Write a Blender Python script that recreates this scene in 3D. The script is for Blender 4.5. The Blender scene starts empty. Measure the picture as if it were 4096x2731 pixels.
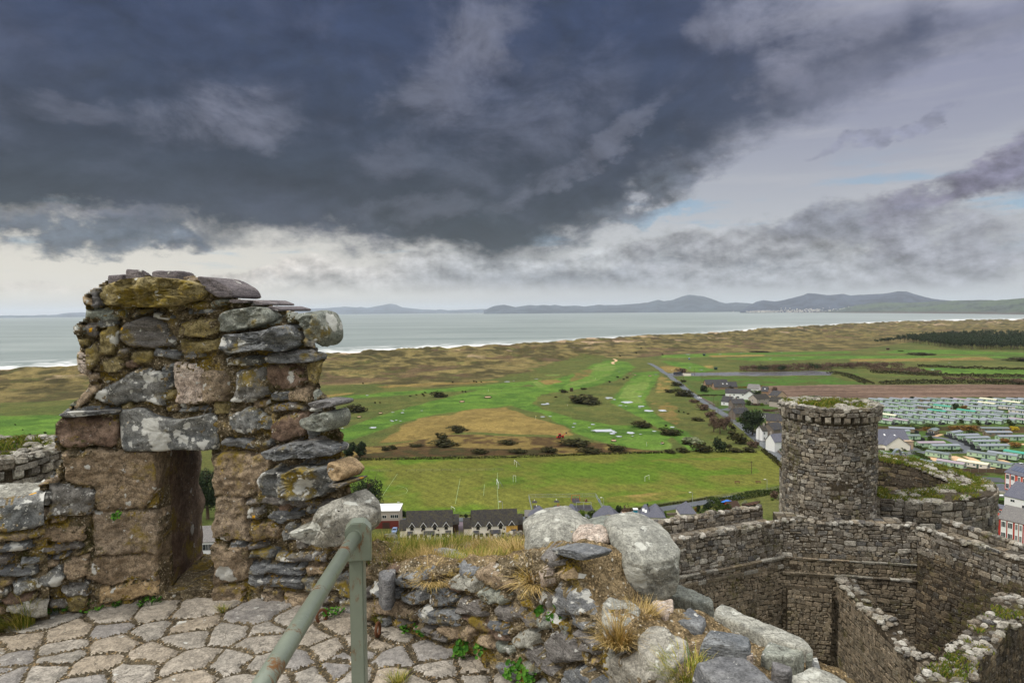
import bpy, bmesh, math, random
import numpy as np
from mathutils import Vector, Matrix, noise as mnoise
R = math.radians
rng = random.Random(7)
SC = bpy.context.scene
COL = SC.collection
FPX, PW, PH = 2700.0, 4096.0, 2731.0
EYE = 80.0
TH, PHI = math.atan(126 / 2700), math.atan(0.009)
_f = Vector((0, math.cos(TH), -math.sin(TH))); _u0 = Vector((0, math.sin(TH), math.cos(TH))); _r0 = Vector((1, 0, 0))
CR = math.cos(PHI) * _r0 - math.sin(PHI) * _u0
CU = math.sin(PHI) * _r0 + math.cos(PHI) * _u0
CF = _f
CAM = Vector((0, 0, EYE))
cd = bpy.data.cameras.new('camera'); cam = bpy.data.objects.new('camera', cd); COL.objects.link(cam)
cd.sensor_width = 36; cd.lens = FPX / PW * 36; cd.clip_start = 0.05; cd.clip_end = 200000
cam.matrix_world = Matrix(((CR.x, CU.x, -CF.x, 0), (CR.y, CU.y, -CF.y, 0), (CR.z, CU.z, -CF.z, EYE), (0, 0, 0, 1)))
SC.camera = cam
SC.view_settings.view_transform = 'Standard'; SC.view_settings.look = 'None'
SC.view_settings.gamma = 1; SC.view_settings.exposure = 0.3
try:
 SC.cycles.use_denoising = True
 SC.cycles.max_bounces = 6; SC.cycles.volume_bounces = 1; SC.cycles.diffuse_bounces = 3; SC.cycles.glossy_bounces = 2
except Exception: pass
def lin(r, g, b):
 f = lambda c: (c / 255 / 12.92) if c / 255 <= 0.04045 else ((c / 255 + 0.055) / 1.055) ** 2.4
 return (f(r), f(g), f(b), 1.0)
class NT:
 def __init__(s, nt): s.nt = nt; s.n = nt.nodes; s.l = nt.links
 def node(s, t, **k):
  n = s.n.new(t)
  for a, b in k.items(): setattr(n, a, b)
  return n
 def put(s, sock, v):
  if v is None: return
  if isinstance(v, bpy.types.NodeSocket): s.l.new(v, sock)
  elif isinstance(v, (tuple, list)) and len(v) == 3 and sock.type == 'RGBA': sock.default_value = (*v, 1)
  else: sock.default_value = v
 def math(s, op, a, b=None, c=None, clamp=False):
  n = s.node('ShaderNodeMath', operation=op); n.use_clamp = clamp
  s.put(n.inputs[0], a); s.put(n.inputs[1], b)
  if c is not None: s.put(n.inputs[2], c)
  return n.outputs[0]
 def vmath(s, op, a, b=None):
  n = s.node('ShaderNodeVectorMath', operation=op); s.put(n.inputs[0], a)
  if b is not None: s.put(n.inputs[1], b)
  return n.outputs[1] if op in ('DOT_PRODUCT', 'LENGTH', 'DISTANCE') else n.outputs[0]
 def mix(s, fac, a, b, mode='MIX'):
  n = s.node('ShaderNodeMix', data_type='RGBA', blend_type=mode); n.clamp_factor = True
  s.put(n.inputs[0], fac); s.put(n.inputs[6], a); s.put(n.inputs[7], b)
  return n.outputs[2]
 def step(s, x, a, b):
  n = s.node('ShaderNodeMapRange', interpolation_type='SMOOTHSTEP'); s.put(n.inputs[0], x)
  s.put(n.inputs[1], a); s.put(n.inputs[2], b); n.inputs[3].default_value = 0; n.inputs[4].default_value = 1
  return n.outputs[0]
 def noise(s, vec, scale, detail=4, rough=0.55, dist=0.0, col=False):
  n = s.node('ShaderNodeTexNoise'); s.put(n.inputs['Vector'], vec); n.inputs['Scale'].default_value = scale
  n.inputs['Detail'].default_value = detail; n.inputs['Roughness'].default_value = rough; n.inputs['Distortion'].default_value = dist
  return n.outputs[1] if col else n.outputs[0]
 def voro(s, vec, scale, feature='F1', rand=1.0, out=0):
  n = s.node('ShaderNodeTexVoronoi', feature=feature); s.put(n.inputs['Vector'], vec); n.inputs['Scale'].default_value = scale
  n.inputs['Randomness'].default_value = rand
  return n.outputs[out]
 def ramp(s, fac, stops, interp='LINEAR'):
  n = s.node('ShaderNodeValToRGB'); e = n.color_ramp.elements; n.color_ramp.interpolation = interp
  while len(e) < len(stops): e.new(0.5)
  for el, (p, c) in zip(e, stops): el.position = p; el.color = c if len(c) == 4 else (*c, 1)
  s.put(n.inputs[0], fac); return n.outputs[0]
 def sep(s, v):
  n = s.node('ShaderNodeSeparateXYZ'); s.put(n.inputs[0], v); return n.outputs
 def comb(s, x, y, z):
  n = s.node('ShaderNodeCombineXYZ')
  for i, v in enumerate((x, y, z)): s.put(n.inputs[i], v)
  return n.outputs[0]
 def curve(s, x, pts):
  n = s.node('ShaderNodeFloatCurve'); c = n.mapping.curves[0]; n.mapping.use_clip = False
  while len(c.points) < len(pts): c.points.new(0.5, 0.5)
  for p, (a, b) in zip(c.points, pts): p.location = (a, b)
  n.mapping.update(); s.put(n.inputs[1], x); return n.outputs[0]
def pxdir(u, v):
 return (CF + CR * ((u - PW / 2) / FPX) - CU * ((v - PH / 2) / FPX))
def azel(u, v):
 d = pxdir(u, v); return math.atan2(d.x, d.y), math.atan2(d.z, math.hypot(d.x, d.y))
def ground(u, v, z=0.0):
 d = pxdir(u, v); t = (z - EYE) / d.z
 return Vector((d.x * t, d.y * t, z))
def at(u, v, y):
 d = pxdir(u, v); return CAM + d * (y / d.y)
def proj(p):
 q = Vector(p) - CAM; w = q.dot(CF)
 return PW / 2 + FPX * q.dot(CR) / w, PH / 2 - FPX * q.dot(CU) / w
SUN_AZ, SUN_EL = R(-110), R(50)
world = bpy.data.worlds.new('World'); SC.world = world; world.use_nodes = True
try:
 world.cycles.sampling_method = 'MANUAL'; world.cycles.sample_map_resolution = 1024
except Exception: pass
def build_world():
 w = NT(world.node_tree)
 for n in list(w.n): w.n.remove(n)
 out = w.node('ShaderNodeOutputWorld'); bg = w.node('ShaderNodeBackground')
 w.l.new(bg.outputs[0], out.inputs[0])
 tc = w.node('ShaderNodeTexCoord'); dv = w.vmath('NORMALIZE', tc.outputs['Generated'])
 x, y, z = w.sep(dv)
 az = w.math('ARCTAN2', x, y); hyp = w.math('SQRT', w.math('ADD', w.math('MULTIPLY', x, x), w.math('MULTIPLY', y, y)))
 el = w.math('ARCTAN2', z, hyp)
 sky = w.node('ShaderNodeTexSky', sky_type='NISHITA'); sky.sun_disc = False; sky.sun_elevation = SUN_EL; sky.sun_rotation = SUN_AZ
 nish = w.mix(1.0, sky.outputs[0], (0.09, 0.09, 0.09), 'MULTIPLY')
 q = w.comb(az, w.math('MULTIPLY', el, 1.7), 0.0)
 wc = w.noise(q, 5.0, 6, 0.6, col=True)
 wx, wy, wz = w.sep(wc)
 wf = w.noise(w.vmath('ADD', q, (3.1, 1.7, 0.4)), 22.0, 5, 0.62, col=True)
 fx, fy, fz = w.sep(wf)
 def warp(a, amp, famp):
  return a
 azw = w.math('ADD', az, w.math('ADD', w.math('MULTIPLY', w.math('SUBTRACT', wx, 0.5), 0.24), w.math('MULTIPLY', w.math('SUBTRACT', fx, 0.5), 0.07)))
 elw = w.math('ADD', el, w.math('ADD', w.math('MULTIPLY', w.math('SUBTRACT', wy, 0.5), 0.10), w.math('MULTIPLY', w.math('SUBTRACT', fy, 0.5), 0.045)))
 A0, A1 = -0.85, 0.85
 an = w.math('DIVIDE', w.math('SUBTRACT', azw, A0), A1 - A0)
 def edge(pts):
  r = []
  for u, v in pts:
   a, e = azel(u, v); r.append(((a - A0) / (A1 - A0), e))
  return w.curve(an, r)
 def blob(u, v, ru, rv, rot=0.0, soft=0.5):
  a, e = azel(u, v); c, s_ = math.cos(rot), math.sin(rot)
  da = w.math('SUBTRACT', azw, a); de = w.math('SUBTRACT', elw, e)
  p = w.math('DIVIDE', w.math('ADD', w.math('MULTIPLY', da, c), w.math('MULTIPLY', de, s_)), ru / FPX)
  r = w.math('DIVIDE', w.math('SUBTRACT', w.math('MULTIPLY', de, c), w.math('MULTIPLY', da, s_)), rv / FPX)
  d2 = w.math('ADD', w.math('MULTIPLY', p, p), w.math('MULTIPLY', r, r))
  return w.step(d2, 1.0 + soft, max(0.0, 1.0 - soft))
 big = w.noise(q, 3.2, 5, 0.55); mid = w.noise(w.vmath('ADD', q, (5, 2, 0)), 9.0, 6, 0.6)
 streak = w.noise(w.comb(w.math('MULTIPLY', az, 3.0), w.math('MULTIPLY', el, 26.0), 0.3), 1.5, 5, 0.55)
 n_a = w.noise(w.vmath('ADD', q, (.02, 0, .1)), 7.5, 9, .62, .3); n_b = w.noise(w.vmath('ADD', q, (.034, .03, .1)), 7.5, 9, .62, .3); lit = w.math('MULTIPLY', w.math('SUBTRACT', n_a, n_b), 1.3)
 p_a = w.noise(w.comb(az, w.math('MULTIPLY', el, 1.5), 2.0), 15.0, 9, .6); p_b = w.noise(w.comb(w.math('ADD', az, .006), w.math('ADD', w.math('MULTIPLY', el, 1.5), .016), 2.0), 15.0, 9, .6); plit = w.math('MULTIPLY', w.math('SUBTRACT', p_a, p_b), 3.0)
 lo = w.mix(w.step(az, -0.55, 0.35), lin(226, 221, 208), lin(196, 200, 203))
 hi = w.mix(w.step(az, -0.2, 0.6), lin(152, 160, 176), lin(146, 150, 172))
 base = w.mix(w.step(el, 0.02, 0.30), lo, hi)
 base = w.mix(w.math('MULTIPLY', w.step(streak, 0.42, 0.68), 0.16), base, lin(214, 212, 208))
 band = w.math('MULTIPLY', w.step(el, 0.035, 0.10), w.step(el, 0.21, 0.14))
 gap = w.math('MULTIPLY', band, w.step(w.noise(w.comb(w.math('MULTIPLY', az, 5.0), w.math('MULTIPLY', el, 30.0), 1.3), 1.0, 5, 0.6), 0.53, 0.66))
 gap = w.math('MAXIMUM', gap, w.math('MULTIPLY', blob(2640, 870, 160, 26, 0.12, 0.9), 0.9))
 blue = w.mix(0.35, lin(140, 182, 214), nish)
 base = w.mix(w.math('MULTIPLY', gap, 0.7), base, blue)
 cum = w.math('ADD', w.math('MULTIPLY', p_a, 0.8), w.math('MULTIPLY', fz, 0.2))
 ctop = edge([(-400, 1160), (0, 1110), (250, 1085), (420, 1080), (700, 1130), (1000, 1090), (1250, 1010), (1500, 1040), (1800, 1000), (2100, 1010), (2450, 980), (2650, 930), (2950, 930), (3300, 960), (3600, 930), (3850, 950), (4000, 1050), (4096, 1120), (4500, 1100)])
 cm = w.math('MULTIPLY', w.step(w.math('SUBTRACT', ctop, elw), -0.004, 0.012), w.step(el, 0.012, 0.05))
 cm = w.math('MULTIPLY', cm, w.step(w.math('ADD', cum, w.math('MULTIPLY', w.step(az, -0.5, -0.1), 0.12)), 0.36, 0.50))
 shade = w.step(w.math('SUBTRACT', ctop, w.math('ADD', elw, w.math('MULTIPLY', w.math('SUBTRACT', fz, 0.5), 0.05))), 0.0, 0.05)
 ccol = w.mix(shade, w.mix(w.step(az, -0.5, 0.0), lin(222, 213, 203), lin(180, 183, 186)), w.mix(w.step(az, -0.5, 0.1), lin(205, 203, 198), lin(138, 144, 154)))
 pk = w.math('ADD', 1.0, plit, clamp=False); ccol = w.mix(1.0, ccol, w.comb(pk, pk, pk), 'MULTIPLY')
 base = w.mix(w.math('MULTIPLY', cm, 0.9), base, ccol)
 for (u, v, ru, rv, rot, c, k) in [(3290, 885, 165, 62, 0.1, (124, 128, 140), .9), (3200, 925, 230, 40, 0.0, (140, 144, 154), .7), (3700, 830, 190, 70, 0.5, (122, 122, 140), .9), (3960, 700, 150, 60, 0.45, (124, 122, 142), .9), (4200, 620, 200, 70, .4, (120, 120, 140), .9),
          (3760, 990, 260, 90, 0.0, (150, 153, 163), .9), (3560, 540, 150, 22, .2, (134, 138, 160), .6), (2900, 1010, 330, 60, 0, (158, 160, 166), .8), (715, 958, 62, 36, -.25, (112, 118, 130), .95), (620, 945, 30, 26, 0, (140, 146, 156), .8),
          (2560, 700, 330, 95, 0.35, (112, 118, 134), .9), (2350, 830, 300, 110, 0.25, (92, 100, 112), .95), (3060, 1090, 500, 60, 0, (164, 167, 172), .7), (250, 900, 420, 50, -.03, (92, 103, 116), .95)]:
  base = w.mix(w.math('MULTIPLY', w.math('MULTIPLY', blob(u, v, ru * 1.12, rv * 1.12, rot, 0.8), w.step(p_a, .30, .50)), k), base, w.mix(1.0, lin(*c), w.comb(pk, pk, pk), 'MULTIPLY'))
 e1 = edge([(-500, 840), (0, 815), (350, 850), (700, 890), (1050, 925), (1400, 985), (1800, 1005), (2150, 1000), (2400, 900), (2500, 800), (2700, 700), (2900, 600), (3100, 520), (3350, 440), (3600, 360), (3900, 250), (4200, 150), (4600, 60)])
 d1 = w.math('SUBTRACT', elw, e1)
 e2 = edge([(-500, -900), (2000, -800), (2500, -420), (2900, -150), (3150, 30), (3400, 70), (3650, -10), (3900, 60), (4200, -20), (4600, -20)])
 bank = w.math('MULTIPLY', w.step(w.math('ADD', d1, w.math('MULTIPLY', w.math('SUBTRACT', n_a, .5), .085)), -0.02, w.mix(w.step(az, -0.1, 0.25), (0.022, 0.022, 0.022), (0.06, 0.06, 0.06))), w.step(w.math('SUBTRACT', elw, e2), 0.03, -0.05))
 dcol = w.mix(w.step(el, 0.08, 0.42), lin(55, 64, 73), lin(58, 71, 100))
 dcol = w.mix(w.math('MULTIPLY', w.step(big, 0.46, 0.72), 0.4), dcol, lin(94, 101, 126))
 dcol = w.mix(w.math('MULTIPLY', w.step(mid, 0.5, 0.78), 0.25), dcol, lin(106, 110, 130))
 dcol = w.mix(w.math('MULTIPLY', w.step(mid, 0.5, 0.25), 0.45), dcol, lin(54, 63, 76))
 for (u, v, ru, rv, rot, k) in [(920, 455, 190, 90, 0.1, .55), (230, 410, 190, 40, 0, .3), (2120, 480, 330, 130, 0.45, .25), (1800, 330, 200, 120, .7, .45), (2350, 620, 330, 38, 0.55, .4), (1650, 850, 230, 45, .1, .25), (1540, 640, 120, 50, .2, .2), (1900, 60, 180, 90, .2, .45), (3300, 160, 190, 120, .3, .9), (3050, 60, 150, 70, 0, .6), (60, 850, 260, 22, 0, .5)]:
  dcol = w.mix(w.math('MULTIPLY', w.math('MULTIPLY', blob(u, v, ru * 1.2, rv * 1.2, rot, 0.97), w.step(n_a, .3, .6)), k), dcol, lin(130, 133, 150))
 dk = w.math('ADD', 1.0, lit); dcol = w.mix(1.0, dcol, w.comb(dk, dk, dk), 'MULTIPLY')
 rightness = w.step(az, 0.15, 0.6)
 dcol = w.mix(w.math('MULTIPLY', rightness, 0.5), dcol, lin(106, 110, 130))
 col = w.mix(bank, base, dcol)
 col = w.mix(w.step(el, 0.035, -0.005), col, w.mix(w.step(az, -0.5, 0.3), lin(214, 212, 203), lin(186, 192, 194)))
 col = w.mix(1.0, col, (.81, .81, .81), 'MULTIPLY')
 rest = w.mix(w.step(big, 0.3, 0.5), nish, (1.0, 0.99, 0.97))
 side = w.math('MAXIMUM', w.step(w.math('ABSOLUTE', az), 0.85, 1.5), w.step(el, 0.55, 0.85))
 zen = w.math('ADD', 0.58, w.math('MULTIPLY', w.step(el, 0.35, 0.95), 1.15)); rest = w.mix(1.0, rest, w.comb(zen, zen, zen), 'MULTIPLY')
 col = w.mix(side, col, rest)
 w.l.new(col, bg.inputs[0]); bg.inputs[1].default_value = 1.0
build_world()
sl = bpy.data.lights.new('sun', 'SUN'); sl.energy = 1.5; sl.angle = R(10); sl.color = (1.0, 0.95, 0.87)
so = bpy.data.objects.new('sun', sl); COL.objects.link(so)
sd = Vector((math.sin(SUN_AZ) * math.cos(SUN_EL), math.cos(SUN_AZ) * math.cos(SUN_EL), math.sin(SUN_EL)))
so.rotation_euler = sd.to_track_quat('Z', 'Y').to_euler(); so.location = (-40, -40, 140)
class MB:
 def __init__(s): s.v = []; s.f = []; s.m = []; s.c = []
 def add(s, vs, fs, m=0, c=0.5):
  o = len(s.v); s.v.extend(tuple(p) for p in vs)
  for f in fs:
   s.f.append(tuple(i + o for i in f)); s.m.append(m); s.c.append(c)
 def hexa(s, p, m=0, c=0.5):
  s.add(p, [(3, 2, 1, 0), (4, 5, 6, 7), (0, 1, 5, 4), (1, 2, 6, 5), (2, 3, 7, 6), (3, 0, 4, 7)], m, c)
 def box(s, cx, cy, z0, sx, sy, sz, rot=0.0, m=0, c=0.5):
  ca, sa = math.cos(rot), math.sin(rot)
  q = [(cx + ca * a * sx / 2 - sa * b * sy / 2, cy + sa * a * sx / 2 + ca * b * sy / 2) for a, b in ((-1, -1), (1, -1), (1, 1), (-1, 1))]
  s.hexa([(a, b, z0) for a, b in q] + [(a, b, z0 + sz) for a, b in q], m, c)
 def tube(s, a, b, r0, r1=None, n=8, m=0, c=0.5, cap=True):
  a, b = Vector(a), Vector(b); r1 = r0 if r1 is None else r1
  d = (b - a).normalized(); e = d.orthogonal().normalized(); g = d.cross(e)
  vs = [a + (e * math.cos(2 * math.pi * i / n) + g * math.sin(2 * math.pi * i / n)) * r0 for i in range(n)] + [b + (e * math.cos(2 * math.pi * i / n) + g * math.sin(2 * math.pi * i / n)) * r1 for i in range(n)]
  fs = [(i, (i + 1) % n, n + (i + 1) % n, n + i) for i in range(n)]
  if cap: fs += [tuple(range(n - 1, -1, -1)), tuple(range(n, 2 * n))]
  s.add(vs, fs, m, c)
 def prism(s, pts, z0, z1, m=0, c=0.5):
  n = len(pts)
  s.add([(x, y, z0) for x, y in pts] + [(x, y, z1) for x, y in pts], [tuple(range(n - 1, -1, -1)), tuple(range(n, 2 * n))] + [(i, (i + 1) % n, n + (i + 1) % n, n + i) for i in range(n)], m, c)
 def build(s, name, mats, parent=None, origin=None, smooth=False):
  me = bpy.data.meshes.new(name)
  v = np.array(s.v, dtype=np.float64).reshape(-1, 3)
  if origin is not None: v = v - np.array(origin)[None, :]
  me.from_pydata(v.tolist(), [], s.f)
  for m in (mats if isinstance(mats, (list, tuple)) else [mats]): me.materials.append(m)
  if any(s.m): me.polygons.foreach_set('material_index', s.m)
  at_ = me.attributes.new('rnd', 'FLOAT', 'FACE'); at_.data.foreach_set('value', s.c)
  if smooth: me.polygons.foreach_set('use_smooth', [True] * len(s.f))
  o = bpy.data.objects.new(name, me); COL.objects.link(o)
  if parent is not None: o.parent = parent
  elif origin is not None: o.location = origin
  return o
def raw_mesh(name, v, f, mats, smooth=False, cols=None, parent=None, origin=None, fc=None, midx=None):
 v = np.asarray(v, dtype=np.float32); f = np.asarray(f, dtype=np.int32)
 if origin is not None: v = v - np.array(origin, dtype=np.float32)[None, :]
 k = f.shape[1]
 me = bpy.data.meshes.new(name); me.vertices.add(len(v)); me.vertices.foreach_set('co', v.ravel())
 me.loops.add(f.size); me.loops.foreach_set('vertex_index', f.ravel())
 me.polygons.add(len(f)); me.polygons.foreach_set('loop_start', np.arange(0, f.size, k, dtype=np.int32))
 for m in (mats if isinstance(mats, (list, tuple)) else [mats]): me.materials.append(m)
 if midx is not None: me.polygons.foreach_set('material_index', np.asarray(midx, dtype=np.int32))
 if cols is not None:
  a = me.color_attributes.new('alb', 'FLOAT_COLOR', 'POINT')
  a.data.foreach_set('color', np.concatenate([cols, np.ones((len(cols), 1))], 1).astype(np.float32).ravel())
 if fc is not None:
  a = me.attributes.new('rnd', 'FLOAT', 'FACE'); a.data.foreach_set('value', np.asarray(fc, dtype=np.float32))
 if smooth: me.polygons.foreach_set('use_smooth', np.ones(len(f), dtype=bool))
 me.update(calc_edges=True); me.validate()
 o = bpy.data.objects.new(name, me); COL.objects.link(o)
 if parent is not None: o.parent = parent
 elif origin is not None: o.location = origin
 return o
def tag(o, label=None, cat=None, group=None, kind=None):
 if label: o['label'] = label
 if cat: o['category'] = cat
 if group: o['group'] = group
 if kind: o['kind'] = kind
 return o
def empty(name, loc, label, cat, group=None, rz=0.0):
 o = bpy.data.objects.new(name, None); COL.objects.link(o); o.location = loc; o.rotation_euler = (0, 0, rz); o.empty_display_size = 0.2
 return tag(o, label, cat, group)
def copy_tree(o, loc, rz=0.0, label=None, scale=None, parent=None):
 c = o.copy(); COL.objects.link(c)
 if parent is None:
  c.location = loc; c.rotation_euler = (0, 0, rz)
  if label: c['label'] = label
  if scale is not None: c.scale = (scale,) * 3 if isinstance(scale, (int, float)) else scale
 else: c.parent = parent
 for ch in list(o.children): copy_tree(ch, None, parent=c)
 return c
def _hash(ix, iy, seed):
 h = (ix.astype(np.int64) * 374761393 + iy.astype(np.int64) * 668265263 + seed * 1442695041) & 0xFFFFFFFF
 h = ((h ^ (h >> 13)) * 1274126177) & 0xFFFFFFFF
 return ((h ^ (h >> 16)) & 0xFFFF) / 65535.0
def vnoise(x, y, seed=0):
 ix, iy = np.floor(x), np.floor(y); fx, fy = x - ix, y - iy
 fx = fx * fx * fx * (fx * (fx * 6 - 15) + 10); fy = fy * fy * fy * (fy * (fy * 6 - 15) + 10)
 a, b = _hash(ix, iy, seed), _hash(ix + 1, iy, seed); c, d = _hash(ix, iy + 1, seed), _hash(ix + 1, iy + 1, seed)
 return (a * (1 - fx) + b * fx) * (1 - fy) + (c * (1 - fx) + d * fx) * fy
def fbm(x, y, oct=4, seed=0, gain=0.5):
 s, a, t = 0, 1.0, 0
 for i in range(oct):
  s = s + a * vnoise(x * 2 ** i + 17.3 * i, y * 2 ** i - 9.1 * i, seed + i); t += a; a *= gain
 return s / t
def ss(x, a, b):
 t = np.clip((x - a) / (b - a), 0, 1); return t * t * (3 - 2 * t)
def inpoly(x, y, poly):
 p = np.asarray(poly, dtype=float); r = np.zeros(x.shape, bool); n = len(p); j = n - 1
 for i in range(n):
  xi, yi, xj, yj = p[i, 0], p[i, 1], p[j, 0], p[j, 1]
  if yi != yj:
   r ^= ((yi > y) != (yj > y)) & (x < (xj - xi) * (y - yi) / (yj - yi) + xi)
  j = i
 return r
def new_mat(name):
 m = bpy.data.materials.new(name); m.use_nodes = True
 w = NT(m.node_tree); b = w.n.get('Principled BSDF') or w.node('ShaderNodeBsdfPrincipled')
 return m, w, b
def bump(w, b, h, strength=0.4, dist=0.02):
 n = w.node('ShaderNodeBump'); n.inputs['Strength'].default_value = strength; n.inputs['Distance'].default_value = dist
 w.put(n.inputs['Height'], h); w.l.new(n.outputs[0], b.inputs['Normal'])
def plain(name, c, rough=0.7, var=0.15, scale=3.0, metal=0.0, spec=0.3):
 m, w, b = new_mat(name); tc = w.node('ShaderNodeTexCoord').outputs['Object']
 n = w.noise(tc, scale, 5, 0.6)
 k = w.math('ADD', w.math('MULTIPLY', w.math('SUBTRACT', n, 0.5), 2 * var), 1.0)
 w.put(b.inputs['Base Color'], w.mix(1.0, lin(*c), w.comb(k, k, k), 'MULTIPLY'))
 b.inputs['Roughness'].default_value = rough; b.inputs['Metallic'].default_value = metal; b.inputs['Specular IOR Level'].default_value = spec
 return m
def rnd(w):
 a = w.node('ShaderNodeAttribute'); a.attribute_name = 'rnd'; return a.outputs['Fac']
def stone_mat(name, c1, c2, c3, white=0.3, yellow=0.08, moss=0.0, speck=0.42, rough=0.85, wcol=(206, 205, 198), scale=1.0, bstr=0.6, foliated=False, orange=0.06):
 m, w, b = new_mat(name); tc = w.node('ShaderNodeTexCoord').outputs['Object']; r = rnd(w)
 p = w.vmath('ADD', tc, w.comb(w.math('MULTIPLY', r, 37.0), w.math('MULTIPLY', r, 11.0), 0.0))
 if foliated: p2 = w.vmath('MULTIPLY', p, (1.0, 1.0, 4.0))
 else: p2 = p
 n1 = w.noise(p2, 7 * scale, 6, 0.62, 0.4); n2 = w.noise(p2, 38 * scale, 5, 0.6); n3 = w.noise(p, 150 * scale, 3, 0.6)
 col = w.mix(w.step(n1, 0.35, 0.65), lin(*c1), lin(*c2))
 col = w.mix(w.math('MULTIPLY', w.step(r, 0.25, 0.9), 0.7), col, lin(*c3))
 nn = w.step(w.math('ADD', w.math('MULTIPLY', n2, .5), w.math('MULTIPLY', n3, .5)), .34, .66); k = w.math('ADD', 1.0 - speck * 1.25, w.math('MULTIPLY', nn, 2.2 * speck))
 col = w.mix(1.0, col, w.comb(k, k, k), 'MULTIPLY')
 pit = w.math('MULTIPLY', w.step(w.noise(p, 23, 6, .75), .56, .66), w.step(n1, .3, .6)); col = w.mix(w.math('MULTIPLY', pit, .55), col, lin(58, 54, 46))
 ck = w.math('MULTIPLY', w.step(w.voro(w.vmath('ADD', p2, w.vmath('MULTIPLY', w.noise(p, 9, 3, .6, col=True), (.12, .12, .12))), 5.5, 'DISTANCE_TO_EDGE'), .018, .004), w.step(n1, .45, .6)); col = w.mix(w.math('MULTIPLY', ck, .6), col, lin(44, 40, 34))
 if moss > 0:
  g = w.math('MULTIPLY', w.step(w.noise(p, 4.5, 6, 0.65), 0.62 - 0.25 * moss, 0.74 - 0.25 * moss), w.step(n2, 0.3, 0.55))
  col = w.mix(g, col, w.mix(n3, lin(96, 84, 30), lin(150, 128, 52)))
 wv = w.vmath('ADD', p, w.vmath('MULTIPLY', w.vmath('SUBTRACT', w.noise(p, 45, 4, 0.7, col=True), (0.5, 0.5, 0.5)), (0.05, 0.05, 0.05)))
 wv = w.vmath('ADD', wv, w.vmath('MULTIPLY', w.vmath('SUBTRACT', w.noise(p, 13, 2, 0.5, col=True), (0.5, 0.5, 0.5)), (0.07, 0.07, 0.07)))
 lich = None
 for sc, ra, am in ((7.5, 0.47, white), (20, 0.36, white * 0.85), (52, 0.30, white * 0.6)):
  d = w.voro(wv, sc); cc = w.sep(w.voro(wv, sc, out=1))
  has = w.math('GREATER_THAN', cc[0], 1 - am)
  rad = w.math('MULTIPLY', w.math('ADD', 0.35, w.math('MULTIPLY', cc[1], 0.65)), ra)
  q = w.math('MULTIPLY', has, w.step(d, rad, w.math('MULTIPLY', rad, 0.82)))
  lich = q if lich is None else w.math('MAXIMUM', lich, q)
 lich = w.math('MULTIPLY', lich, w.step(n3, 0.12, 0.36))
 wl = w.mix(n2, w.mix(0.35, lin(*wcol), lin(150, 152, 142)), lin(*wcol))
 col = w.mix(w.math('MULTIPLY', lich, 0.92), col, wl)
 if yellow > 0:
  y = w.math('MULTIPLY', w.step(w.noise(p, 11, 5, 0.7), 0.70 - yellow, 0.76 - yellow), w.step(n3, 0.4, 0.6))
  col = w.mix(y, col, w.mix(n2, lin(150, 128, 48), lin(196, 170, 90)))
 if orange > 0:
  d = w.voro(wv, 15); cc = w.sep(w.voro(wv, 15, out=1))
  o = w.math('MULTIPLY', w.math('GREATER_THAN', cc[2], 1 - orange), w.step(d, 0.22, 0.17))
  col = w.mix(o, col, lin(214, 160, 32))
 w.put(b.inputs['Base Color'], col); b.inputs['Roughness'].default_value = rough; b.inputs['Specular IOR Level'].default_value = 0.25
 h = w.math('ADD', w.math('MULTIPLY', n2, 0.55), w.math('ADD', w.math('MULTIPLY', n3, 0.22), w.math('ADD', w.math('MULTIPLY', lich, 0.12), n1)))
 bump(w, b, h, bstr, 0.022 / scale)
 return m
M = {}
M['slate'] = stone_mat('slate_stone', (94, 96, 98), (130, 132, 132), (116, 108, 100), white=.45, yellow=.05, foliated=True, bstr=.7, moss=.3)
M['slate_clean'] = stone_mat('clean_slate', (88, 92, 96), (128, 130, 130), (112, 108, 106), white=.12, yellow=.03, foliated=True, orange=0)
M['granite'] = stone_mat('brown_granite', (118, 102, 82), (158, 140, 116), (136, 122, 104), white=.16, yellow=.06, speck=.5, bstr=.8, orange=.02, moss=.3)
M['tan'] = stone_mat('tan_granite', (150, 126, 92), (176, 152, 116), (160, 142, 116), white=.12, yellow=.08, speck=.4, orange=.0)
M['pink'] = stone_mat('pink_granite', (164, 148, 134), (196, 182, 168), (150, 140, 132), white=.3, yellow=.02, speck=.55, orange=0)
M['lichen'] = stone_mat('lichened_stone', (96, 98, 97), (128, 128, 124), (112, 106, 98), white=.97, yellow=.03, bstr=.5, orange=.03, moss=.3)
M['pale'] = stone_mat('pale_boulder_stone', (128, 128, 120), (164, 163, 152), (148, 142, 130), white=.45, yellow=.02, speck=.4, wcol=(200, 200, 190), bstr=.7, orange=.0)
M['green'] = stone_mat('grey_green_stone', (110, 116, 108), (148, 150, 138), (128, 130, 122), white=.35, yellow=.04, bstr=.8, orange=.0, moss=.3)
M['mossrock'] = stone_mat('mossy_rock', (120, 108, 72), (160, 146, 104), (134, 122, 88), white=.14, yellow=.12, moss=.55, speck=.45, bstr=.9, orange=.0)
M['purple'] = stone_mat('purple_slate', (94, 88, 90), (126, 118, 118), (108, 102, 104), white=.08, yellow=.03, foliated=True, orange=.0)
M['dark'] = stone_mat('dark_brown_stone', (94, 76, 64), (130, 110, 94), (108, 94, 82), white=.18, yellow=.05, orange=.0, moss=.3)
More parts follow.
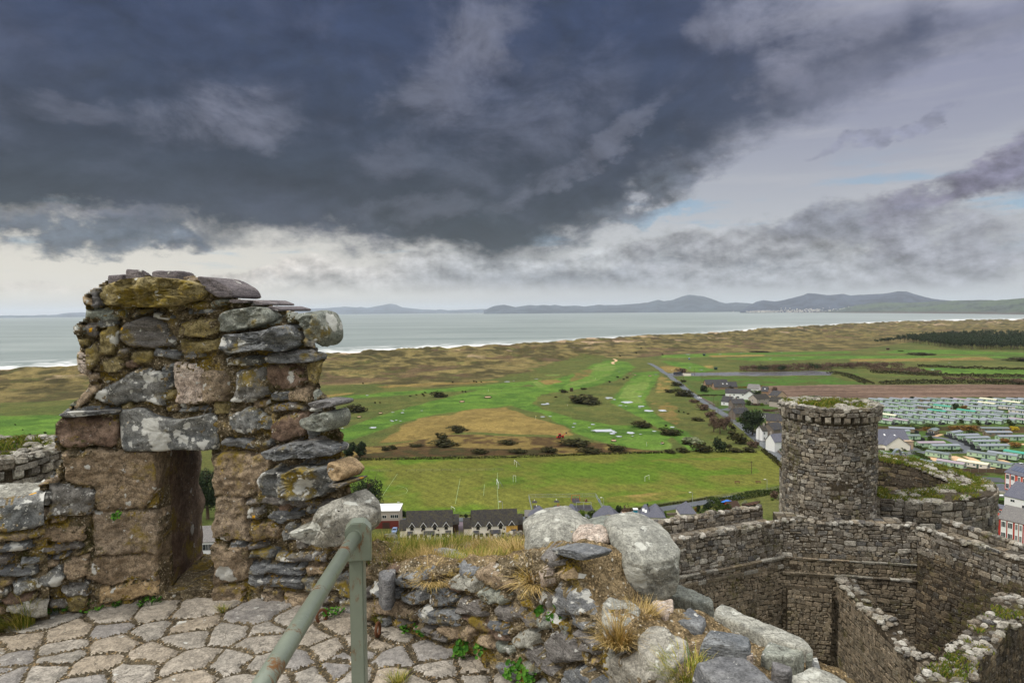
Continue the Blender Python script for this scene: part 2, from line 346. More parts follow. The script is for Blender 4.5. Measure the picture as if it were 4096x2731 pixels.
def mortar_mat(name, a, b_, c, moss=0.35, white=.25):
 m, w, b = new_mat(name); tc = w.node('ShaderNodeTexCoord').outputs['Object']
 p = w.vmath('ADD', tc, w.vmath('MULTIPLY', w.noise(tc, 30, 3, 0.6, col=True), (0.02, 0.02, 0.02)))
 v = w.voro(p, 85); vc = w.sep(w.voro(p, 85, out=1)); n1 = w.noise(tc, 5, 6, 0.65); n2 = w.noise(tc, 26, 5, 0.65); n3 = w.noise(tc, 120, 3, 0.6)
 col = w.mix(w.step(n1, 0.35, 0.65), lin(*a), lin(*b_))
 col = w.mix(w.math('MULTIPLY', w.math('GREATER_THAN', vc[0], 0.72), w.step(v, 0.55, 0.35)), col, lin(*c))
 col = w.mix(w.math('MULTIPLY', w.math('GREATER_THAN', vc[1], 0.93), w.step(v, 0.5, 0.3)), col, lin(206, 196, 176))
 k = w.math('ADD', 0.38, w.math('MULTIPLY', w.step(w.math('ADD', w.math('MULTIPLY', n2, .55), w.math('MULTIPLY', n3, 0.45)), .36, .66), 1.1)); col = w.mix(1.0, col, w.comb(k, k, k), 'MULTIPLY')
 if moss:
  g = w.math('MULTIPLY', w.step(w.noise(tc, 6.5, 6, 0.65), 0.66 - 0.3 * moss, 0.76 - 0.3 * moss), w.step(n3, 0.35, 0.55))
  col = w.mix(g, col, w.mix(n2, lin(104, 88, 26), lin(166, 140, 58)))
  g2 = w.math('MULTIPLY', w.step(w.noise(w.vmath('ADD', tc, (7, 3, 1)), 5.0, 5, 0.6), 0.68 - 0.2 * moss, 0.78 - 0.2 * moss), w.step(n3, 0.3, 0.6))
  col = w.mix(g2, col, lin(58, 58, 22))
 d = w.voro(p, 32); cc = w.sep(w.voro(p, 32, out=1))
 l = w.math('MULTIPLY', w.math('GREATER_THAN', cc[0], 1 - white), w.step(d, w.math('MULTIPLY', cc[1], 0.34), w.math('MULTIPLY', cc[1], 0.26)))
 col = w.mix(w.math('MULTIPLY', l, .9), col, lin(196, 192, 180))
 w.put(b.inputs['Base Color'], col); b.inputs['Roughness'].default_value = 0.95; b.inputs['Specular IOR Level'].default_value = 0.1
 h = w.math('ADD', w.math('MULTIPLY', w.math('SUBTRACT', 1.0, v), 0.6), w.math('ADD', n2, w.math('MULTIPLY', n3, 0.5)))
 bump(w, b, h, 0.9, 0.02)
 return m
M['mortar'] = mortar_mat('old_mortar', (104, 93, 73), (144, 130, 104), (188, 172, 146), moss=.5)
M['gravel'] = mortar_mat('gravel_mortar', (112, 96, 70), (146, 128, 98), (178, 154, 116), moss=.2, white=.4)
M['joint'] = mortar_mat('floor_joint', (84, 76, 62), (108, 98, 80), (150, 128, 96), moss=.12, white=.1)
M['flag'] = stone_mat('paving_stone', (136, 131, 122), (166, 159, 148), (158, 144, 124), white=.05, yellow=.0, speck=.38, scale=.8, bstr=.55, orange=0, rough=.8)
M['flag_slate'] = stone_mat('paving_slate', (126, 122, 118), (154, 149, 142), (138, 134, 130), white=.08, yellow=.0, speck=.3, bstr=.5, orange=0)
FLOOR = EYE - 1.6
def chaikin(p, it=2, closed=False):
 for _ in range(it):
  q = []
  n = len(p); rngi = range(n) if closed else range(n - 1)
  for i in rngi:
   a, b = p[i], p[(i + 1) % n]
   q.append(tuple(a[k] * .75 + b[k] * .25 for k in range(len(a)))); q.append(tuple(a[k] * .25 + b[k] * .75 for k in range(len(a))))
  p = q if closed else [p[0]] + q + [p[-1]]
 return p
WL = chaikin([(-5.4, 1.4), (-4.6, 2.3), (-3.6, 2.95), (-2.61, 3.42), (-1.95, 3.74), (-1.17, 3.66), (-.70, 3.47), (.03, 2.88), (.50, 2.1), (.80, 1.2), (.9, .2), (.9, -1.0)], 3)
WLs = [0.0]
for a, b in zip(WL, WL[1:]): WLs.append(WLs[-1] + math.dist(a, b))
def wl(s):
 i = min(max(int(np.searchsorted(WLs, s)) - 1, 0), len(WL) - 2)
 t = (s - WLs[i]) / (WLs[i + 1] - WLs[i]); a, b = WL[i], WL[i + 1]
 def nrm(j):
  j = min(max(j, 0), len(WL) - 2); p, q = WL[j], WL[j + 1]; l = math.dist(p, q); return ((q[0] - p[0]) / l, (q[1] - p[1]) / l)
 t0, t1 = nrm(i - 1 if t < .5 else i), nrm(i if t < .5 else i + 1); k = t + .5 if t < .5 else t - .5
 tx, ty = t0[0] * (1 - k) + t1[0] * k, t0[1] * (1 - k) + t1[1] * k; l = math.hypot(tx, ty); tx /= l; ty /= l
 return Vector((a[0] + (b[0] - a[0]) * t, a[1] + (b[1] - a[1]) * t, 0)), Vector((tx, ty, 0)), Vector((ty, -tx, 0))
def wall_px(u, v, off=0.0):                  # photo pixel -> (s, z) on the wall's inner face
 d = pxdir(u, v)
 for i in range(len(WL) - 1):
  (ax, ay), (bx, by) = WL[i], WL[i + 1]
  ex, ey = bx - ax, by - ay; den = d.x * ey - d.y * ex
  if abs(den) < 1e-9: continue
  t = (ax * ey - ay * ex) / den; k = (ax * d.y - ay * d.x) / den
  if t > 0 and -1e-6 <= k <= 1 + 1e-6: return WLs[i] + k * (WLs[i + 1] - WLs[i]), EYE + d.z * t
 return None
def wpt(s, z, d=0.0):
 p, t, n = wl(s); return Vector((p.x + n.x * d, p.y + n.y * d, z))
CROPS = {'A': (0, 1000, 1.96), 'B': (700, 1000, 1.96), 'C': (0, 1750, 1.5985), 'D': (700, 1750, 1.5985), 'E': (1400, 1950, 2.0078), 'F': (2000, 1950, 2.0078), 'G': (2600, 1950, 2.0075), 'S': (0, 0, 1.0)}
def cpx(k, pts):
 x, y, s = CROPS[k]; return [(x + a / s, y + b / s) for a, b in pts]
def resample(p, step):
 n = len(p); L = [0]
 for i in range(n): L.append(L[-1] + math.dist(p[i], p[(i + 1) % n]))
 N = max(14, min(120, int(L[-1] / step))); out = []; j = 0
 for k in range(N):
  t = L[-1] * k / N
  while L[j + 1] < t: j += 1
  f = (t - L[j]) / max(1e-9, L[j + 1] - L[j]); a, b = p[j], p[(j + 1) % n]
  out.append((a[0] + (b[0] - a[0]) * f, a[1] + (b[1] - a[1]) * f))
 return out
def stone(mb, outline, O, T, Z, N, depth, m, rough=0.16, cut=.14, cuts=(), back=0.06, blob=False, seed=0, tilt=0.12, step=0.013, wob=0.05):
 """a stone from its outline (a, b) in the plane O + a T + b Z, bulging by depth along N"""
 p = outline
 for r_ in (cut, .22):
  p = [q for i in range(len(p)) for q in ((p[i][0] * (1 - r_) + p[(i + 1) % len(p)][0] * r_, p[i][1] * (1 - r_) + p[(i + 1) % len(p)][1] * r_), (p[i][0] * r_ + p[(i + 1) % len(p)][0] * (1 - r_), p[i][1] * r_ + p[(i + 1) % len(p)][1] * (1 - r_)))]
 p = resample(p, step)
 cx = sum(a for a, _ in p) / len(p); cy = sum(b for _, b in p) / len(p)
 size = math.sqrt(max(1e-6, abs(sum(p[i][0] * p[(i + 1) % len(p)][1] - p[(i + 1) % len(p)][0] * p[i][1] for i in range(len(p)))) / 2))
 rr = random.Random(seed); sx, sy = rr.uniform(-1, 1) * tilt, rr.uniform(-1, 1) * tilt
 so_ = Vector((rr.uniform(0, 99), rr.uniform(0, 99), rr.uniform(0, 99)))
 rings = [(1.03, -back), (1.035, depth * .4), (1.015, depth * .78), (.965, depth * .97)] + [(k_, depth * 1.0) for k_ in (.89, .8, .71, .62, .53, .44, .35, .26, .17, .08)]
 if blob: rings = [(.35, -depth), (.8, -depth * .95), (.97, -depth * .6), (1.0, -depth * .35)] + [(1.02, -depth * .1), (1.03, depth * .12), (1.02, depth * .35), (1.01, depth * .53), (1.0, depth * .7), (.97, depth * .84), (.92, depth * .94), (.85, depth * .99), (.76, depth * 1.0)] + [(k_, depth * 1.02) for k_ in (.67, .58, .49, .4, .31, .22, .12)]
 n = len(p); vs = []
 for k, d in rings:
  for a, b in p:
   qa, qb = cx + (a - cx) * k, cy + (b - cy) * k
   e = Vector((qa, qb, d * 1.5)) / max(size, .05) * 2.2 + so_
   w1 = mnoise.noise(e) + .5 * mnoise.noise(e * 2.3) + .3 * mnoise.noise(e * 5.1)
   vor = mnoise.voronoi(e * 1.1)[0][0]
   w2 = mnoise.noise(e + Vector((31, 7, 3)))
   disp = (w1 * .55 + .22 * mnoise.noise(e * 11) + (vor - .4) * 1.1 + .25 * mnoise.voronoi(e * 2.7)[0][0] - .1) * rough * min(size, .35) * (1.0 if d > 0 or blob else .15)
   edgej = 1 + (w2 + .7 * mnoise.noise(e * 3.1)) * wob
   qa, qb = cx + (qa - cx) * edgej, cy + (qb - cy) * edgej
   dd = d + disp + ((qa - cx) * sx + (qb - cy) * sy) * (1 if d > 0 else 0)
   vs.append(O + T * qa + Z * qb + N * dd)
 if blob:
  ctr = O + T * cx + Z * cy; ext = max((v_ - ctr).length for v_ in vs)
  for i_ in range(16 + len(cuts)):
   dr = Vector(cuts[i_][0] if i_ < len(cuts) else (rr.gauss(0, 1), rr.gauss(0, 1), rr.gauss(0, 1))).normalized(); far = max((v_ - ctr).dot(dr) for v_ in vs); lim = far * (cuts[i_][1] if i_ < len(cuts) else rr.uniform(.82, .96))
   vs = [v_ - dr * ((v_ - ctr).dot(dr) - lim) * .9 if (v_ - ctr).dot(dr) > lim else v_ for v_ in vs]
  for i, v_ in enumerate(vs): e = v_ * 26; vs[i] = v_ + (v_ - ctr).normalized() * (.006 * mnoise.noise(e) + .004 * mnoise.noise(e * 2.4) + .010 * mnoise.noise(v_ * 9))
 c0 = O + T * cx + Z * cy + N * (rings[-1][1] + 0.0) if not blob else sum(vs[-n:], Vector()) / n
 vs.append(c0); fs = []
 for r in range(len(rings) - 1):
  for i in range(n):
   j = (i + 1) % n; fs.append((r * n + i, r * n + j, (r + 1) * n + j, (r + 1) * n + i))
 o = (len(rings) - 1) * n
 for i in range(n): fs.append((o + i, o + (i + 1) % n, len(vs) - 1))
 if blob: fs.append(tuple(range(n - 1, -1, -1)))
 area = sum(p[i][0] * p[(i + 1) % n][1] - p[(i + 1) % n][0] * p[i][1] for i in range(n))
 if area < 0: fs = [tuple(reversed(f)) for f in fs]
 mb.add(vs, fs, m, rr.random())
def face_stone(mb, k, pts, m, depth=.03, seed=0, off=0.0, **kw):
 if depth < .1: depth *= .7
 sz = [wall_px(u, v) for u, v in cpx(k, pts)]
 if any(q is None for q in sz): return
 s0 = sum(q[0] for q in sz) / len(sz); z0 = sum(q[1] for q in sz) / len(sz)
 P, T, N = wl(s0)
 stone(mb, [(s - s0, z - z0) for s, z in sz], Vector((P.x, P.y, z0)) + N * off, T, Vector((0, 0, 1)), N, depth, m, seed=seed, **kw)
def top_stone(mb, k, pts, z, m, depth=.03, seed=0, **kw):
 q = [ground(u, v, EYE + z) for u, v in cpx(k, pts)]
 c = sum(q, Vector()) / len(q); c.z -= depth
 stone(mb, [((a - c).x, (a - c).y) for a in q], c, Vector((1, 0, 0)), Vector((0, 1, 0)), Vector((0, 0, 1)), depth, m, seed=seed, **kw)
class Each:
 def __init__(s, name, th, base): s.n, s.t, s.b, s.f = name, th, base, []
 def add(s, vs, fs, m=0, c=.5): mb = MB(); mb.add(vs, fs, m, c); mb.build(s.n, SMATS, s.t, s.b, smooth=True); s.f.append(0)
def plane_stone(mb, k, pts, y, m, depth, seed=0, **kw):
 q = [at(u, v, y) for u, v in cpx(k, pts)]; c = sum(q, Vector()) / len(q)
 stone(mb, [((a - c).x, (a - c).z) for a in q], c, Vector((1, 0, 0)), Vector((0, 0, 1)), Vector((0, -1, 0)), depth, m, seed=seed, **kw)
def relief(S, Z, stones, seed=0, base_amp=1.0, full=False, grow=.006, smear=.034):
 """height, material and random value of a rough rubble surface: every stone is a region of one continuous face"""
 S, Z = np.asarray(S), np.asarray(Z)
 ws = S + .030 * (fbm(S / .08, Z / .08, 3, seed + 1) - .5) + .004 * (fbm(S / .017, Z / .017, 2, seed + 2) - .5); wz = Z + .026 * (fbm(S / .08, Z / .08, 3, seed + 3) - .5) + .004 * (fbm(S / .017, Z / .017, 2, seed + 4) - .5)
 lump = fbm(S / .11, Z / .08, 4, seed + 5); fine = fbm(S / .022, Z / .018, 3, seed + 6)
 H = (-.010 + .042 * (lump - .5) + .036 * (fine - .5)) * base_amp; Mi = np.zeros(S.shape, np.int32); Rn = np.full(S.shape, .5); best = np.full(S.shape, -1.0)
 for k, (poly, m, depth, kind) in enumerate(stones):
  p = np.array(poly); ii = np.where((ws > p[:, 0].min() - .03) & (ws < p[:, 0].max() + .03) & (wz > p[:, 1].min() - .03) & (wz < p[:, 1].max() + .03))
  if not len(ii[0]): continue
  x, y = ws[ii], wz[ii]; d = np.full(x.shape, 9.0)
  for (ax, ay), (bx, by) in zip(p, np.roll(p, -1, 0)):
   ex, ey = bx - ax, by - ay; t = np.clip(((x - ax) * ex + (y - ay) * ey) / max(1e-9, ex * ex + ey * ey), 0, 1); d = np.minimum(d, np.hypot(x - ax - t * ex, y - ay - t * ey))
  d = np.where(inpoly(x, y, poly), d, -d) + grow; rr = random.Random(k * 7 + seed); tx, tz = rr.uniform(-.10, .10), rr.uniform(-.14, .10); c = p.mean(0)
  if kind == 'slate': det = .030 * (fbm(S[ii] / .16, Z[ii] / .014, 3, k) - .5) + .04 * (fbm(S[ii] / .12, Z[ii] / .05, 3, k + 3) - .5)
  elif kind == 'granite': det = .024 * (fbm(S[ii] / .03, Z[ii] / .025, 4, k) - .5) + .03 * (fbm(S[ii] / .16, Z[ii] / .11, 3, k + 3) - .5)
  else: det = .020 * (fbm(S[ii] / .03, Z[ii] / .03, 4, k) - .5) + .06 * (np.abs(fbm(S[ii] / .09, Z[ii] / .07, 3, k + 3) - .5)) - .006
  h = depth * ss(d, -.006, .008) + det + tx * (x - c[0]) + tz * (y - c[1])
  gap = -.024 * np.exp(-((d + .004) / .008) ** 2) * ss(fbm(S[ii] / .07, Z[ii] / .07, 2, k + 9), .34, .58)
  on = d > 0; near = (d > -.02) & (d <= 0)
  Hn = H[ii]; Hn = np.where(on & (d > best[ii]), h, Hn) + np.where(on | near, gap, 0); H[ii] = Hn
  mi = Mi[ii]; rn = Rn[ii]; bb = best[ii]; w_ = on & (d > bb) & (fine[ii] + 66 * np.maximum(d - smear * ss(lump[ii], .42, .68), 0) > .42); mi[w_] = m; rn[w_] = rr.random(); bb[w_] = d[w_]; Mi[ii] = mi; Rn[ii] = rn; best[ii] = bb
 return (H, Mi, Rn, best) if full else (H, Mi, Rn)
KIND = dict(slate='slate', slate_clean='slate', purple='slate', granite='granite', tan='granite', pink='granite', dark='granite')
def fillers(ST, s0, s1, z0, z1, n, seed, kinds, ok=None):
 rr = random.Random(seed); bb = [(min(a for a, _ in p), max(a for a, _ in p), min(b for _, b in p), max(b for _, b in p)) for p, *_ in ST]
 for _ in range(n * 6):
  if n <= 0: break
  c = (rr.uniform(s0, s1), rr.uniform(z0, z1)); w_, h_ = rr.uniform(.022, .075), rr.uniform(.012, .032)
  if ok and not ok(*c): continue
  if any(c[0] + w_ > a + .012 and c[0] - w_ < b - .012 and c[1] + h_ > d + .008 and c[1] - h_ < e - .008 for a, b, d, e in bb): continue
  t = rr.uniform(-.25, .25); q = []
  for x, y in ((-1, -1), (1, -1), (1, 1), (-1, 1)): x, y = x * w_ * rr.uniform(.65, 1.1), y * h_ * rr.uniform(.6, 1.1); q.append((c[0] + x, c[1] + y + x * t))
  m = rr.choice(kinds); ST.append((q, SI[m], rr.uniform(.008, .02), KIND.get(m, 'rock'))); bb.append((c[0] - w_, c[0] + w_, c[1] - h_, c[1] + h_)); n -= 1
def region(L, k, m, depth, pts):
 q = [wall_px(u, v) for u, v in cpx(k, pts)]
 if all(q): L.append((q, SI[m], depth * .75, KIND.get(m, 'rock')))
SM = ['mortar', 'slate', 'slate_clean', 'granite', 'tan', 'pink', 'lichen', 'pale', 'green', 'mossrock', 'purple', 'dark', 'gravel']
SI = {k: i for i, k in enumerate(SM)}; SMATS = [M[k] for k in SM]
SIL = [(150, 2560), (150, 1945), (194, 1937), (252, 1850), (250, 1800), (222, 1795), (220, 1700), (260, 1650), (300, 1610), (345, 1555), (355, 1500), (312, 1492), (310, 1420), (318, 1385), (296, 1330), (300, 1300), (335, 1282), (345, 1245), (336, 1200), (350, 1172), (385, 1150), (440, 1118), (490, 1110), (600, 1102), (730, 1102), (800, 1112), (850, 1138), (950, 1196), (1020, 1206), (1080, 1222), (1140, 1242), (1190, 1255), (1240, 1300), (1275, 1400), (1290, 1450), (1285, 1500), (1262, 1545), (1290, 1580), (1320, 1620), (1350, 1640), (1355, 1700), (1365, 1740), (1350, 1790), (1355, 1830), (1400, 1890), (1395, 1940), (1400, 1980), (1440, 2040), (1440, 2140), (1470, 2200), (1470, 2560)]
SLIT_L, SLIT_R, SLIT_T, SLIT_B = 636, 853, 1795, 2372
T_M = 0.62
RAD = Vector((-.34, .94, 0)).normalized()        # the merlon's ends run towards the turret's middle
def build_merlon():
 base = wpt(wall_px(800, 2395)[0], FLOOR)
 th = empty('castle_merlon', base, 'broken merlon of lichened rubble with a tall arrow slit, beside the grey handrail', 'merlon')
 poly = [wall_px(u, v) for u, v in SIL]; px_, pz_ = zip(*poly)
 sl = wall_px(SLIT_L, 2100)[0]; sr = wall_px(SLIT_R, 2100)[0]; zt = wall_px(760, SLIT_T)[1]; zb = wall_px(760, SLIT_B)[1]
 back_shift = 0.062 + (sr - sl) * 0.0
 ST = []; PROUD = Each('ledge_stone', th, base)
 def X(k, m, d, pts, **kw):
  if d >= .10: face_stone(PROUD, k, pts, SI[m], d * .9, seed=len(PROUD.f) + 1, **kw)
  region(ST, k, m, min(d, .03), pts)
 GF = ((-20, 'mossrock'), )
 X('A', 'slate_clean', .04, [(740, 340), (780, 345), (780, 445), (715, 455)])
 X('A', 'green', .05, [(650, 490), (800, 468), (980, 475), (985, 530), (900, 548), (720, 530), (648, 555)])
 X('A', 'slate', .05, [(925, 650), (1000, 590), (1100, 550), (1200, 545), (1285, 600), (1300, 660), (1390, 720), (1350, 755), (1200, 760), (1050, 745), (960, 700)], rough=.2)
 X('A', 'slate', .03, [(1210, 790), (1230, 775), (1420, 800), (1390, 840), (1195, 825)])
 X('A', 'mossrock', .06, [(680, 790), (760, 720), (770, 850), (700, 940), (680, 930)])
 X('A', 'mossrock', .05, [(790, 640), (900, 600), (920, 700), (880, 800), (790, 780)])
 X('A', 'mossrock', .05, [(820, 860), (930, 820), (960, 930), (900, 960), (820, 950)])
 X('A', 'mossrock', .05, [(1040, 800), (1170, 790), (1160, 870), (1040, 880)])
 X('A', 'green', .04, [(575, 580), (660, 585), (650, 650), (600, 660), (575, 640)])
 X('A', 'pink', .05, [(610, 830), (660, 840), (680, 970), (605, 960)])
 X('A', 'tan', .05, [(650, 355), (690, 345), (720, 420), (690, 425), (655, 400)])
 X('A', 'granite', .05, [(690, 1060), (740, 1040), (760, 1100), (700, 1180), (600, 1250), (590, 1230)])
 X('A', 'lichen', .05, [(755, 1130), (800, 1105), (930, 1050), (1000, 990), (1100, 930), (1180, 925), (1290, 960), (1310, 1100), (1290, 1200), (1180, 1190), (900, 1210), (760, 1185)])
 X('A', 'slate', .04, [(1310, 930), (1370, 890), (1355, 1060), (1310, 1090)])
 X('A', 'dark', .03, [(990, 880), (1070, 860), (1080, 910), (1000, 920)])
 X('A', 'slate', .03, [(1440, 810), (1560, 800), (1600, 840), (1450, 850)])
 X('B', 'pink', .035, [(5, 890), (150, 890), (215, 960), (220, 1190), (10, 1195)], rough=.08)
 X('B', 'granite', .03, [(230, 960), (400, 980), (400, 1180), (235, 1195)], rough=.1)
 X('B', 'lichen', .03, [(45, 1240), (160, 1235), (155, 1262), (40, 1258)])
 X('A', 'dark', .07, [(430, 1370), (480, 1335), (910, 1310), (920, 1440), (880, 1525), (560, 1525), (430, 1490)], rough=.1)
 X('A', 'slate', .10, [(478, 1275), (560, 1255), (960, 1243), (950, 1265), (700, 1287), (520, 1302)])
 X('B', 'green', .10, [(370, 545), (400, 490), (500, 470), (650, 450), (770, 455), (820, 500), (815, 560), (650, 600), (480, 635), (380, 635)], rough=.2)
 X('B', 'slate', .12, [(450, 680), (470, 660), (620, 650), (800, 620), (870, 590), (940, 590), (1000, 680), (990, 740), (900, 790), (720, 770), (560, 800), (460, 780)], rough=.32)
 X('B', 'green', .06, [(860, 485), (910, 480), (960, 540), (960, 575), (900, 560), (865, 520)])
 X('B', 'lichen', .04, [(375, 690), (430, 690), (440, 790), (410, 820), (370, 790)])
 X('B', 'lichen', .04, [(410, 855), (480, 850), (680, 850), (670, 900), (560, 910), (430, 900)])
 X('B', 'slate', .10, [(740, 830), (900, 820), (1100, 800), (1150, 830), (1130, 870), (1000, 880), (780, 880)])
 X('B', 'lichen', .05, [(480, 960), (600, 940), (690, 945), (715, 1100), (720, 1170), (600, 1200), (450, 1180), (480, 1100)])
 X('B', 'dark', .07, [(720, 930), (900, 900), (1000, 960), (1010, 1040), (900, 1085), (780, 1085), (730, 1000)], rough=.2)
 X('B', 'mossrock', .06, [(1050, 900), (1160, 880), (1185, 960), (1120, 1040), (1050, 1030)])
 X('B', 'slate', .05, [(750, 1150), (850, 1100), (900, 1110), (890, 1180), (760, 1190)])
 X('B', 'granite', .04, [(910, 1100), (1040, 1090), (1050, 1180), (910, 1190)])
 X('B', 'slate', .06, [(740, 1250), (850, 1210), (1000, 1230), (1015, 1255), (880, 1265), (740, 1270)])
 X('B', 'lichen', .06, [(430, 1290), (560, 1250), (640, 1270), (680, 1340), (650, 1420), (560, 1440), (470, 1430), (430, 1350)])
 X('B', 'dark', .06, [(750, 1380), (860, 1310), (1000, 1290), (1045, 1300), (1040, 1400), (1000, 1450), (860, 1480), (760, 1460)])
 X('B', 'green', .08, [(1085, 1100), (1110, 1090), (1190, 1100), (1185, 1150), (1095, 1155)])
 X('B', 'slate_clean', .12, [(1125, 1185), (1200, 1160), (1340, 1170), (1350, 1195), (1300, 1215), (1180, 1225)])
 X('B', 'lichen', .03, [(1065, 1240), (1110, 1235), (1125, 1265), (1070, 1270)])
 X('B', 'green', .13, [(1065, 1300), (1160, 1290), (1250, 1250), (1310, 1250), (1325, 1310), (1300, 1390), (1200, 1400), (1080, 1370)])
 X('B', 'slate', .03, [(400, 1500), (420, 1490), (740, 1490), (745, 1530), (560, 1545), (400, 1530)])
 X('B', 'mossrock', .04, [(60, 560), (200, 540), (330, 560), (340, 640), (200, 680), (60, 650)])
 X('B', 'mossrock', .04, [(60, 710), (200, 720), (340, 700), (350, 790), (180, 820), (60, 790)])
 X('B', 'slate', .04, [(110, 470), (240, 480), (380, 470), (330, 492), (120, 492)])
 X('B', 'green', .03, [(285, 430), (330, 405), (410, 405), (400, 430), (310, 445)])
 X('D', 'slate', .13, [(620, 70), (700, 50), (760, 25), (960, 10), (1060, 50), (1065, 90), (940, 105), (640, 115)], rough=.3)
 X('D', 'lichen', .13, [(620, 220), (660, 180), (720, 200), (800, 190), (850, 160), (950, 170), (1050, 150), (1070, 250), (1000, 330), (920, 370), (800, 350), (680, 350), (615, 300)], rough=.28)
 X('D', 'tan', .12, [(1060, 130), (1120, 150), (1170, 205), (1140, 250), (1080, 240), (1060, 180)])
 X('D', 'slate', .14, [(1070, 268), (1195, 255), (1150, 287), (1080, 280)])
 X('D', 'slate', .05, [(470, 395), (640, 383), (860, 395), (1075, 420), (1060, 442), (800, 432), (600, 415), (470, 412)])
 X('D', 'lichen', .03, [(480, 470), (510, 445), (565, 450), (560, 510), (490, 515)])
 X('D', 'slate', .04, [(610, 500), (640, 470), (780, 465), (810, 480), (805, 520), (700, 550), (620, 530)])
 X('D', 'slate', .03, [(830, 440), (1040, 450), (1030, 480), (860, 475)])
 X('D', 'lichen', .04, [(690, 600), (730, 560), (790, 580), (780, 640), (700, 640)])
 X('D', 'tan', .03, [(870, 640), (900, 630), (960, 640), (930, 665), (880, 660)])
 X('D', 'granite', .03, [(510, 560), (600, 540), (660, 580), (650, 640), (520, 640)])
 for pts in ([(490, 730), (650, 718), (640, 770), (480, 772)], [(660, 740), (880, 730), (1010, 742), (970, 772), (760, 782), (660, 772)], [(470, 815), (600, 800), (600, 862), (480, 858)], [(605, 820), (830, 810), (840, 852), (700, 866), (610, 852)], [(470, 890), (680, 900), (820, 900), (820, 957), (560, 952), (480, 922)], [(480, 672), (560, 680), (580, 705), (490, 705)], [(350, 660), (440, 655), (440, 690), (360, 700)]):
  X('D', 'slate', .045, pts)
 X('D', 'granite', .05, [(850, 820), (960, 815), (975, 865), (870, 867)]); X('D', 'lichen', .05, [(830, 885), (920, 900), (925, 950), (850, 975)])
 X('D', 'lichen', .05, [(1040, 880), (1120, 870), (1240, 900), (1230, 1010), (1120, 1020), (1020, 960)]); X('D', 'lichen', .05, [(1050, 1050), (1200, 1030), (1250, 1090), (1240, 1140), (1100, 1110)])
 X('D', 'granite', .04, [(560, 1000), (680, 990), (700, 1080), (580, 1090)]); X('D', 'granite', .04, [(710, 1000), (900, 1010), (900, 1080), (720, 1090)])
 X('C', 'lichen', .05, [(305, 305), (520, 330), (600, 340), (600, 480), (400, 520), (310, 535)], rough=.1)
 X('C', 'slate', .05, [(220, 720), (500, 660), (520, 690), (300, 740)]); X('C', 'slate', .04, [(260, 770), (420, 740), (400, 760), (250, 790)])
 X('C', 'lichen', .04, [(255, 900), (390, 810), (400, 900), (380, 950), (260, 960)]); X('C', 'granite', .05, [(250, 640), (350, 590), (540, 580), (540, 640), (300, 660)])
 X('C', 'mossrock', .05, [(420, 1020), (540, 1000), (540, 1100), (430, 1110)]); X('C', 'lichen', .04, [(400, 960), (560, 930), (560, 990), (420, 1005)])
 X('C', 'granite', .04, [(410, 790), (560, 760), (590, 880), (430, 900)])
 for blocks in ([('C', 'granite', [(420, 92), (620, 80), (1000, 84), (1008, 280), (900, 480), (640, 480), (600, 300), (440, 280)]), ('C', 'granite', [(600, 492), (1008, 486), (1008, 740), (620, 744)]), ('C', 'granite', [(640, 762), (1008, 750), (1008, 905), (700, 930), (560, 900)]), ('C', 'tan', [(635, 960), (1000, 918), (1010, 1000), (860, 1040), (650, 1050)])],
     [('D', 'granite', [(248, 110), (600, 100), (615, 180), (600, 300), (440, 380), (250, 370)]), ('D', 'granite', [(252, 395), (440, 385), (460, 500), (480, 640), (258, 642)]), ('D', 'granite', [(254, 700), (460, 690), (450, 880), (460, 900), (254, 940)]), ('D', 'granite', [(250, 950), (440, 940), (440, 1050), (254, 1052)])]):
  for k, m, pts in blocks: region(ST, k, m, .02, pts)
 h = 0.009
 S = np.arange(min(px_) - h, max(px_) + 2 * h, h); Zs = np.arange(FLOOR - .06, max(pz_) + 2 * h, h)
 cs, cz = np.meshgrid((S[:-1] + S[1:]) / 2, (Zs[:-1] + Zs[1:]) / 2, indexing='ij')
 mask = inpoly(cs, cz, poly) & ~((cs > sl) & (cs < sr) & (cz > zb) & (cz < zt))
 L = 12; ds = np.linspace(0, T_M, L)
 idx = {}; vs = []; nS, nZ = mask.shape
 hole_sil = (zb - .03, zt + .03)
 fn = [wl(s) for s in S]
 fillers(ST, min(px_), max(px_), EYE - .55, max(pz_), 100, 5, ['mossrock', 'slate', 'granite', 'mossrock', 'green', 'lichen'], lambda a, b: not (sl - .4 < a < sr + .3 and b < zt)); fillers(ST, sr + .3, max(px_), FLOOR, EYE - .5, 70, 6, ['slate', 'lichen', 'granite', 'dark']); fillers(ST, min(px_), sl - .45, FLOOR, EYE - .5, 40, 7, ['slate', 'lichen', 'granite'])
 HH, MI, RN = relief(*np.meshgrid(S, Zs, indexing='ij'), ST, 900)
 def vid(i, j, l):
  key = (i, j, l)
  if key in idx: return idx[key]
  s, z, d = S[i], Zs[j], ds[l]
  k = d / T_M
  if zb - .02 < z < zt + .02:
   if s <= sl + h: s = s + k * .175 * max(0, 1 - (sl - s) / .35)
   elif s > sr - 2 * h: s = s + k * 0.10 * max(0, 1 - (s - sr) / .35)
  P, T, N = fn[i]
  p = Vector((P.x, P.y, 0)) + T * (s - S[i]) + RAD * d; p.z = z
  e = p * 7.0
  w1 = mnoise.noise(e) * .026 + mnoise.noise(e * 2.7) * .016 + mnoise.noise(e * 7.1) * .009
  w2 = Vector((mnoise.noise(e + Vector((9, 0, 0))), mnoise.noise(e + Vector((0, 9, 0))), mnoise.noise(e + Vector((0, 0, 9))))) * .02
  if l == 0: p = p + N * (HH[i, j] + w1 * .35)
  elif l == L - 1: p = p - N * w1
  p = p + w2
  idx[key] = len(vs); vs.append(p); return idx[key]
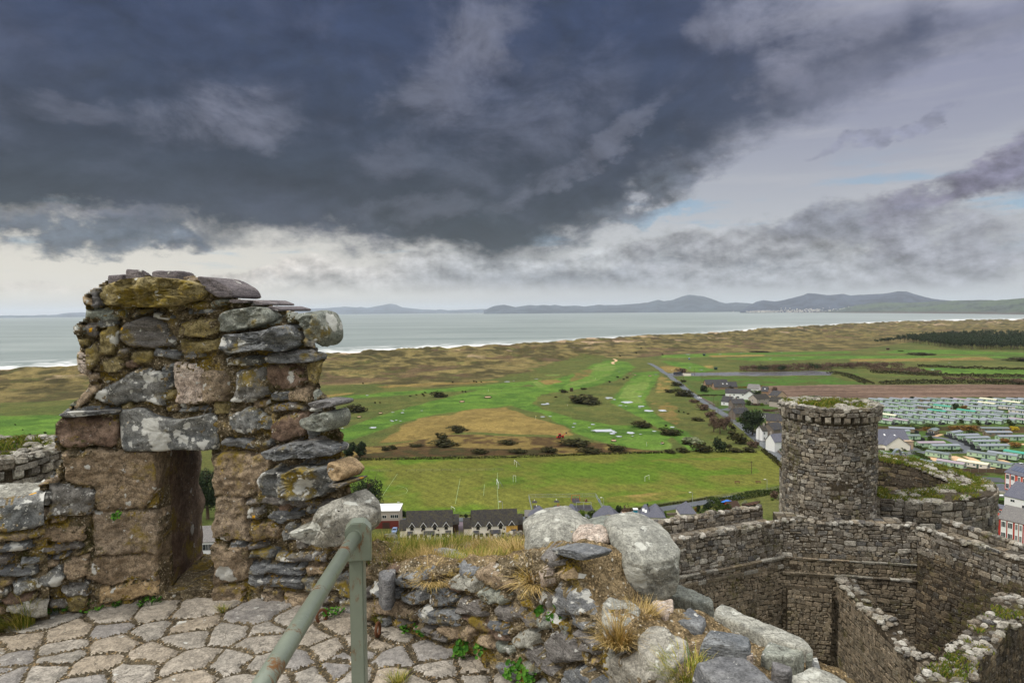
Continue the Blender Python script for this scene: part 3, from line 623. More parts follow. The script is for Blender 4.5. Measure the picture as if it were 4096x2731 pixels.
 fs = []; fm = []; fr = []
 for i in range(nS):
  for j in range(nZ):
   if not mask[i, j]: continue
   fm += [MI[i, j], 0]; fr += [RN[i, j], .5]
   fs.append((vid(i, j, 0), vid(i + 1, j, 0), vid(i + 1, j + 1, 0), vid(i, j + 1, 0)))
   fs.append((vid(i, j + 1, L - 1), vid(i + 1, j + 1, L - 1), vid(i + 1, j, L - 1), vid(i, j, L - 1)))
   for di, dj, e0, e1 in ((-1, 0, (i, j + 1), (i, j)), (1, 0, (i + 1, j), (i + 1, j + 1)), (0, -1, (i, j), (i + 1, j)), (0, 1, (i + 1, j + 1), (i, j + 1))):
    a, b = i + di, j + dj
    if 0 <= a < nS and 0 <= b < nZ and mask[a, b]: continue
    for l in range(L - 1): fs.append((vid(*e0, l), vid(*e0, l + 1), vid(*e1, l + 1), vid(*e1, l))); fm.append(MI[i, j] if l < 3 else SI['dark'] if sl - .1 < S[i] < sr + .1 and zb < Zs[j] < zt else 0); fr.append(.3)  # slit sides take darker stone: damp, with the recess's shade put into the colour
 raw_mesh('stonework', vs, fs, SMATS, smooth=True, parent=th, origin=base, fc=fr, midx=fm)
 mb = MB(); face_stone(mb, 'S', [(487, 1640), (587, 1632), (633, 1663), (714, 1678), (800, 1663), (830, 1655), (868, 1665), (874, 1740), (868, 1800), (740, 1792), (600, 1802), (505, 1797), (490, 1700)], SI['lichen'], .06, seed=3, back=.3, rough=.1)
 o = mb.build('lintel', SMATS, th, base, smooth=True)
 mb = MB(); face_stone(mb, 'A', [(835, 290), (1000, 240), (1250, 215), (1500, 245), (1640, 300), (1600, 380), (1400, 440), (1200, 450), (1000, 440), (880, 430), (830, 360)], SI['mossrock'], .10, seed=9, rough=.34, back=.3)
 mb.build('capstone', SMATS, th, base, smooth=True)
 for k, m, d, off, pts in (('B', 'green', .15, -.12, [(935, 500), (1060, 485), (1130, 485), (1190, 620), (1180, 700), (1140, 760), (1095, 760), (1055, 730), (1040, 630), (1000, 560)]),
        ('D', 'pale', .20, .0, [(1050, 400), (1130, 350), (1230, 420), (1275, 470), (1270, 560), (1200, 620), (1090, 640), (1000, 640), (950, 590), (880, 550), (900, 520), (1020, 500)])):
  mb = MB(); face_stone(mb, k, pts, SI[m], d, seed=21, off=off, blob=True, rough=.3); mb.build('boulder', SMATS, th, base, smooth=True)
 mb = MB()
 for k, z, m, pts in (('S', .185, 'purple', [(430, 1120), (490, 1108), (500, 1098), (440, 1104)]), ('S', .20, 'purple', [(500, 1105), (585, 1101), (580, 1090), (505, 1095)]), ('S', .21, 'purple', [(600, 1102), (740, 1106), (735, 1089), (620, 1089)])):
  sz = [wall_px(u, v) for u, v in pts]; s0, s1 = min(q[0] for q in sz), max(q[0] for q in sz); z0 = sum(q[1] for q in sz) / 4
  P, T, N = wl((s0 + s1) / 2)
  stone(mb, [(-(s1 - s0) / 2, 0), ((s1 - s0) / 2, -.02), ((s1 - s0) / 2 - .03, .3), (-(s1 - s0) / 2 + .04, .26)], Vector((P.x, P.y, z0 - .012)) + N * .03, T, -N, Vector((0, 0, 1)), .028, SI[m], seed=len(mb.f), rough=.03)
 for pts in ([(795, 1106), (860, 1112), (930, 1150), (950, 1190), (880, 1190), (845, 1165)], [(925, 1198), (1020, 1200), (1010, 1212), (935, 1212)], [(1027, 1197), (1075, 1215), (1070, 1222), (1030, 1218)], [(1087, 1222), (1140, 1236), (1135, 1246), (1090, 1236)]):
  face_stone(mb, 'S', pts, SI['purple'], .06, seed=len(mb.f), rough=.08, back=.3)
 mb.build('slate_slab', SMATS, th, base, smooth=True)
build_merlon()
def loft_wall(name, th, base, s0, s1, ztop, thick, mat_top, zbot=FLOOR - .08, outer=-9.0, fall=.08, ds=.011, ST=()):
 S = np.arange(s0, s1 + ds, ds); rows = []
 for s in S:
  P, T, N = wl(s); zt = ztop(s); tk = thick(s) if callable(thick) else thick; fl = fall(s) if callable(fall) else fall
  pr = [(0.03, z) for z in np.arange(zbot, zt - .03, .011)] + [(0.02, zt - .03), (0.0, zt - .008)] + [(-t, zt - fl * (t / tk) ** 2) for t in np.arange(.03, tk - .02, .015)] + [(-tk, zt - fl - .03), (-tk, zt - fl - .25), (-tk, zt - 1.0), (-tk + .05, EYE + outer)]
  rows.append((P, N, pr))
 n = max(len(r[2]) for r in rows); D_, Z_ = np.zeros((len(rows), n)), np.zeros((len(rows), n))
 for i, (P, N, pr) in enumerate(rows): q = np.array(pr); x = np.linspace(0, len(pr) - 1, n); D_[i] = np.interp(x, range(len(pr)), q[:, 0]); Z_[i] = np.interp(x, range(len(pr)), q[:, 1])
 SS = np.repeat(S[:, None], n, 1); HH, MI, RN = relief(SS, Z_, ST, 700 + int(s0 * 10)); TH, _a, _b = relief(SS, D_, (), 750, .8)
 vs = []; fs = []; mi = []; fr = []
 for i, (P, N, pr) in enumerate(rows):
  for j in range(n):
   d, z = D_[i, j], Z_[i, j]; p = Vector((P.x + N.x * d, P.y + N.y * d, z)); e = p * 7; w1 = mnoise.noise(e) * .02
   vs.append(p + (N * (HH[i, j] + w1 * .4) if d > -.005 else Vector((0, 0, TH[i, j] + .012 + w1))))
 for i in range(len(rows) - 1):
  for j in range(n - 1): t_ = D_[i, j] < -.01; fs.append((i * n + j, (i + 1) * n + j, (i + 1) * n + j + 1, i * n + j + 1)); mi.append(len(SMATS) if t_ else MI[i, j]); fr.append(.5 if t_ else RN[i, j])
 raw_mesh(name, vs, fs, SMATS + [mat_top], smooth=True, parent=th, origin=base, midx=mi, fc=fr)
sA = wall_px(150, 2300)[0]; sB = wall_px(1462, 2300)[0]; sC = wall_px(2095, 2260)[0]; sD = wall_px(2470, 2400)[0]
def build_parapet_left():
 base = wpt(wall_px(60, 2480)[0], FLOOR)
 th = empty('parapet_wall', base, 'low lichen-spotted rubble parapet joining the left side of the broken merlon', 'parapet'); th['kind'] = 'thing'
 zt = lambda s: EYE - .93 - .03 * (sA - s)
 ST = []; X = lambda k, m, d, pts, **kw: region(ST, k, m, d, pts)
 X('C', 'lichen', .05, [(0, 400), (30, 375), (250, 312), (300, 305), (305, 535), (130, 570), (0, 600)], rough=.1)
 X('C', 'slate', .05, [(0, 680), (190, 650), (205, 690), (0, 718)]); X('C', 'slate', .04, [(140, 770), (245, 760), (240, 790), (150, 800)])
 X('C', 'slate', .04, [(0, 740), (60, 740), (60, 780), (0, 790)]); X('C', 'lichen', .05, [(95, 930), (160, 900), (240, 910), (240, 960), (110, 970)])
 X('C', 'lichen', .05, [(0, 940), (50, 950), (40, 1000), (0, 1030)]); X('C', 'pale', .07, [(60, 1055), (200, 1035), (360, 1050), (370, 1100), (250, 1112), (60, 1088)])
 X('C', 'granite', .05, [(0, 610), (140, 590), (300, 560), (300, 600), (120, 640), (0, 650)]); X('C', 'slate', .03, [(0, 830), (120, 810), (230, 815), (220, 860), (60, 880), (0, 870)])
 X('C', 'granite', .04, [(0, 890), (80, 890), (80, 930), (0, 935)]); X('C', 'dark', .04, [(20, 1030), (60, 1000), (230, 985), (230, 1020), (60, 1045)])
 fillers(ST, .9, sA, FLOOR, EYE - .95, 90, 8, ['slate', 'lichen', 'granite', 'pink'])
 loft_wall('stonework', th, base, 0.9, sA + .05, zt, .6, M['pale'], ST=ST)
build_parapet_left()
def build_parapet_right():
 base = wpt(wall_px(1800, 2500)[0], FLOOR)
 th = empty('parapet_wall', base, 'low broken rubble parapet with grass in its gap and big pale boulders on top', 'parapet'); th['kind'] = 'thing'
 PR = [wall_px(u, v) for u, v in ((1440, 2200), (1480, 2238), (1560, 2262), (1700, 2262), (1800, 2262), (1930, 2248), (2010, 2240), (2055, 2235), (2085, 2215), (2110, 2200), (2180, 2190), (2250, 2192), (2285, 2215), (2310, 2320), (2350, 2410), (2480, 2520), (2600, 2620))]; PS, PZ = [q[0] for q in PR] + [q[0] for q in PR[-1:] for q in [(q[0] + .5, 0), (q[0] + 2, 0)]], [q[1] for q in PR] + [PR[-1][1]] * 2
 def zt(s): return float(np.interp(s, PS, PZ)) + .012 * math.sin(s * 19)
 tk = lambda s: .62 + .10 * float(ss(s, sD - .25, sD + .15))
 ST = []; mb = Each('top_stone', th, base)
 def X(k, m, d, pts, **kw):
  if d >= .12: face_stone(mb, k, pts, SI[m], d * .6, seed=len(mb.f) + 1, **kw)
  region(ST, k, m, min(d, .032), pts)
 for m, d, pts in (('slate', .05, [(110, 830), (190, 790), (185, 870), (115, 880)]), ('slate_clean', .09, [(360, 715), (640, 665), (660, 800), (580, 805), (430, 765)]), ('slate', .05, [(210, 760), (300, 750), (430, 790), (440, 870), (320, 880), (215, 830)]),
      ('granite', .05, [(250, 880), (400, 880), (560, 970), (560, 1045), (400, 1010), (270, 960)]), ('granite', .05, [(110, 900), (200, 920), (260, 990), (200, 1035), (110, 1030)]), ('slate', .05, [(450, 850), (640, 810), (640, 900), (540, 920), (470, 890)]), ('slate_clean', .06, [(700, 790), (840, 800), (900, 890), (760, 930), (700, 920)]),
      ('slate', .07, [(605, 960), (640, 945), (900, 980), (965, 1060), (950, 1100), (800, 1080), (620, 1040)]), ('slate', .07, [(925, 880), (970, 870), (1140, 910), (1150, 960), (1130, 1020), (930, 970)]), ('pale', .10, [(835, 735), (900, 695), (1000, 690), (1070, 740), (1060, 810), (940, 780)]),
      ('granite', .07, [(1060, 650), (1150, 630), (1230, 660), (1340, 770), (1320, 815), (1250, 800), (1100, 700)]), ('green', .07, [(1090, 830), (1130, 795), (1280, 830), (1330, 880), (1270, 930), (1130, 900)]), ('slate', .08, [(1225, 950), (1400, 975), (1540, 1000), (1575, 1060), (1560, 1100), (1380, 1030), (1300, 1060), (1235, 1040)]),
      ('dark', .05, [(960, 1010), (1050, 1000), (1180, 1100), (1310, 1180), (1300, 1200), (1080, 1110)]), ('slate_clean', .05, [(1180, 1060), (1300, 1080), (1305, 1140), (1190, 1100)]), ('granite', .05, [(740, 1090), (1000, 1100), (1060, 1120), (1000, 1200), (850, 1190), (760, 1150)]), ('slate', .04, [(560, 1100), (700, 1110), (830, 1210), (720, 1190)]),
      ('pale', .05, [(1370, 1180), (1490, 1105), (1560, 1140), (1550, 1220), (1530, 1270), (1440, 1250)]), ('slate', .04, [(280, 1010), (340, 1010), (350, 1070), (290, 1090)]), ('granite', .04, [(1100, 1160), (1190, 1160), (1210, 1260), (1110, 1220)]), ('slate', .05, [(400, 1030), (520, 1060), (540, 1100), (420, 1090)])):
  X('E', m, d, pts)
 for m, d, pts in (('slate', .09, [(390, 490), (440, 470), (530, 550), (540, 630), (500, 620), (430, 550)]), ('slate_clean', .12, [(490, 465), (620, 470), (800, 520), (760, 570), (640, 545), (540, 510)]), ('tan', .05, [(550, 660), (700, 640), (880, 740), (880, 860), (800, 900), (720, 870), (600, 740)]), ('slate', .08, [(510, 780), (540, 770), (700, 900), (730, 1000), (560, 1000), (510, 900)]),
      ('green', .07, [(385, 1000), (470, 980), (600, 1070), (610, 1130), (420, 1100)]), ('slate', .07, [(650, 1030), (700, 1025), (800, 1100), (790, 1130), (690, 1100)]), ('slate', .10, [(430, 1230), (480, 1140), (560, 1140), (680, 1270), (690, 1340), (560, 1370), (440, 1290)]), ('slate', .08, [(660, 1140), (700, 1130), (860, 1250), (840, 1320), (730, 1260)]),
      ('slate', .08, [(215, 1290), (330, 1290), (480, 1370), (560, 1490), (440, 1460), (240, 1340)]), ('slate', .09, [(560, 1560), (600, 1450), (700, 1420), (800, 1470), (910, 1570)]), ('pale', .10, [(900, 1430), (980, 1330), (1200, 1340), (1330, 1440), (1330, 1565), (950, 1565)]), ('green', .05, [(250, 1370), (330, 1400), (330, 1480), (260, 1450)]), ('pink', .04, [(370, 640), (470, 630), (470, 760), (400, 790)])):
  X('F', m, d, pts)
 fillers(ST, sB, WLs[-1] - 1.3, FLOOR, EYE - 1.05, 70, 9, ['slate', 'green', 'granite', 'dark', 'slate_clean', 'lichen'])
 loft_wall('stonework', th, base, sB - .05, WLs[-1] - 1.2, zt, tk, M['gravel'], fall=lambda s: .16 + .12 * float(ss(s, sC, sC - .2)) + .19 * float(ss(s, sC - .1, sC + .05) * ss(s, sD + .05, sD - .2)), ST=ST)
 for m, d, z, pts in (('pale', .05, -1.10, [(815, 940), (880, 900), (1050, 910), (1130, 960), (1110, 1080), (900, 1110), (830, 1060)]), ('pale', .05, -1.10, [(1110, 1200), (1200, 1130), (1300, 1150), (1510, 1250), (1510, 1350), (1390, 1410), (1250, 1370), (1120, 1290)]), ('pink', .07, -1.12, [(1210, 920), (1390, 880), (1395, 980), (1330, 1040), (1250, 990)]), ('slate_clean', .08, -1.14, [(1420, 1080), (1520, 920), (1660, 1050), (1620, 1150), (1440, 1090)]),
       ('green', .06, -1.20, [(1240, 820), (1350, 760), (1480, 790), (1700, 890), (1710, 940), (1560, 910), (1350, 850)]), ('slate_clean', .05, -1.1, [(790, 450), (840, 430), (890, 450), (890, 485), (820, 490)])):
  top_stone(mb, 'F', pts, z, SI[m], d, seed=len(mb.f), back=.1, rough=.08, cut=.08)
 for m, d, z, pts in (('pale', .05, -1.16, [(510, 1000), (555, 910), (700, 980), (1240, 1210), (1310, 1310), (1180, 1270), (950, 1215), (800, 1130), (640, 1060)]), ('slate_clean', .06, -1.06, [(405, 1250), (480, 1140), (800, 1190), (805, 1270), (700, 1280), (420, 1250)]), ('green', .05, -1.12, [(890, 1320), (950, 1230), (1240, 1310), (1160, 1360), (940, 1350)]), ('slate_clean', .05, -1.08, [(970, 1380), (1150, 1440), (1100, 1480), (1000, 1460)]),
       ('slate_clean', .08, -1.00, [(340, 1390), (560, 1350), (740, 1360), (880, 1440), (1100, 1640), (600, 1640)]), ('pale', .08, -1.08, [(1140, 1510), (1300, 1430), (1480, 1480), (1590, 1560), (1700, 1680), (1200, 1700)]), ('lichen', .08, -1.16, [(1290, 1375), (1340, 1350), (1380, 1480), (1320, 1440)]), ('pink', .05, -1.09, [(760, 1330), (830, 1320), (830, 1350), (770, 1350)]), ('green', .06, -1.14, [(1250, 1330), (1300, 1320), (1310, 1350)])):
  top_stone(mb, 'G', pts, z, SI[m], d, seed=len(mb.f), back=.1, rough=.05, tilt=.05, cut=.07)
 for m, d, z, pts in (('slate_clean', .05, -1.30, [(220, 670), (380, 640), (330, 735), (260, 740)]), ('green', .05, -1.31, [(720, 670), (800, 650), (930, 650), (900, 690), (760, 700)]), ('pale', .05, -1.33, [(650, 500), (780, 490), (960, 520), (960, 560), (820, 550), (700, 520)]), ('pale', .05, -1.32, [(640, 595), (700, 590), (690, 620)]), ('green', .06, -1.38, [(260, 370), (360, 360), (390, 400), (300, 400)]), ('pale', .05, -1.36, [(340, 430), (400, 425), (410, 460), (350, 460)])):
  top_stone(mb, 'E', pts, z, SI[m], d, seed=len(mb.f), back=.1, rough=.1)
 CUT = {('pale', 3.22): (((-.25, -.5, .9), .70), ((-.1, -1, -.1), .78), ((.6, -.3, .8), .8)), ('pale', 2.86): (((-.1, -.55, .85), .66), ((0, -1, -.12), .70), ((.95, -.3, 0), .86), ((-1, -.2, 0), .88))}
 for k, m, d, y, ro, pts in (('F', 'pale', .26, 3.22, .12, [(172, 350), (230, 300), (300, 258), (440, 213), (560, 213), (680, 250), (760, 292), (740, 330), (600, 360), (500, 380), (400, 450), (330, 500), (290, 550), (220, 545), (205, 430)]),
        ('F', 'pink', .12, 3.0, .15, [(570, 410), (640, 340), (760, 325), (870, 330), (880, 375), (740, 430), (640, 430)]), ('F', 'green', .16, 3.2, .15, [(690, 300), (850, 278), (1040, 300), (1000, 345), (750, 340)]),
        ('F', 'pale', .30, 2.86, .10, [(865, 370), (950, 310), (1150, 298), (1260, 330), (1370, 390), (1400, 500), (1422, 580), (1380, 640), (1320, 720), (1255, 760), (1240, 800), (1060, 803), (960, 803), (945, 700), (950, 560), (905, 440)])):
  mb = MB(); plane_stone(mb, k, pts, y, SI[m], d, seed=31 + len(pts), blob=True, rough=ro, tilt=.05, cuts=CUT.get((m, y), ())); mb.build('boulder', SMATS, th, base, smooth=True)
build_parapet_right()
def build_paving():
 C, D, E = (lambda a: cpx('C', a)), (lambda a: cpx('D', a)), (lambda a: cpx('E', a))
 px = C([(250, 1180), (740, 1140), (990, 1120), (430, 1245), (700, 1220), (970, 1220), (1220, 1110), (120, 1310), (400, 1335), (710, 1320), (1200, 1200), (1180, 1280), (60, 1425), (390, 1405), (990, 1372), (600, 1450), (260, 1505), (820, 1490), (560, 1560), (-60, 1500), (-100, 1380), (30, 1540)]) \
  + D([(500, 1140), (350, 1240), (590, 1220), (720, 1165), (340, 1435), (100, 1425), (110, 1540), (560, 1300), (860, 1262), (970, 1350), (760, 1410), (1060, 1180), (560, 1440), (1210, 1300), (1050, 1475), (850, 1540), (1120, 1400), (420, 1570), (640, 1590)]) \
  + E([(310, 1170), (180, 1240), (320, 1370), (650, 1300), (700, 1455), (1000, 1425), (290, 1500), (1270, 1540), (985, 1550), (520, 1575), (60, 1330), (60, 1500), (780, 1590), (1500, 1600)])
 seeds = [(g.x, g.y) for g in (ground(u, v, FLOOR) for u, v in px)]
 rr = random.Random(3)
 for _ in range(2500):
  p = (rr.uniform(-4.6, 1.3), rr.uniform(.6, 3.4))
  if proj((p[0], p[1], FLOOR))[1] < 2745 and -40 < proj((p[0], p[1], FLOOR))[0]: continue
  if min(math.dist(p, q) for q in seeds) > .27: seeds.append(p)
 def clip(poly, nx, ny, d):
  out = []
  for i in range(len(poly)):
   a, b = poly[i], poly[(i + 1) % len(poly)]; fa, fb = nx * a[0] + ny * a[1] - d, nx * b[0] + ny * b[1] - d
   if fa <= 0: out.append(a)
   if fa * fb < 0: t = fa / (fa - fb); out.append((a[0] + (b[0] - a[0]) * t, a[1] + (b[1] - a[1]) * t))
  return out
 polys = []
 for i, s in enumerate(seeds):
  poly = [(s[0] - .6, s[1] - .6), (s[0] + .6, s[1] - .6), (s[0] + .6, s[1] + .6), (s[0] - .6, s[1] + .6)]
  g = rr.uniform(.006, .012)
  for j, q in enumerate(seeds):
   if i == j: continue
   dx, dy = q[0] - s[0], q[1] - s[1]; l = math.hypot(dx, dy)
   if l > 1.2: continue
   poly = clip(poly, dx / l, dy / l, (dx * (s[0] + q[0]) / 2 + dy * (s[1] + q[1]) / 2) / l - g)
   if len(poly) < 3: break
  if len(poly) < 3: continue
  polys.append(([(min(max(x, s[0] - .36), s[0] + .36), min(max(y, s[1] - .30), s[1] + .30)) for x, y in poly], 2 if rr.random() < .25 else 1, rr.uniform(.012, .02), 'flag'))
 X, Y = np.arange(-4.9, 1.2, .008), np.arange(.6, 4.1, .008); XX, YY = np.meshgrid(X, Y, indexing='ij'); ny = len(Y)
 H, MI, RN, BD = relief(XX, YY, polys, 40, .5, True, .0, .0)
 H = .010 * (fbm(XX / .05, YY / .05, 3, 77) - .5) + .012 * (fbm(XX / .25, YY / .25, 2, 78) - .5) + .004 * (fbm(XX / .02, YY / .02, 2, 79) - .5) + .011 * ss(BD, 0, .016); MI = np.where(BD > .003 + .012 * (fbm(XX / .03, YY / .03, 2, 80) - .4), MI, 0)
 ins = inpoly(XX, YY, [(a + .14 * a / max(.5, math.hypot(a, b)), b + .14 * b / max(.5, math.hypot(a, b))) for a, b in WL] + [(-5.5, -1.1)])
 vs = np.stack([XX, YY, FLOOR - .008 + H], -1).reshape(-1, 3); idx = np.arange(XX.size).reshape(XX.shape); F = np.stack([idx[:-1, :-1], idx[1:, :-1], idx[1:, 1:], idx[:-1, 1:]], -1)[ins[:-1, :-1]]; mi = MI[:-1, :-1][ins[:-1, :-1]]; rn = RN[:-1, :-1][ins[:-1, :-1]]
 tag(raw_mesh('pavement', vs, F, [M['joint'], M['flag'], M['flag_slate']], smooth=True, midx=mi, fc=rn), 'crazy paving of irregular flagstones on the turret roof', kind='structure')
build_paving()
def build_rail():
 y0 = 2.2
 m, w, b = new_mat('green_paint'); tc = w.node('ShaderNodeTexCoord').outputs['Object']
 n = w.noise(tc, 9, 6, .65); n2 = w.noise(tc, 60, 4, .6)
 rust = w.math('MULTIPLY', w.step(w.noise(w.vmath('MULTIPLY', tc, (1, 1, .35)), 14, 6, .7), .57, .66), 1.0)
 col = w.mix(n, lin(98, 106, 92), lin(132, 139, 124)); col = w.mix(rust, col, w.mix(n2, lin(92, 56, 26), lin(120, 86, 42)))
 w.put(b.inputs['Base Color'], col); w.put(b.inputs['Roughness'], w.mix(rust, (.33, .33, .33), (.85, .85, .85))); bump(w, b, w.math('ADD', n2, w.math('MULTIPLY', n, 2.0)), .25, .004)
 p0 = at(1428, 2150, y0); base = Vector((p0.x, p0.y, FLOOR))
 th = empty('handrail', base, 'grey green painted steel handrail with a square post at its end', 'handrail')
 bmx = bmesh.new(); bmesh.ops.create_cube(bmx, size=1); hgt = p0.z - FLOOR + .0
 bmesh.ops.scale(bmx, vec=(.046, .046, hgt), verts=bmx.verts); bmesh.ops.translate(bmx, vec=(0, 0, hgt / 2), verts=bmx.verts)
 bmesh.ops.bevel(bmx, geom=bmx.edges[:], offset=.004, segments=2, affect='EDGES'); me = bpy.data.meshes.new('post'); bmx.to_mesh(me); me.materials.append(m)
 o = bpy.data.objects.new('post', me); COL.objects.link(o); o.parent = th
 bmx = bmesh.new(); w2, t2, h2 = .042, .032, .105
 pr = [(-w2, -.04), (w2, -.04), (w2, h2 - .042), (w2 - .022, h2 - .018), (-w2 + .022, h2 - .018), (-w2, h2 - .042)]
 f0 = [bmx.verts.new((x, -t2, z)) for x, z in pr]; f1 = [bmx.verts.new((x, t2, z)) for x, z in pr]
 bmx.faces.new(f0); bmx.faces.new(f1[::-1])
 for i in range(6): bmx.faces.new((f0[i], f1[i], f1[(i + 1) % 6], f0[(i + 1) % 6]))
 bmesh.ops.recalc_face_normals(bmx, faces=bmx.faces[:]); bmesh.ops.bevel(bmx, geom=bmx.edges[:], offset=.003, segments=2, affect='EDGES')
 me = bpy.data.meshes.new('post_head'); bmx.to_mesh(me); me.materials.append(m); o = bpy.data.objects.new('post_head', me); COL.objects.link(o); o.parent = th; o.location = (.005, 0, hgt - .028); o.rotation_euler = (0, 0, R(10))
 a = Vector((p0.x - .002, p0.y - .02, p0.z + .012)); zr = a.z
 d = ground(1055, 2731, zr); e = a + (d - a) * 1.75
 mb = MB(); mb.tube(a, e, .0215, n=24); bead = MB()
 dd = (e - a).normalized()
 mb.tube(a + dd * .008, a + dd * .014, .026, n=24)
 mb.build('rail', m, th, base, smooth=False)
 rail = COL.objects['rail'] if 'rail' in COL.objects else None
 if rail: rail.data.polygons.foreach_set('use_smooth', [len(p.vertices) == 4 for p in rail.data.polygons])
 mr = plain('rusty_iron', (96, 62, 40), .9, .35, 40)
 for (u, v, lab) in ((1288, 2485, 'rusty iron ring standing in the paving, left of the handrail post'), (1512, 2540, 'worn iron loop set in the paving, right of the handrail post')):
  g = ground(u, v, FLOOR); bmx = bmesh.new(); R0, r0 = .026, .008; ns, nr = 20, 8
  vv = [[bmx.verts.new(((R0 + r0 * math.cos(2 * math.pi * j / nr)) * math.cos(2 * math.pi * i / ns), r0 * math.sin(2 * math.pi * j / nr), .03 + (R0 * 1.25 + r0 * math.cos(2 * math.pi * j / nr)) * math.sin(2 * math.pi * i / ns))) for j in range(nr)] for i in range(ns)]
  for i in range(ns):
   for j in range(nr): bmx.faces.new((vv[i][j], vv[(i + 1) % ns][j], vv[(i + 1) % ns][(j + 1) % nr], vv[i][(j + 1) % nr]))
  me = bpy.data.meshes.new('iron_ring'); bmx.to_mesh(me); me.materials.append(mr); o = bpy.data.objects.new('iron_ring', me); COL.objects.link(o); o.location = g; o.rotation_euler = (0, 0, R(35 if u < 1400 else 80)); tag(o, lab, 'iron ring')
build_rail()
def blade_mat(name, a, b_, c):
 m, w, b = new_mat(name); r = rnd(w)
 w.put(b.inputs['Base Color'], w.ramp(r, [(0, lin(*a)), (.5, lin(*b_)), (1, lin(*c))])); b.inputs['Roughness'].default_value = .7; b.inputs['Specular IOR Level'].default_value = .15
 return m
M['blade'] = blade_mat('grass_blade', (78, 104, 30), (132, 134, 50), (190, 168, 96)); M['straw'] = blade_mat('dry_grass_blade', (120, 108, 52), (184, 156, 96), (206, 180, 128)); M['leaf'] = blade_mat('weed_leaf', (36, 74, 20), (62, 110, 30), (96, 136, 46))
def tuft(name, loc, n, L, spread, lean, mat, label, seed, wdt=.0028, droop=.6):
 rr = random.Random(seed); mb = MB()
 wdt *= .62
 for _ in range(int(n * 2.6)):
  a = rr.uniform(0, 6.283); r0 = 1.25 * spread * math.sqrt(rr.random()); p = Vector((math.cos(a) * r0, math.sin(a) * r0, -.01)); d = Vector((math.cos(a) * rr.uniform(.1, .9), math.sin(a) * rr.uniform(.1, .9), 1)) + Vector(lean); d.normalize()
  l = L * .92 * rr.uniform(.25, 1.15); w_ = wdt * rr.uniform(.6, 1.3); side = d.cross(Vector((0, 0, 1))).normalized() if abs(d.z) < .99 else Vector((1, 0, 0)); pts = []
  for k in range(5):
   t = k / 4; pts.append((p.copy(), w_ * (1 - t * .85))); p = p + d * l / 4; d = (d + Vector((d.x, d.y, 0)) * .25 - Vector((0, 0, droop * .35 * (k + 1) / 4)) + Vector((rr.uniform(-.3, .3), rr.uniform(-.3, .3), rr.uniform(-.1, .1)))).normalized()
  vs = []
  for q, ww in pts: vs += [q - side * ww, q + side * ww]
  mb.add(vs, [(2 * k, 2 * k + 1, 2 * k + 3, 2 * k + 2) for k in range(4)], 0, rr.random())
 o = mb.build(name, mat); o.location = loc; tag(o, label, 'grass tuft', 'grass tufts on the near wall'); return o
def wp(u, v, d=0.02): s, z = wall_px(u, v); return wpt(s, z, d)
def tp(u, v, z): return ground(u, v, EYE + z)
for i, (p, n, L, sp, lean, mt, lab) in enumerate([
 (tp(1500, 2225, -1.32), 260, .15, .09, (.2, 0, 0), 'blade', 'yellow green grass tuft on the wall right beside the post head'),
 (tp(1570, 2235, -1.33), 260, .14, .10, (.1, 0, 0), 'blade', 'broad low grass tuft above the clean dark slate stone of the gap'),
 (tp(1650, 2205, -1.36), 240, .15, .08, (0, 0, .2), 'blade', 'upright green grass tuft in front of the cream terrace row'),
 (tp(1705, 2255, -1.33), 240, .17, .07, (-.1, -.2, .1), 'straw', 'tall straw coloured grass tuft in the middle of the wall gap'),
 (tp(1770, 2190, -1.38), 220, .12, .10, (0, 0, 0), 'blade', 'low yellowish grass tuft behind the flat pale slab in the gap'),
 (tp(1915, 2265, -1.31), 150, .16, .05, (0, 0, .1), 'straw', 'thin upright dry grass tuft in front of the flat slab'),
 (tp(1985, 2250, -1.30), 240, .13, .09, (.1, 0, 0), 'blade', 'spreading green and straw tuft left of the big pale boulder'),
 (tp(2060, 2215, -1.30), 260, .17, .09, (-.3, 0, .1), 'straw', 'thick blond grass clump against the big pale boulder'),
 (tp(2020, 2290, -1.29), 110, .13, .04, (0, -.3, 0), 'straw', 'small dry tuft hanging over the edge below the blond clump'),
 (wp(1735, 2310), 120, .16, .03, (.1, -.6, -.6), 'straw', 'straggling dry grass hanging down the wall face below the gap'),
 (wp(2150, 2320), 110, .17, .02, (.1, -.5, -.7), 'straw', 'dead brown grass drooping from a crack under the mossy mound'),
 (wp(2500, 2560, .03), 200, .14, .03, (-.1, -.5, -.1), 'straw', 'long dry grass tuft spilling over the wall top between rounded stones'),
 (tp(2570, 2465, -1.13), 130, .09, .04, (.2, 0, .2), 'straw', 'short orange grass tuft just above the long spilling one'),
 (tp(2740, 2690, -1.12), 150, .09, .06, (-.2, 0, 0), 'blade', 'dry grass tuft at the lower edge beside the large flat slab'),
 (tp(60, 2495, -1.59), 300, .21, .07, (-.5, -.2, 0), 'blade', 'long dark green grass tuft at the foot of the lichened parapet'),
 (tp(890, 2440, -1.6), 40, .06, .015, (0, 0, .2), 'blade', 'tiny grass sprig at the foot of the arrow slit'),
 (tp(1525, 2480, -1.58), 70, .08, .025, (0, 0, .2), 'blade', 'small grass sprig behind the iron loop at the wall foot'),
 (tp(1590, 2726, -1.6), 90, .07, .03, (0, 0, .1), 'blade', 'low grass sprig in a paving joint near the bottom edge')]):
 tuft('grass_tuft', p, n, L * (.66 if i < 9 else 1), sp, lean, M[mt], lab, 50 + i)
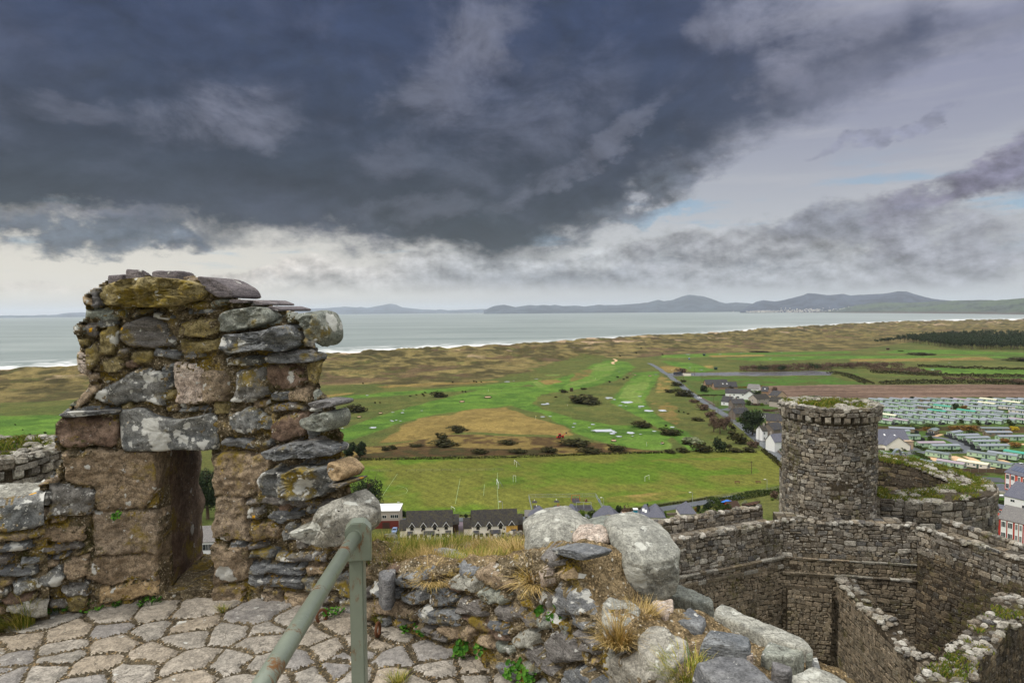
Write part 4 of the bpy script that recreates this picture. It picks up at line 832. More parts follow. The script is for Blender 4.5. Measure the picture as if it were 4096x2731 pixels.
for i, (u, v, z, L, mt, lab) in enumerate([(1470, 2205, -1.36, .08, 'blade', 'low dense grass tuft hugging the post head'), (1540, 2180, -1.44, .08, 'blade', 'low green tuft at the back edge left of the terrace'), (1620, 2255, -1.34, .07, 'straw', 'matted dry tuft above the wall stones near the post'), (1690, 2190, -1.43, .08, 'blade', 'yellowish tuft at the back edge below the cream terrace'), (1760, 2235, -1.36, .08, 'straw', 'matted tuft beside the flat pale slab'), (1840, 2175, -1.46, .07, 'blade', 'low tuft at the back edge below the lane'), (1870, 2240, -1.34, .07, 'blade', 'bright green tuft just right of the flat slab'), (1945, 2200, -1.42, .08, 'straw', 'dry tuft at the back edge below the yellow cottage'), (2010, 2190, -1.42, .09, 'blade', 'green tuft leaning on the first pale boulder'), (1800, 2262, -1.32, .06, 'blade', 'short sprig on the front edge of the gap'), (1580, 2205, -1.4, .09, 'blade', 'thick green tuft in the left half of the gap')]):
 tuft('grass_tuft', tp(u, v, z), 330, L, .11, (.1, 0, 0), M[mt], lab, 350 + i)
def weed(loc, n, rad, sz, lab, seed, N=None, tall=.04):
 rr = random.Random(seed); mb = MB(); N = Vector(N or (0, 0, 1))
 T = N.orthogonal().normalized(); B = N.cross(T)
 for _ in range(n):
  a = rr.uniform(0, 6.28); r0 = rad * math.sqrt(rr.random()); h = rr.uniform(.2, 1) * tall
  c = T * math.cos(a) * r0 + B * math.sin(a) * r0 * .7 + N * h; s = sz * rr.uniform(.5, 1.2)
  nn = (N + Vector((rr.uniform(-.7, .7), rr.uniform(-.9, .3), rr.uniform(0, .8)))).normalized(); t1 = nn.orthogonal().normalized(); t1 = (Matrix.Rotation(rr.uniform(0, 6.28), 3, nn) @ t1); t2 = nn.cross(t1)
  k = 7; vs = [c - nn * s * .25] + [c + t1 * math.cos(2 * math.pi * i / k) * s + t2 * math.sin(2 * math.pi * i / k) * s * .85 for i in range(k)]
  mb.add(vs, [(0, i + 1, (i + 1) % k + 1) for i in range(k)], 0, rr.random())
  mb.tube(c - nn * s * .25, Vector(c) - N * h * 1.1 - (c - N * h) * .3, .0012, n=3, cap=False, c=.1)
 o = mb.build('weed', M['leaf']); o.location = loc; tag(o, lab, 'weed', 'small green weeds on the masonry')
for i, (p, n, r_, s_, lab, N) in enumerate([
 (tp(370, 2415, -1.58), 46, .045, .011, 'green weed clump at the foot of the tan jamb base stone', None), (tp(370, 2440, -1.6), 30, .06, .010, 'flat dandelion-like rosette below the taller clump on the paving', None), (tp(235, 2445, -1.58), 30, .06, .011, 'small round-leaved weed beside the grass tuft at the wall foot', None), (tp(600, 2412, -1.6), 44, .07, .009, 'low bright weed in front of the arrow slit', None), (tp(470, 2425, -1.6), 14, .03, .009, 'little star-shaped weed between two larger weeds at the jamb', None),
 (wp(478, 2055, .03), 40, .03, .007, 'dark round moss cushion growing on the granite jamb', (0, -1, .2)), (tp(1335, 2455, -1.58), 44, .06, .009, 'round-leaved weed clump behind the handrail', None), (tp(1640, 2522, -1.58), 26, .05, .011, 'spiky weed rosette at the foot of the low wall', None), (tp(1700, 2530, -1.57), 50, .05, .012, 'dense round-leaved weed at the foot of the low wall', None),
 (wp(1868, 2580, .04), 50, .045, .012, 'thick green pennywort clump where wall meets paving', (0, -.8, .6)), (wp(1945, 2585, .04), 18, .04, .010, 'sparse small-leaved weed right of the pennywort clump', (0, -.8, .6)), (wp(2183, 2430, .03), 22, .022, .011, 'little leafy weed in a wall crack under the dead grass', (0, -1, .2)), (wp(2250, 2440, .03), 26, .05, .008, 'creeping weed trailing between dark slates of the wall', (0, -1, .3)), (wp(2090, 2665, .05), 40, .05, .010, 'leafy weed on a stone at the foot of the wall', (0, -.7, .7)), (wp(2150, 2700, .06), 40, .05, .011, 'round-leaved weed lowest on the wall foot', (0, -.7, .7)), (tp(1850, 2620, -1.6), 24, .06, .006, 'tiny moss-like weed in the paving joint', None)]):
 weed(p, n, r_, s_, lab, 90 + i, N, tall=.02 if 'flat' in lab or 'tiny' in lab else .035)
HOR = lambda u: 1258 - 0.009 * u
CREST = [(-900, 1560), (-300, 1510), (0, 1485), (300, 1471), (700, 1447), (1264, 1420), (1391, 1415), (1519, 1406), (1710, 1396), (1838, 1393), (1902, 1388), (2029, 1385), (2157, 1379), (2284, 1367), (2380, 1360), (2507, 1353), (2700, 1342), (2830, 1335), (3021, 1319), (3212, 1308), (3404, 1298), (3607, 1287), (3844, 1281), (4096, 1279), (4500, 1276), (5200, 1272)]
INNER = [(-900, 1700), (-300, 1640), (0, 1610), (300, 1590), (1300, 1535), (1500, 1528), (1700, 1545), (1900, 1525), (2100, 1500), (2300, 1455), (2420, 1440), (2550, 1428), (2700, 1412), (3000, 1403), (3400, 1398), (3520, 1380), (3800, 1350), (4096, 1338), (4500, 1330), (5200, 1320)]
def curve_ar(pts, z):
 q = [ground(u, v, z) for u, v in pts]; return np.array([math.atan2(p.x, p.y) for p in q]), np.array([math.hypot(p.x, p.y) for p in q])
CA, CRr = curve_ar(CREST, 9.0); IA, IR = curve_ar(INNER, 1.0)
def crest_r(az): return np.interp(az, CA, CRr)
def inner_r(az): return np.interp(az, IA, IR)
SEA_Z = -1.5
def height(x, y):
 r = np.hypot(x, y); az = np.arctan2(x, y); rc, ri = crest_r(az), inner_r(az)
 t = np.clip((r - ri) / np.maximum(rc - ri, 1), -1, 2)
 wx, wy = x + 40 * (fbm(x / 130, y / 130, 3, 5) - .5), y + 40 * (fbm(x / 130, y / 130, 3, 9) - .5)
 ca, sa = math.cos(.5), math.sin(.5); rx, ry = wx * ca + wy * sa, -wx * sa + wy * ca
 rid = 1 - np.abs(2 * fbm(rx / 150, ry / 75, 4, 21) - 1); rid2 = 1 - np.abs(2 * fbm(rx / 52, ry / 33, 3, 31) - 1)
 env = ss(t, 0.0, .35) * ss(t, 1.16, 1.0)
 z = env * (7.5 * ss(rid, .45, 1.0) * (.5 + .6 * ss(t, .2, .9)) + 3.2 * ss(rid2, .5, 1.0) + .8)
 z = z + ss(t, .78, .98) * ss(t, 1.10, 1.01) * (2.6 + 2.5 * (fbm(x / 60, y / 60, 2, 3) - .5))
 g = ss(t, .15, -.25) * (1.3 * (fbm(x / 45, y / 45, 3, 41) - .5) + .9 * (fbm(x / 16, y / 16, 2, 43) - .5)) * ss(r, 330, 480)
 beach = ss(t, 1.01, 1.08)
 z = z * (1 - beach) + g - beach * (.4 + 6.0 * ss(r - rc * 1.025, 0, 90))
 hill = 52 * ss(r, 165, 68)
 return z + hill
GR = dict(rough=(88, 90, 46), rough2=(74, 82, 40), fair=(68, 96, 36), fair2=(84, 112, 42), green_=(100, 118, 56), field=(80, 102, 30), field2=(98, 100, 42), tan=(128, 110, 62), tan2=(112, 96, 54), scrub=(74, 58, 36), dark=(58, 54, 30), dune=(112, 100, 62), dune2=(70, 64, 38), duneb=(84, 68, 50), sand=(188, 162, 134), plough=(92, 74, 62), plough2=(118, 98, 84), lawn=(66, 88, 40), bare=(186, 150, 112), yard=(112, 108, 106), soil=(66, 50, 40))
GL = {k: np.array(lin(*c)[:3]) for k, c in GR.items()}
AREAS = [
 ('golf', [(1250, 1790), (1300, 1600), (1500, 1560), (1800, 1545), (2100, 1490), (2330, 1425), (2620, 1440), (2680, 1520), (2800, 1600), (2900, 1690), (3000, 1790), (1250, 1850)], 'rough', 'rough2', 14, 6),
 ('golf', [(-300, 1720), (0, 1610), (300, 1600), (330, 1800), (-300, 1900)], 'rough2', 'rough', 18, 6),
 ('golf', [(-300, 1690), (0, 1665), (250, 1655), (300, 1690), (200, 1740), (0, 1745), (-300, 1760)], 'fair', 'fair2', 14, 8),
 ('golf', [(1250, 1590), (1420, 1580), (1560, 1568), (1780, 1552), (2000, 1535), (2160, 1518), (2170, 1530), (2080, 1545), (1900, 1560), (1700, 1572), (1500, 1590), (1300, 1600)], 'fair', 'fair2', 10, 4),
 ('golf', [(1250, 1760), (1330, 1730), (1450, 1690), (1560, 1650), (1700, 1610), (1840, 1575), (1950, 1555), (2060, 1548), (2160, 1550), (2210, 1560), (2130, 1590), (2100, 1620), (2000, 1625), (1880, 1640), (1750, 1655), (1640, 1680), (1560, 1710), (1450, 1745), (1330, 1775), (1250, 1790)], 'fair', 'fair2', 12, 4),
 ('golf', [(2120, 1530), (2240, 1510), (2330, 1480), (2390, 1450), (2440, 1440), (2520, 1450), (2540, 1470), (2500, 1500), (2440, 1530), (2340, 1555), (2240, 1565), (2160, 1580), (2130, 1620), (2230, 1660), (2330, 1680), (2440, 1700), (2560, 1700), (2700, 1740), (2650, 1790), (2500, 1800), (2300, 1730), (2180, 1660), (2050, 1625), (2080, 1590), (2140, 1560)], 'fair', 'fair2', 12, 5),
 ('golf', [(2390, 1455), (2440, 1450), (2470, 1470), (2440, 1500), (2380, 1525), (2300, 1545), (2260, 1540), (2330, 1510)], 'fair2', 'green_', 20, 2),
 ('golf', [(2540, 1490), (2640, 1485), (2630, 1520), (2600, 1560), (2580, 1600), (2600, 1640), (2680, 1690), (2760, 1740), (2850, 1800), (2760, 1800), (2650, 1720), (2520, 1650), (2440, 1610), (2460, 1580), (2500, 1540)], 'fair', 'fair2', 12, 4),
 ('golf', [(2560, 1500), (2620, 1495), (2600, 1530), (2560, 1590), (2580, 1620), (2520, 1620), (2470, 1590), (2510, 1540)], 'fair2', 'green_', 18, 3),
 ('golf', [(2490, 1760), (2560, 1745), (2640, 1755), (2690, 1775), (2680, 1795), (2580, 1802), (2510, 1795)], 'green_', 'fair2', 30, 1.5),
 ('golf', [(1910, 1560), (1980, 1553), (2060, 1556), (2050, 1572), (1960, 1580), (1900, 1575)], 'green_', 'fair2', 30, 1.5),
 ('golf', [(2180, 1499), (2240, 1497), (2235, 1503), (2185, 1505)], 'green_', 'green_', 30, 1), ('golf', [(2122, 1525), (2150, 1523), (2185, 1545), (2155, 1550)], 'green_', 'fair2', 30, 1),
 ('golf', [(2150, 1521), (2230, 1516), (2250, 1527), (2180, 1538)], 'tan', 'tan2', 8, 2),
 ('golf', [(1520, 1770), (1620, 1700), (1680, 1672), (1800, 1660), (1960, 1640), (2060, 1645), (2140, 1672), (2240, 1700), (2300, 1738), (2240, 1742), (2000, 1735), (1840, 1725), (1700, 1755)], 'tan', 'tan2', 9, 5),
 ('golf', [(1850, 1640), (2020, 1628), (2110, 1665), (1960, 1672), (1800, 1665)], 'tan2', 'tan', 9, 5),
 ('golf', [(1500, 1545), (1780, 1530), (2000, 1524), (1990, 1529), (1700, 1542), (1530, 1552)], 'tan', 'tan2', 9, 3), ('golf', [(1290, 1580), (1420, 1567), (1410, 1574), (1300, 1590)], 'tan', 'tan', 9, 3),
 ('golf', [(2300, 1490), (2370, 1470), (2360, 1500), (2320, 1520), (2280, 1525)], 'tan2', 'rough', 9, 5), ('golf', [(2640, 1500), (2690, 1530), (2680, 1570), (2620, 1570)], 'tan', 'rough', 9, 5), ('golf', [(2600, 1600), (2700, 1620), (2720, 1700), (2660, 1680)], 'tan2', 'rough', 9, 8),
 ('scrub_land', [(1400, 1830), (1420, 1790), (1560, 1780), (1800, 1735), (2000, 1745), (2230, 1750), (2420, 1775), (2560, 1800), (2700, 1806), (2500, 1822), (2100, 1830), (1400, 1842)], 'scrub', 'tan2', 7, 5),
 ('scrub_land', [(1420, 1815), (1800, 1790), (2200, 1800), (2250, 1822), (1900, 1830), (1420, 1838)], 'dark', 'scrub', 5, 5),
 ('playing_field', [(900, 2160), (1300, 1860), (1420, 1832), (1700, 1828), (2050, 1822), (2450, 1808), (2700, 1808), (3000, 1800), (3060, 1800), (3160, 1890), (3200, 1915), (3160, 1935), (3000, 1960), (2760, 1995), (2600, 2018), (2450, 2040), (2000, 2055), (1500, 2062), (900, 2260)], 'field', 'field2', 26, 1.5),
 ('playing_field', [(2420, 1990), (2550, 1975), (2680, 1960), (2760, 1968), (2640, 2000), (2550, 2010), (2430, 2010)], 'field2', 'tan', 12, 5),
 ('playing_field', [(2600, 1840), (2900, 1830), (3020, 1850), (3040, 1890), (2800, 1900), (2620, 1880)], 'field2', 'field', 20, 8),
 ('golf', [(2690, 1418), (3000, 1408), (3400, 1402), (3900, 1425), (4300, 1430), (4300, 1500), (3700, 1490), (3300, 1480), (2960, 1470), (2760, 1500), (2660, 1480), (2600, 1440)], 'rough2', 'rough', 20, 3),
 ('golf', [(2650, 1420), (3000, 1411), (3400, 1405), (3400, 1413), (3000, 1420), (2800, 1428), (2640, 1432)], 'fair', 'fair2', 20, 2), ('golf', [(2900, 1432), (3300, 1423), (4200, 1424), (4200, 1432), (3400, 1434), (3000, 1444)], 'fair', 'fair2', 20, 2), ('golf', [(3600, 1398), (3800, 1400), (4200, 1415), (4200, 1424), (3800, 1416), (3500, 1412)], 'fair2', 'fair', 25, 2),
 ('golf', [(2830, 1421), (3060, 1418), (3050, 1424), (2850, 1428)], 'tan', 'tan', 20, 2), ('golf', [(3400, 1436), (3950, 1428), (3980, 1440), (3400, 1446)], 'tan', 'tan2', 20, 2), ('golf', [(2640, 1465), (2730, 1462), (2770, 1475), (2700, 1490), (2660, 1486)], 'tan', 'tan2', 12, 2), ('golf', [(2790, 1463), (2850, 1462), (2850, 1472), (2790, 1472)], 'tan', 'tan', 12, 2), ('golf', [(2640, 1445), (2760, 1450), (2860, 1480), (2800, 1490), (2700, 1465)], 'fair', 'fair2', 12, 3),
 ('golf', [(3680, 1470), (4200, 1478), (4200, 1498), (3680, 1492)], 'fair2', 'fair', 25, 2), ('golf', [(3380, 1496), (3600, 1500), (4200, 1512), (4200, 1520), (3500, 1518), (3380, 1512)], 'rough', 'fair', 25, 3),
 ('meadow', [(2680, 1504), (3320, 1504), (3400, 1520), (3500, 1540), (3030, 1542), (2900, 1535), (2730, 1520)], 'rough2', 'fair', 16, 2), ('meadow', [(3300, 1500), (3500, 1500), (4200, 1520), (4200, 1540), (3480, 1540)], 'rough', 'rough2', 16, 3),
 ('car_park', [(2668, 1492), (2760, 1491), (3000, 1488), (3240, 1484), (3330, 1489), (3320, 1501), (3000, 1502), (2680, 1503)], 'yard', 'yard', 10, 1),
 ('village', [(2730, 1530), (3030, 1536), (3160, 1600), (3200, 1840), (3100, 1810), (2950, 1690), (2800, 1580)], 'lawn', 'rough2', 12, 3),
 ('ploughed_field', [(3020, 1545), (3110, 1541), (3480, 1539), (4300, 1536), (4300, 1590), (3500, 1592), (3080, 1600)], 'plough', 'plough2', 20, 1.5),
 ('caravan_site', [(3440, 1592), (4300, 1588), (4300, 1880), (3400, 1880)], 'lawn', 'rough2', 12, 3),
 ('caravan_site', [(3500, 1705), (4300, 1705), (4300, 1740), (4000, 1735), (3900, 1722), (3500, 1722)], 'scrub', 'dark', 5, 5),
 ('school_ground', [(3800, 1876), (4300, 1876), (4300, 2400), (3800, 2300)], 'lawn', 'fair', 12, 3),
 ('school_ground', [(3830, 1876), (4030, 1876), (4040, 1900), (3900, 1902), (3830, 1895)], 'rough2', 'dark', 4, 4),
]
def build_land():
 azf = np.concatenate([np.linspace(-180, -44, 40)[:-1], np.linspace(-44, 44, 1400), np.linspace(44, 180, 40)[1:-1]])
 az = np.radians(azf); na = len(az)
 w = np.concatenate([np.linspace(9000, 1080, 36)[:-1], np.arange(1080, 260, -1.6), np.arange(260, 40, -.8), np.linspace(40, 14, 14)])
 r = EYE * FPX / w; nr = len(r)
 A, Rr = np.meshgrid(az, r, indexing='ij'); x, y = Rr * np.sin(A), Rr * np.cos(A)
 z = height(x, y)
 qx, qy, qz = x, y, -EYE
 d = qx * CF.x + qy * CF.y + qz * CF.z; ok = d > 1
 dd = np.where(ok, d, 1); U = PW / 2 + FPX * (qx * CR.x + qy * CR.y + qz * CR.z) / dd; V = PH / 2 - FPX * (qx * CU.x + qy * CU.y + qz * CU.z) / dd
 U = np.where(ok, U, -9999)
 rc, ri = crest_r(A), inner_r(A); t = (Rr - ri) / np.maximum(rc - ri, 1)
 n1 = fbm(x / 30, y / 30, 4, 51); n2 = fbm(x / 8, y / 8, 4, 61); n3 = fbm(x / 90, y / 90, 3, 71)
 cls = np.zeros(x.shape, np.int16); names = ['meadow']; col = np.zeros(x.shape + (3,))
 mixc = lambda a, b, f: a[None, None, :] * (1 - f[..., None]) + b[None, None, :] * f[..., None]
 col[:] = mixc(GL['rough'], GL['rough2'], ss(n1, .35, .65))
 names.append('dunes'); dm = t > -.02
 slope = height(x + 2.5, y) - height(x - 2.5, y)
 dc = mixc(GL['dune'], GL['dune2'], ss(fbm(x / 24, y / 24, 5, 81), .40, .62))
 dc = dc * (1 - .8 * ss(n3, .54, .64) * ss(n1, .44, .60))[..., None] + GL['duneb'] * (.8 * ss(n3, .54, .64) * ss(n1, .44, .60))[..., None]
 g = .5 * ss(n2, .5, .7) * ss(n1, .5, .3); dc = dc * (1 - g[..., None]) + GL['rough2'] * g[..., None]
 sandy = .6 * ss(fbm(x / 55, y / 55, 4, 91), .70, .75) * ss(t, .45, .7); dc = dc * (1 - sandy[..., None]) + GL['sand'] * sandy[..., None]
 col[dm] = dc[dm]; cls[dm] = 1
 wu = (fbm(x / 18, y / 18, 3, 101) - .5) * 2; wv = (fbm(x / 18, y / 18, 3, 111) - .5) * 2
 for c, poly, a, b, ns, wob in AREAS:
  if c not in names: names.append(c)
  p = np.array(poly); bb = (U > p[:, 0].min() - 30) & (U < p[:, 0].max() + 30) & (V > p[:, 1].min() - 15) & (V < p[:, 1].max() + 15) & (t < .35)
  ii = np.where(bb)
  if len(ii[0]) == 0: continue
  u, v = U[ii] + wu[ii] * wob * 3, V[ii] + wv[ii] * wob
  k = np.zeros(len(u))
  for du, dv in ((0, 0), (5, 0), (-5, 0), (0, 1.3), (0, -1.3)): k += inpoly(u + du, v + dv, poly) / 5
  f = ss(fbm(x[ii] / ns, y[ii] / ns, 4, 121 + len(poly)), .36, .64)
  cc = GL[a][None] * (1 - f[:, None]) + GL[b][None] * f[:, None]
  if c == 'ploughed_field': f = ss(vnoise(x[ii] / 60, y[ii] / 4.5 + x[ii] / 60, 7), .3, .8); cc = GL[a][None] * (1 - f[:, None]) + GL[b][None] * f[:, None]
  if c == 'playing_field': s_ = .92 + .12 * ss(np.sin((x[ii] * .8 + y[ii] * .6) * 2 * np.pi / 5.5), -.4, .4) + .3 * (n2[ii] - .5); cc = cc * s_[:, None]
  if c == 'golf' and a.startswith(('fair', 'green')): s_ = .95 + .10 * (np.sin((x[ii] * .35 - y[ii] * .94 + 12 * wu[ii]) * 2 * np.pi / 26) > 0); cc = cc * s_[:, None]
  col[ii] = col[ii] * (1 - k[:, None]) + cc * k[:, None]
  m = k > .5; cls[ii[0][m], ii[1][m]] = names.index(c)
 beach = (t > 1.02); names.append('beach')
 bf = ss(t, 1.02, 1.05); col = col * (1 - bf[..., None]) + GL['sand'] * .8 * bf[..., None]
 cls[t > 1.04] = names.index('beach')
 rock = (Rr < 175) & (cls != names.index('playing_field')) & (cls != names.index('school_ground')); names.append('castle_rock'); cls[rock] = names.index('castle_rock')
 names.append('far_shore'); far = (Rr < 0)
 inside = dm & (t < 1.02)
 col *= (.70 + .6 * fbm(x / 2.2, y / 2.2, 3, 131))[..., None] * (.85 + .3 * n3)[..., None] * np.where(dm, .55 + .9 * fbm(x / 14, y / 14, 4, 133), 1)[..., None]
 vid = np.arange(na * nr).reshape(na, nr); i0 = vid; i1 = np.roll(vid, -1, axis=0)
 F = np.stack([i0[:, :-1], i0[:, 1:], i1[:, 1:], i1[:, :-1]], -1).reshape(-1, 4); fcl = cls[:, :-1].reshape(-1)
 P = np.stack([x, y, z], -1).reshape(-1, 3); Cc = np.clip(col, 0, 1).reshape(-1, 3)
 m, w_, b = new_mat('turf_and_sand'); ca = w_.node('ShaderNodeAttribute'); ca.attribute_name = 'alb'; tc = w_.node('ShaderNodeTexCoord').outputs['Object']
 nn = w_.noise(tc, .9, 6, .75); nb = w_.noise(tc, .12, 5, .65); k = w_.math('ADD', .42, w_.math('ADD', w_.math('MULTIPLY', w_.step(nn, .3, .7), .75), w_.math('MULTIPLY', nb, .42)))
 w_.put(b.inputs['Base Color'], w_.mix(1.0, ca.outputs['Color'], w_.comb(k, k, k), 'MULTIPLY')); b.inputs['Roughness'].default_value = .95; b.inputs['Specular IOR Level'].default_value = .1
 bump(w_, b, w_.math('ADD', nn, w_.math('MULTIPLY', w_.noise(tc, 2.5, 4, .7), .5)), .6, .5)
 mw, w2, b2 = new_mat('wet_sand'); ca = w2.node('ShaderNodeAttribute'); ca.attribute_name = 'alb'
 w2.put(b2.inputs['Base Color'], ca.outputs['Color']); b2.inputs['Roughness'].default_value = .35
 mp, w3, b3 = new_mat('wet_tarmac'); tc = w3.node('ShaderNodeTexCoord').outputs['Object']; st = w3.noise(w3.vmath('MULTIPLY', tc, (.04, .9, 1)), 1.0, 5, .6)
 w3.put(b3.inputs['Base Color'], w3.mix(st, lin(58, 56, 60), lin(96, 94, 96))); w3.put(b3.inputs['Roughness'], w3.ramp(st, [(.4, (.06, .06, .06)), (.6, (.5, .5, .5))]))
 lab = dict(meadow='rough meadow of the coastal plain', dunes='brown green dunes behind the beach', beach='wet sand beach', golf='golf course turf', playing_field='mown playing field', ploughed_field='ploughed brown field', car_park='wet car park', village='village gardens', caravan_site='caravan site lawns', school_ground='school grounds', scrub_land='dark scrub strip', castle_rock='castle rock')
 nm = dict(golf='golf_course', village='village_lawn', caravan_site='caravan_site_lawn', scrub_land='scrub_field', castle_rock='castle_hill', school_ground='school_ground')
 for ci, n in enumerate(names):
  f = F[fcl == ci]
  if not len(f): continue
  used, inv = np.unique(f.ravel(), return_inverse=True)
  o = raw_mesh(nm.get(n, n), P[used], inv.reshape(-1, 4), mw if n == 'beach' else mp if n == 'car_park' else m, smooth=True, cols=Cc[used]); tag(o, kind='structure')
build_land()
def build_sea():
 az = np.radians(np.concatenate([np.linspace(-100, -42, 30)[:-1], np.linspace(-42, 42, 700), np.linspace(42, 100, 30)[1:]]))
 w = np.concatenate([np.arange(330, 60, -1.2), np.arange(60, 8, -.6), [7, 6, 5, 4.2, 3.6, 3.2]]); r = EYE * FPX / w
 A, Rr = np.meshgrid(az, r, indexing='ij'); x, y = Rr * np.sin(A), Rr * np.cos(A); na, nr = x.shape
 rc = crest_r(A); dsh = Rr - rc * 1.06
 az2 = np.clip((A - R(8)) / R(28), 0, 1); ds = dsh * (1 - .72 * az2)
 wob = 30 * (fbm(x / 260, y / 260, 3, 201) - .5) * (1 + 3 * az2)
 ph = (ds + wob) / 46
 ln = vnoise(A * 60, np.floor(ph) * 7.3, 203)
 foam = ss(fbm(x / 38, y / 20, 4, 205), .40, .58) * ss(ds + wob, 420, 120)
 crest = np.exp(-((ph % 1) - .5) ** 2 / .018) * ss(ln, .42, .62) * ss(ds, 520, 160)
 foam = np.clip(np.maximum(foam, .95 * crest) + ss(ds + wob, 215, 130), 0, 1)
 bay = ss(A, R(14), R(34)) * ss(fbm(A * 9, np.log(Rr) * 42, 4, 207), .45, .62) * ss(Rr, 5000, 3200)
 foam = np.clip(np.maximum(foam, .75 * bay), 0, 1)
 swell = .55 * np.sin((ds + wob) / 46 * 2 * np.pi) * ss(ds, 900, 100) + .25 * (fbm(x / 30, y / 14, 3, 209) - .5)
 z = SEA_Z + swell * ss(w, 20, 60)[None, :]
 P = np.stack([x, y, z], -1).reshape(-1, 3); vid = np.arange(na * nr).reshape(na, nr)
 F = np.stack([vid[:-1, :-1], vid[1:, :-1], vid[1:, 1:], vid[:-1, 1:]], -1).reshape(-1, 4)
 m, W, b = new_mat('sea_water'); ca = W.node('ShaderNodeAttribute'); ca.attribute_name = 'alb'; fo = W.sep(ca.outputs['Vector'])[0]
 tc = W.node('ShaderNodeTexCoord').outputs['Object']
 pv = W.vmath('MULTIPLY', tc, (.012, .05, 1)); nz = W.noise(pv, 1.0, 6, .6); n4 = W.noise(W.vmath('MULTIPLY', tc, (.0012, .004, 1)), 1.0, 4, .6)
 fo2 = W.math('MULTIPLY', fo, W.math('ADD', .6, W.math('MULTIPLY', W.noise(tc, .25, 4, .7), .7)), clamp=True)
 c0 = W.mix(W.step(n4, .35, .65), lin(124, 134, 131), lin(148, 156, 152))
 W.put(b.inputs['Base Color'], W.mix(fo2, c0, lin(226, 226, 224))); W.put(b.inputs['Roughness'], W.mix(fo2, (.38, .38, .38), (.8, .8, .8)))
 b.inputs['IOR'].default_value = 1.33; b.inputs['Specular IOR Level'].default_value = .35; bump(W, b, W.math('ADD', nz, W.math('MULTIPLY', W.noise(W.vmath('MULTIPLY', tc, (.08, .3, 1)), 1.0, 4, .6), .4)), .5, 2.5)
 o = raw_mesh('sea', P, F, m, smooth=True, cols=np.repeat(foam.reshape(-1, 1), 3, 1)); tag(o, kind='structure')
build_sea()
RANGES = [
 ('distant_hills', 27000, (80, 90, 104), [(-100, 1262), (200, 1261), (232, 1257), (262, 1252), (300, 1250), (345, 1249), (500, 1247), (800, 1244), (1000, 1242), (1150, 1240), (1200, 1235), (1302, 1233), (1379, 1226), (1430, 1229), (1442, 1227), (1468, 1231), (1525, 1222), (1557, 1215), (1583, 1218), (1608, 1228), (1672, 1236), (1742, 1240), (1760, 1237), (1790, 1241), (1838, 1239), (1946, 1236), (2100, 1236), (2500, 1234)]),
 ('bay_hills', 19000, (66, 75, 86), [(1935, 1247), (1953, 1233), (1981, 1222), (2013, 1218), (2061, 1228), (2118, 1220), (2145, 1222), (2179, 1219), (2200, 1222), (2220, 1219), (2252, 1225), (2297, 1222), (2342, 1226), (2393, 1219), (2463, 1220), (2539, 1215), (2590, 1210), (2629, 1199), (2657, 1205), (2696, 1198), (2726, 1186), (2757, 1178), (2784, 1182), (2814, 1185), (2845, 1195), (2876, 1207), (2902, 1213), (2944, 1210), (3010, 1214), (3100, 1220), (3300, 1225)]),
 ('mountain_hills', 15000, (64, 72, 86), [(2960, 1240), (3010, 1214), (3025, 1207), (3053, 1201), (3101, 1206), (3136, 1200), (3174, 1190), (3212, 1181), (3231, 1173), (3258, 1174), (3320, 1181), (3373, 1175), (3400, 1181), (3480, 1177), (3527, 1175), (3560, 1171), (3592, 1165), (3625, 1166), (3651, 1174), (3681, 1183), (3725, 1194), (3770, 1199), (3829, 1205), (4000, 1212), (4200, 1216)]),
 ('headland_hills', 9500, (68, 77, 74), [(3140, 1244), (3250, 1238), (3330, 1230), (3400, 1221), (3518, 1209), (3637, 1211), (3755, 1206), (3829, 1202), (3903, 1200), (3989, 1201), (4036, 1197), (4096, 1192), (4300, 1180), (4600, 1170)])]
SHORE_V = lambda u: np.interp(u, [0, 1950, 2600, 3400, 3700, 4096, 4600], [1262, 1248, 1247, 1249, 1251, 1254, 1262])
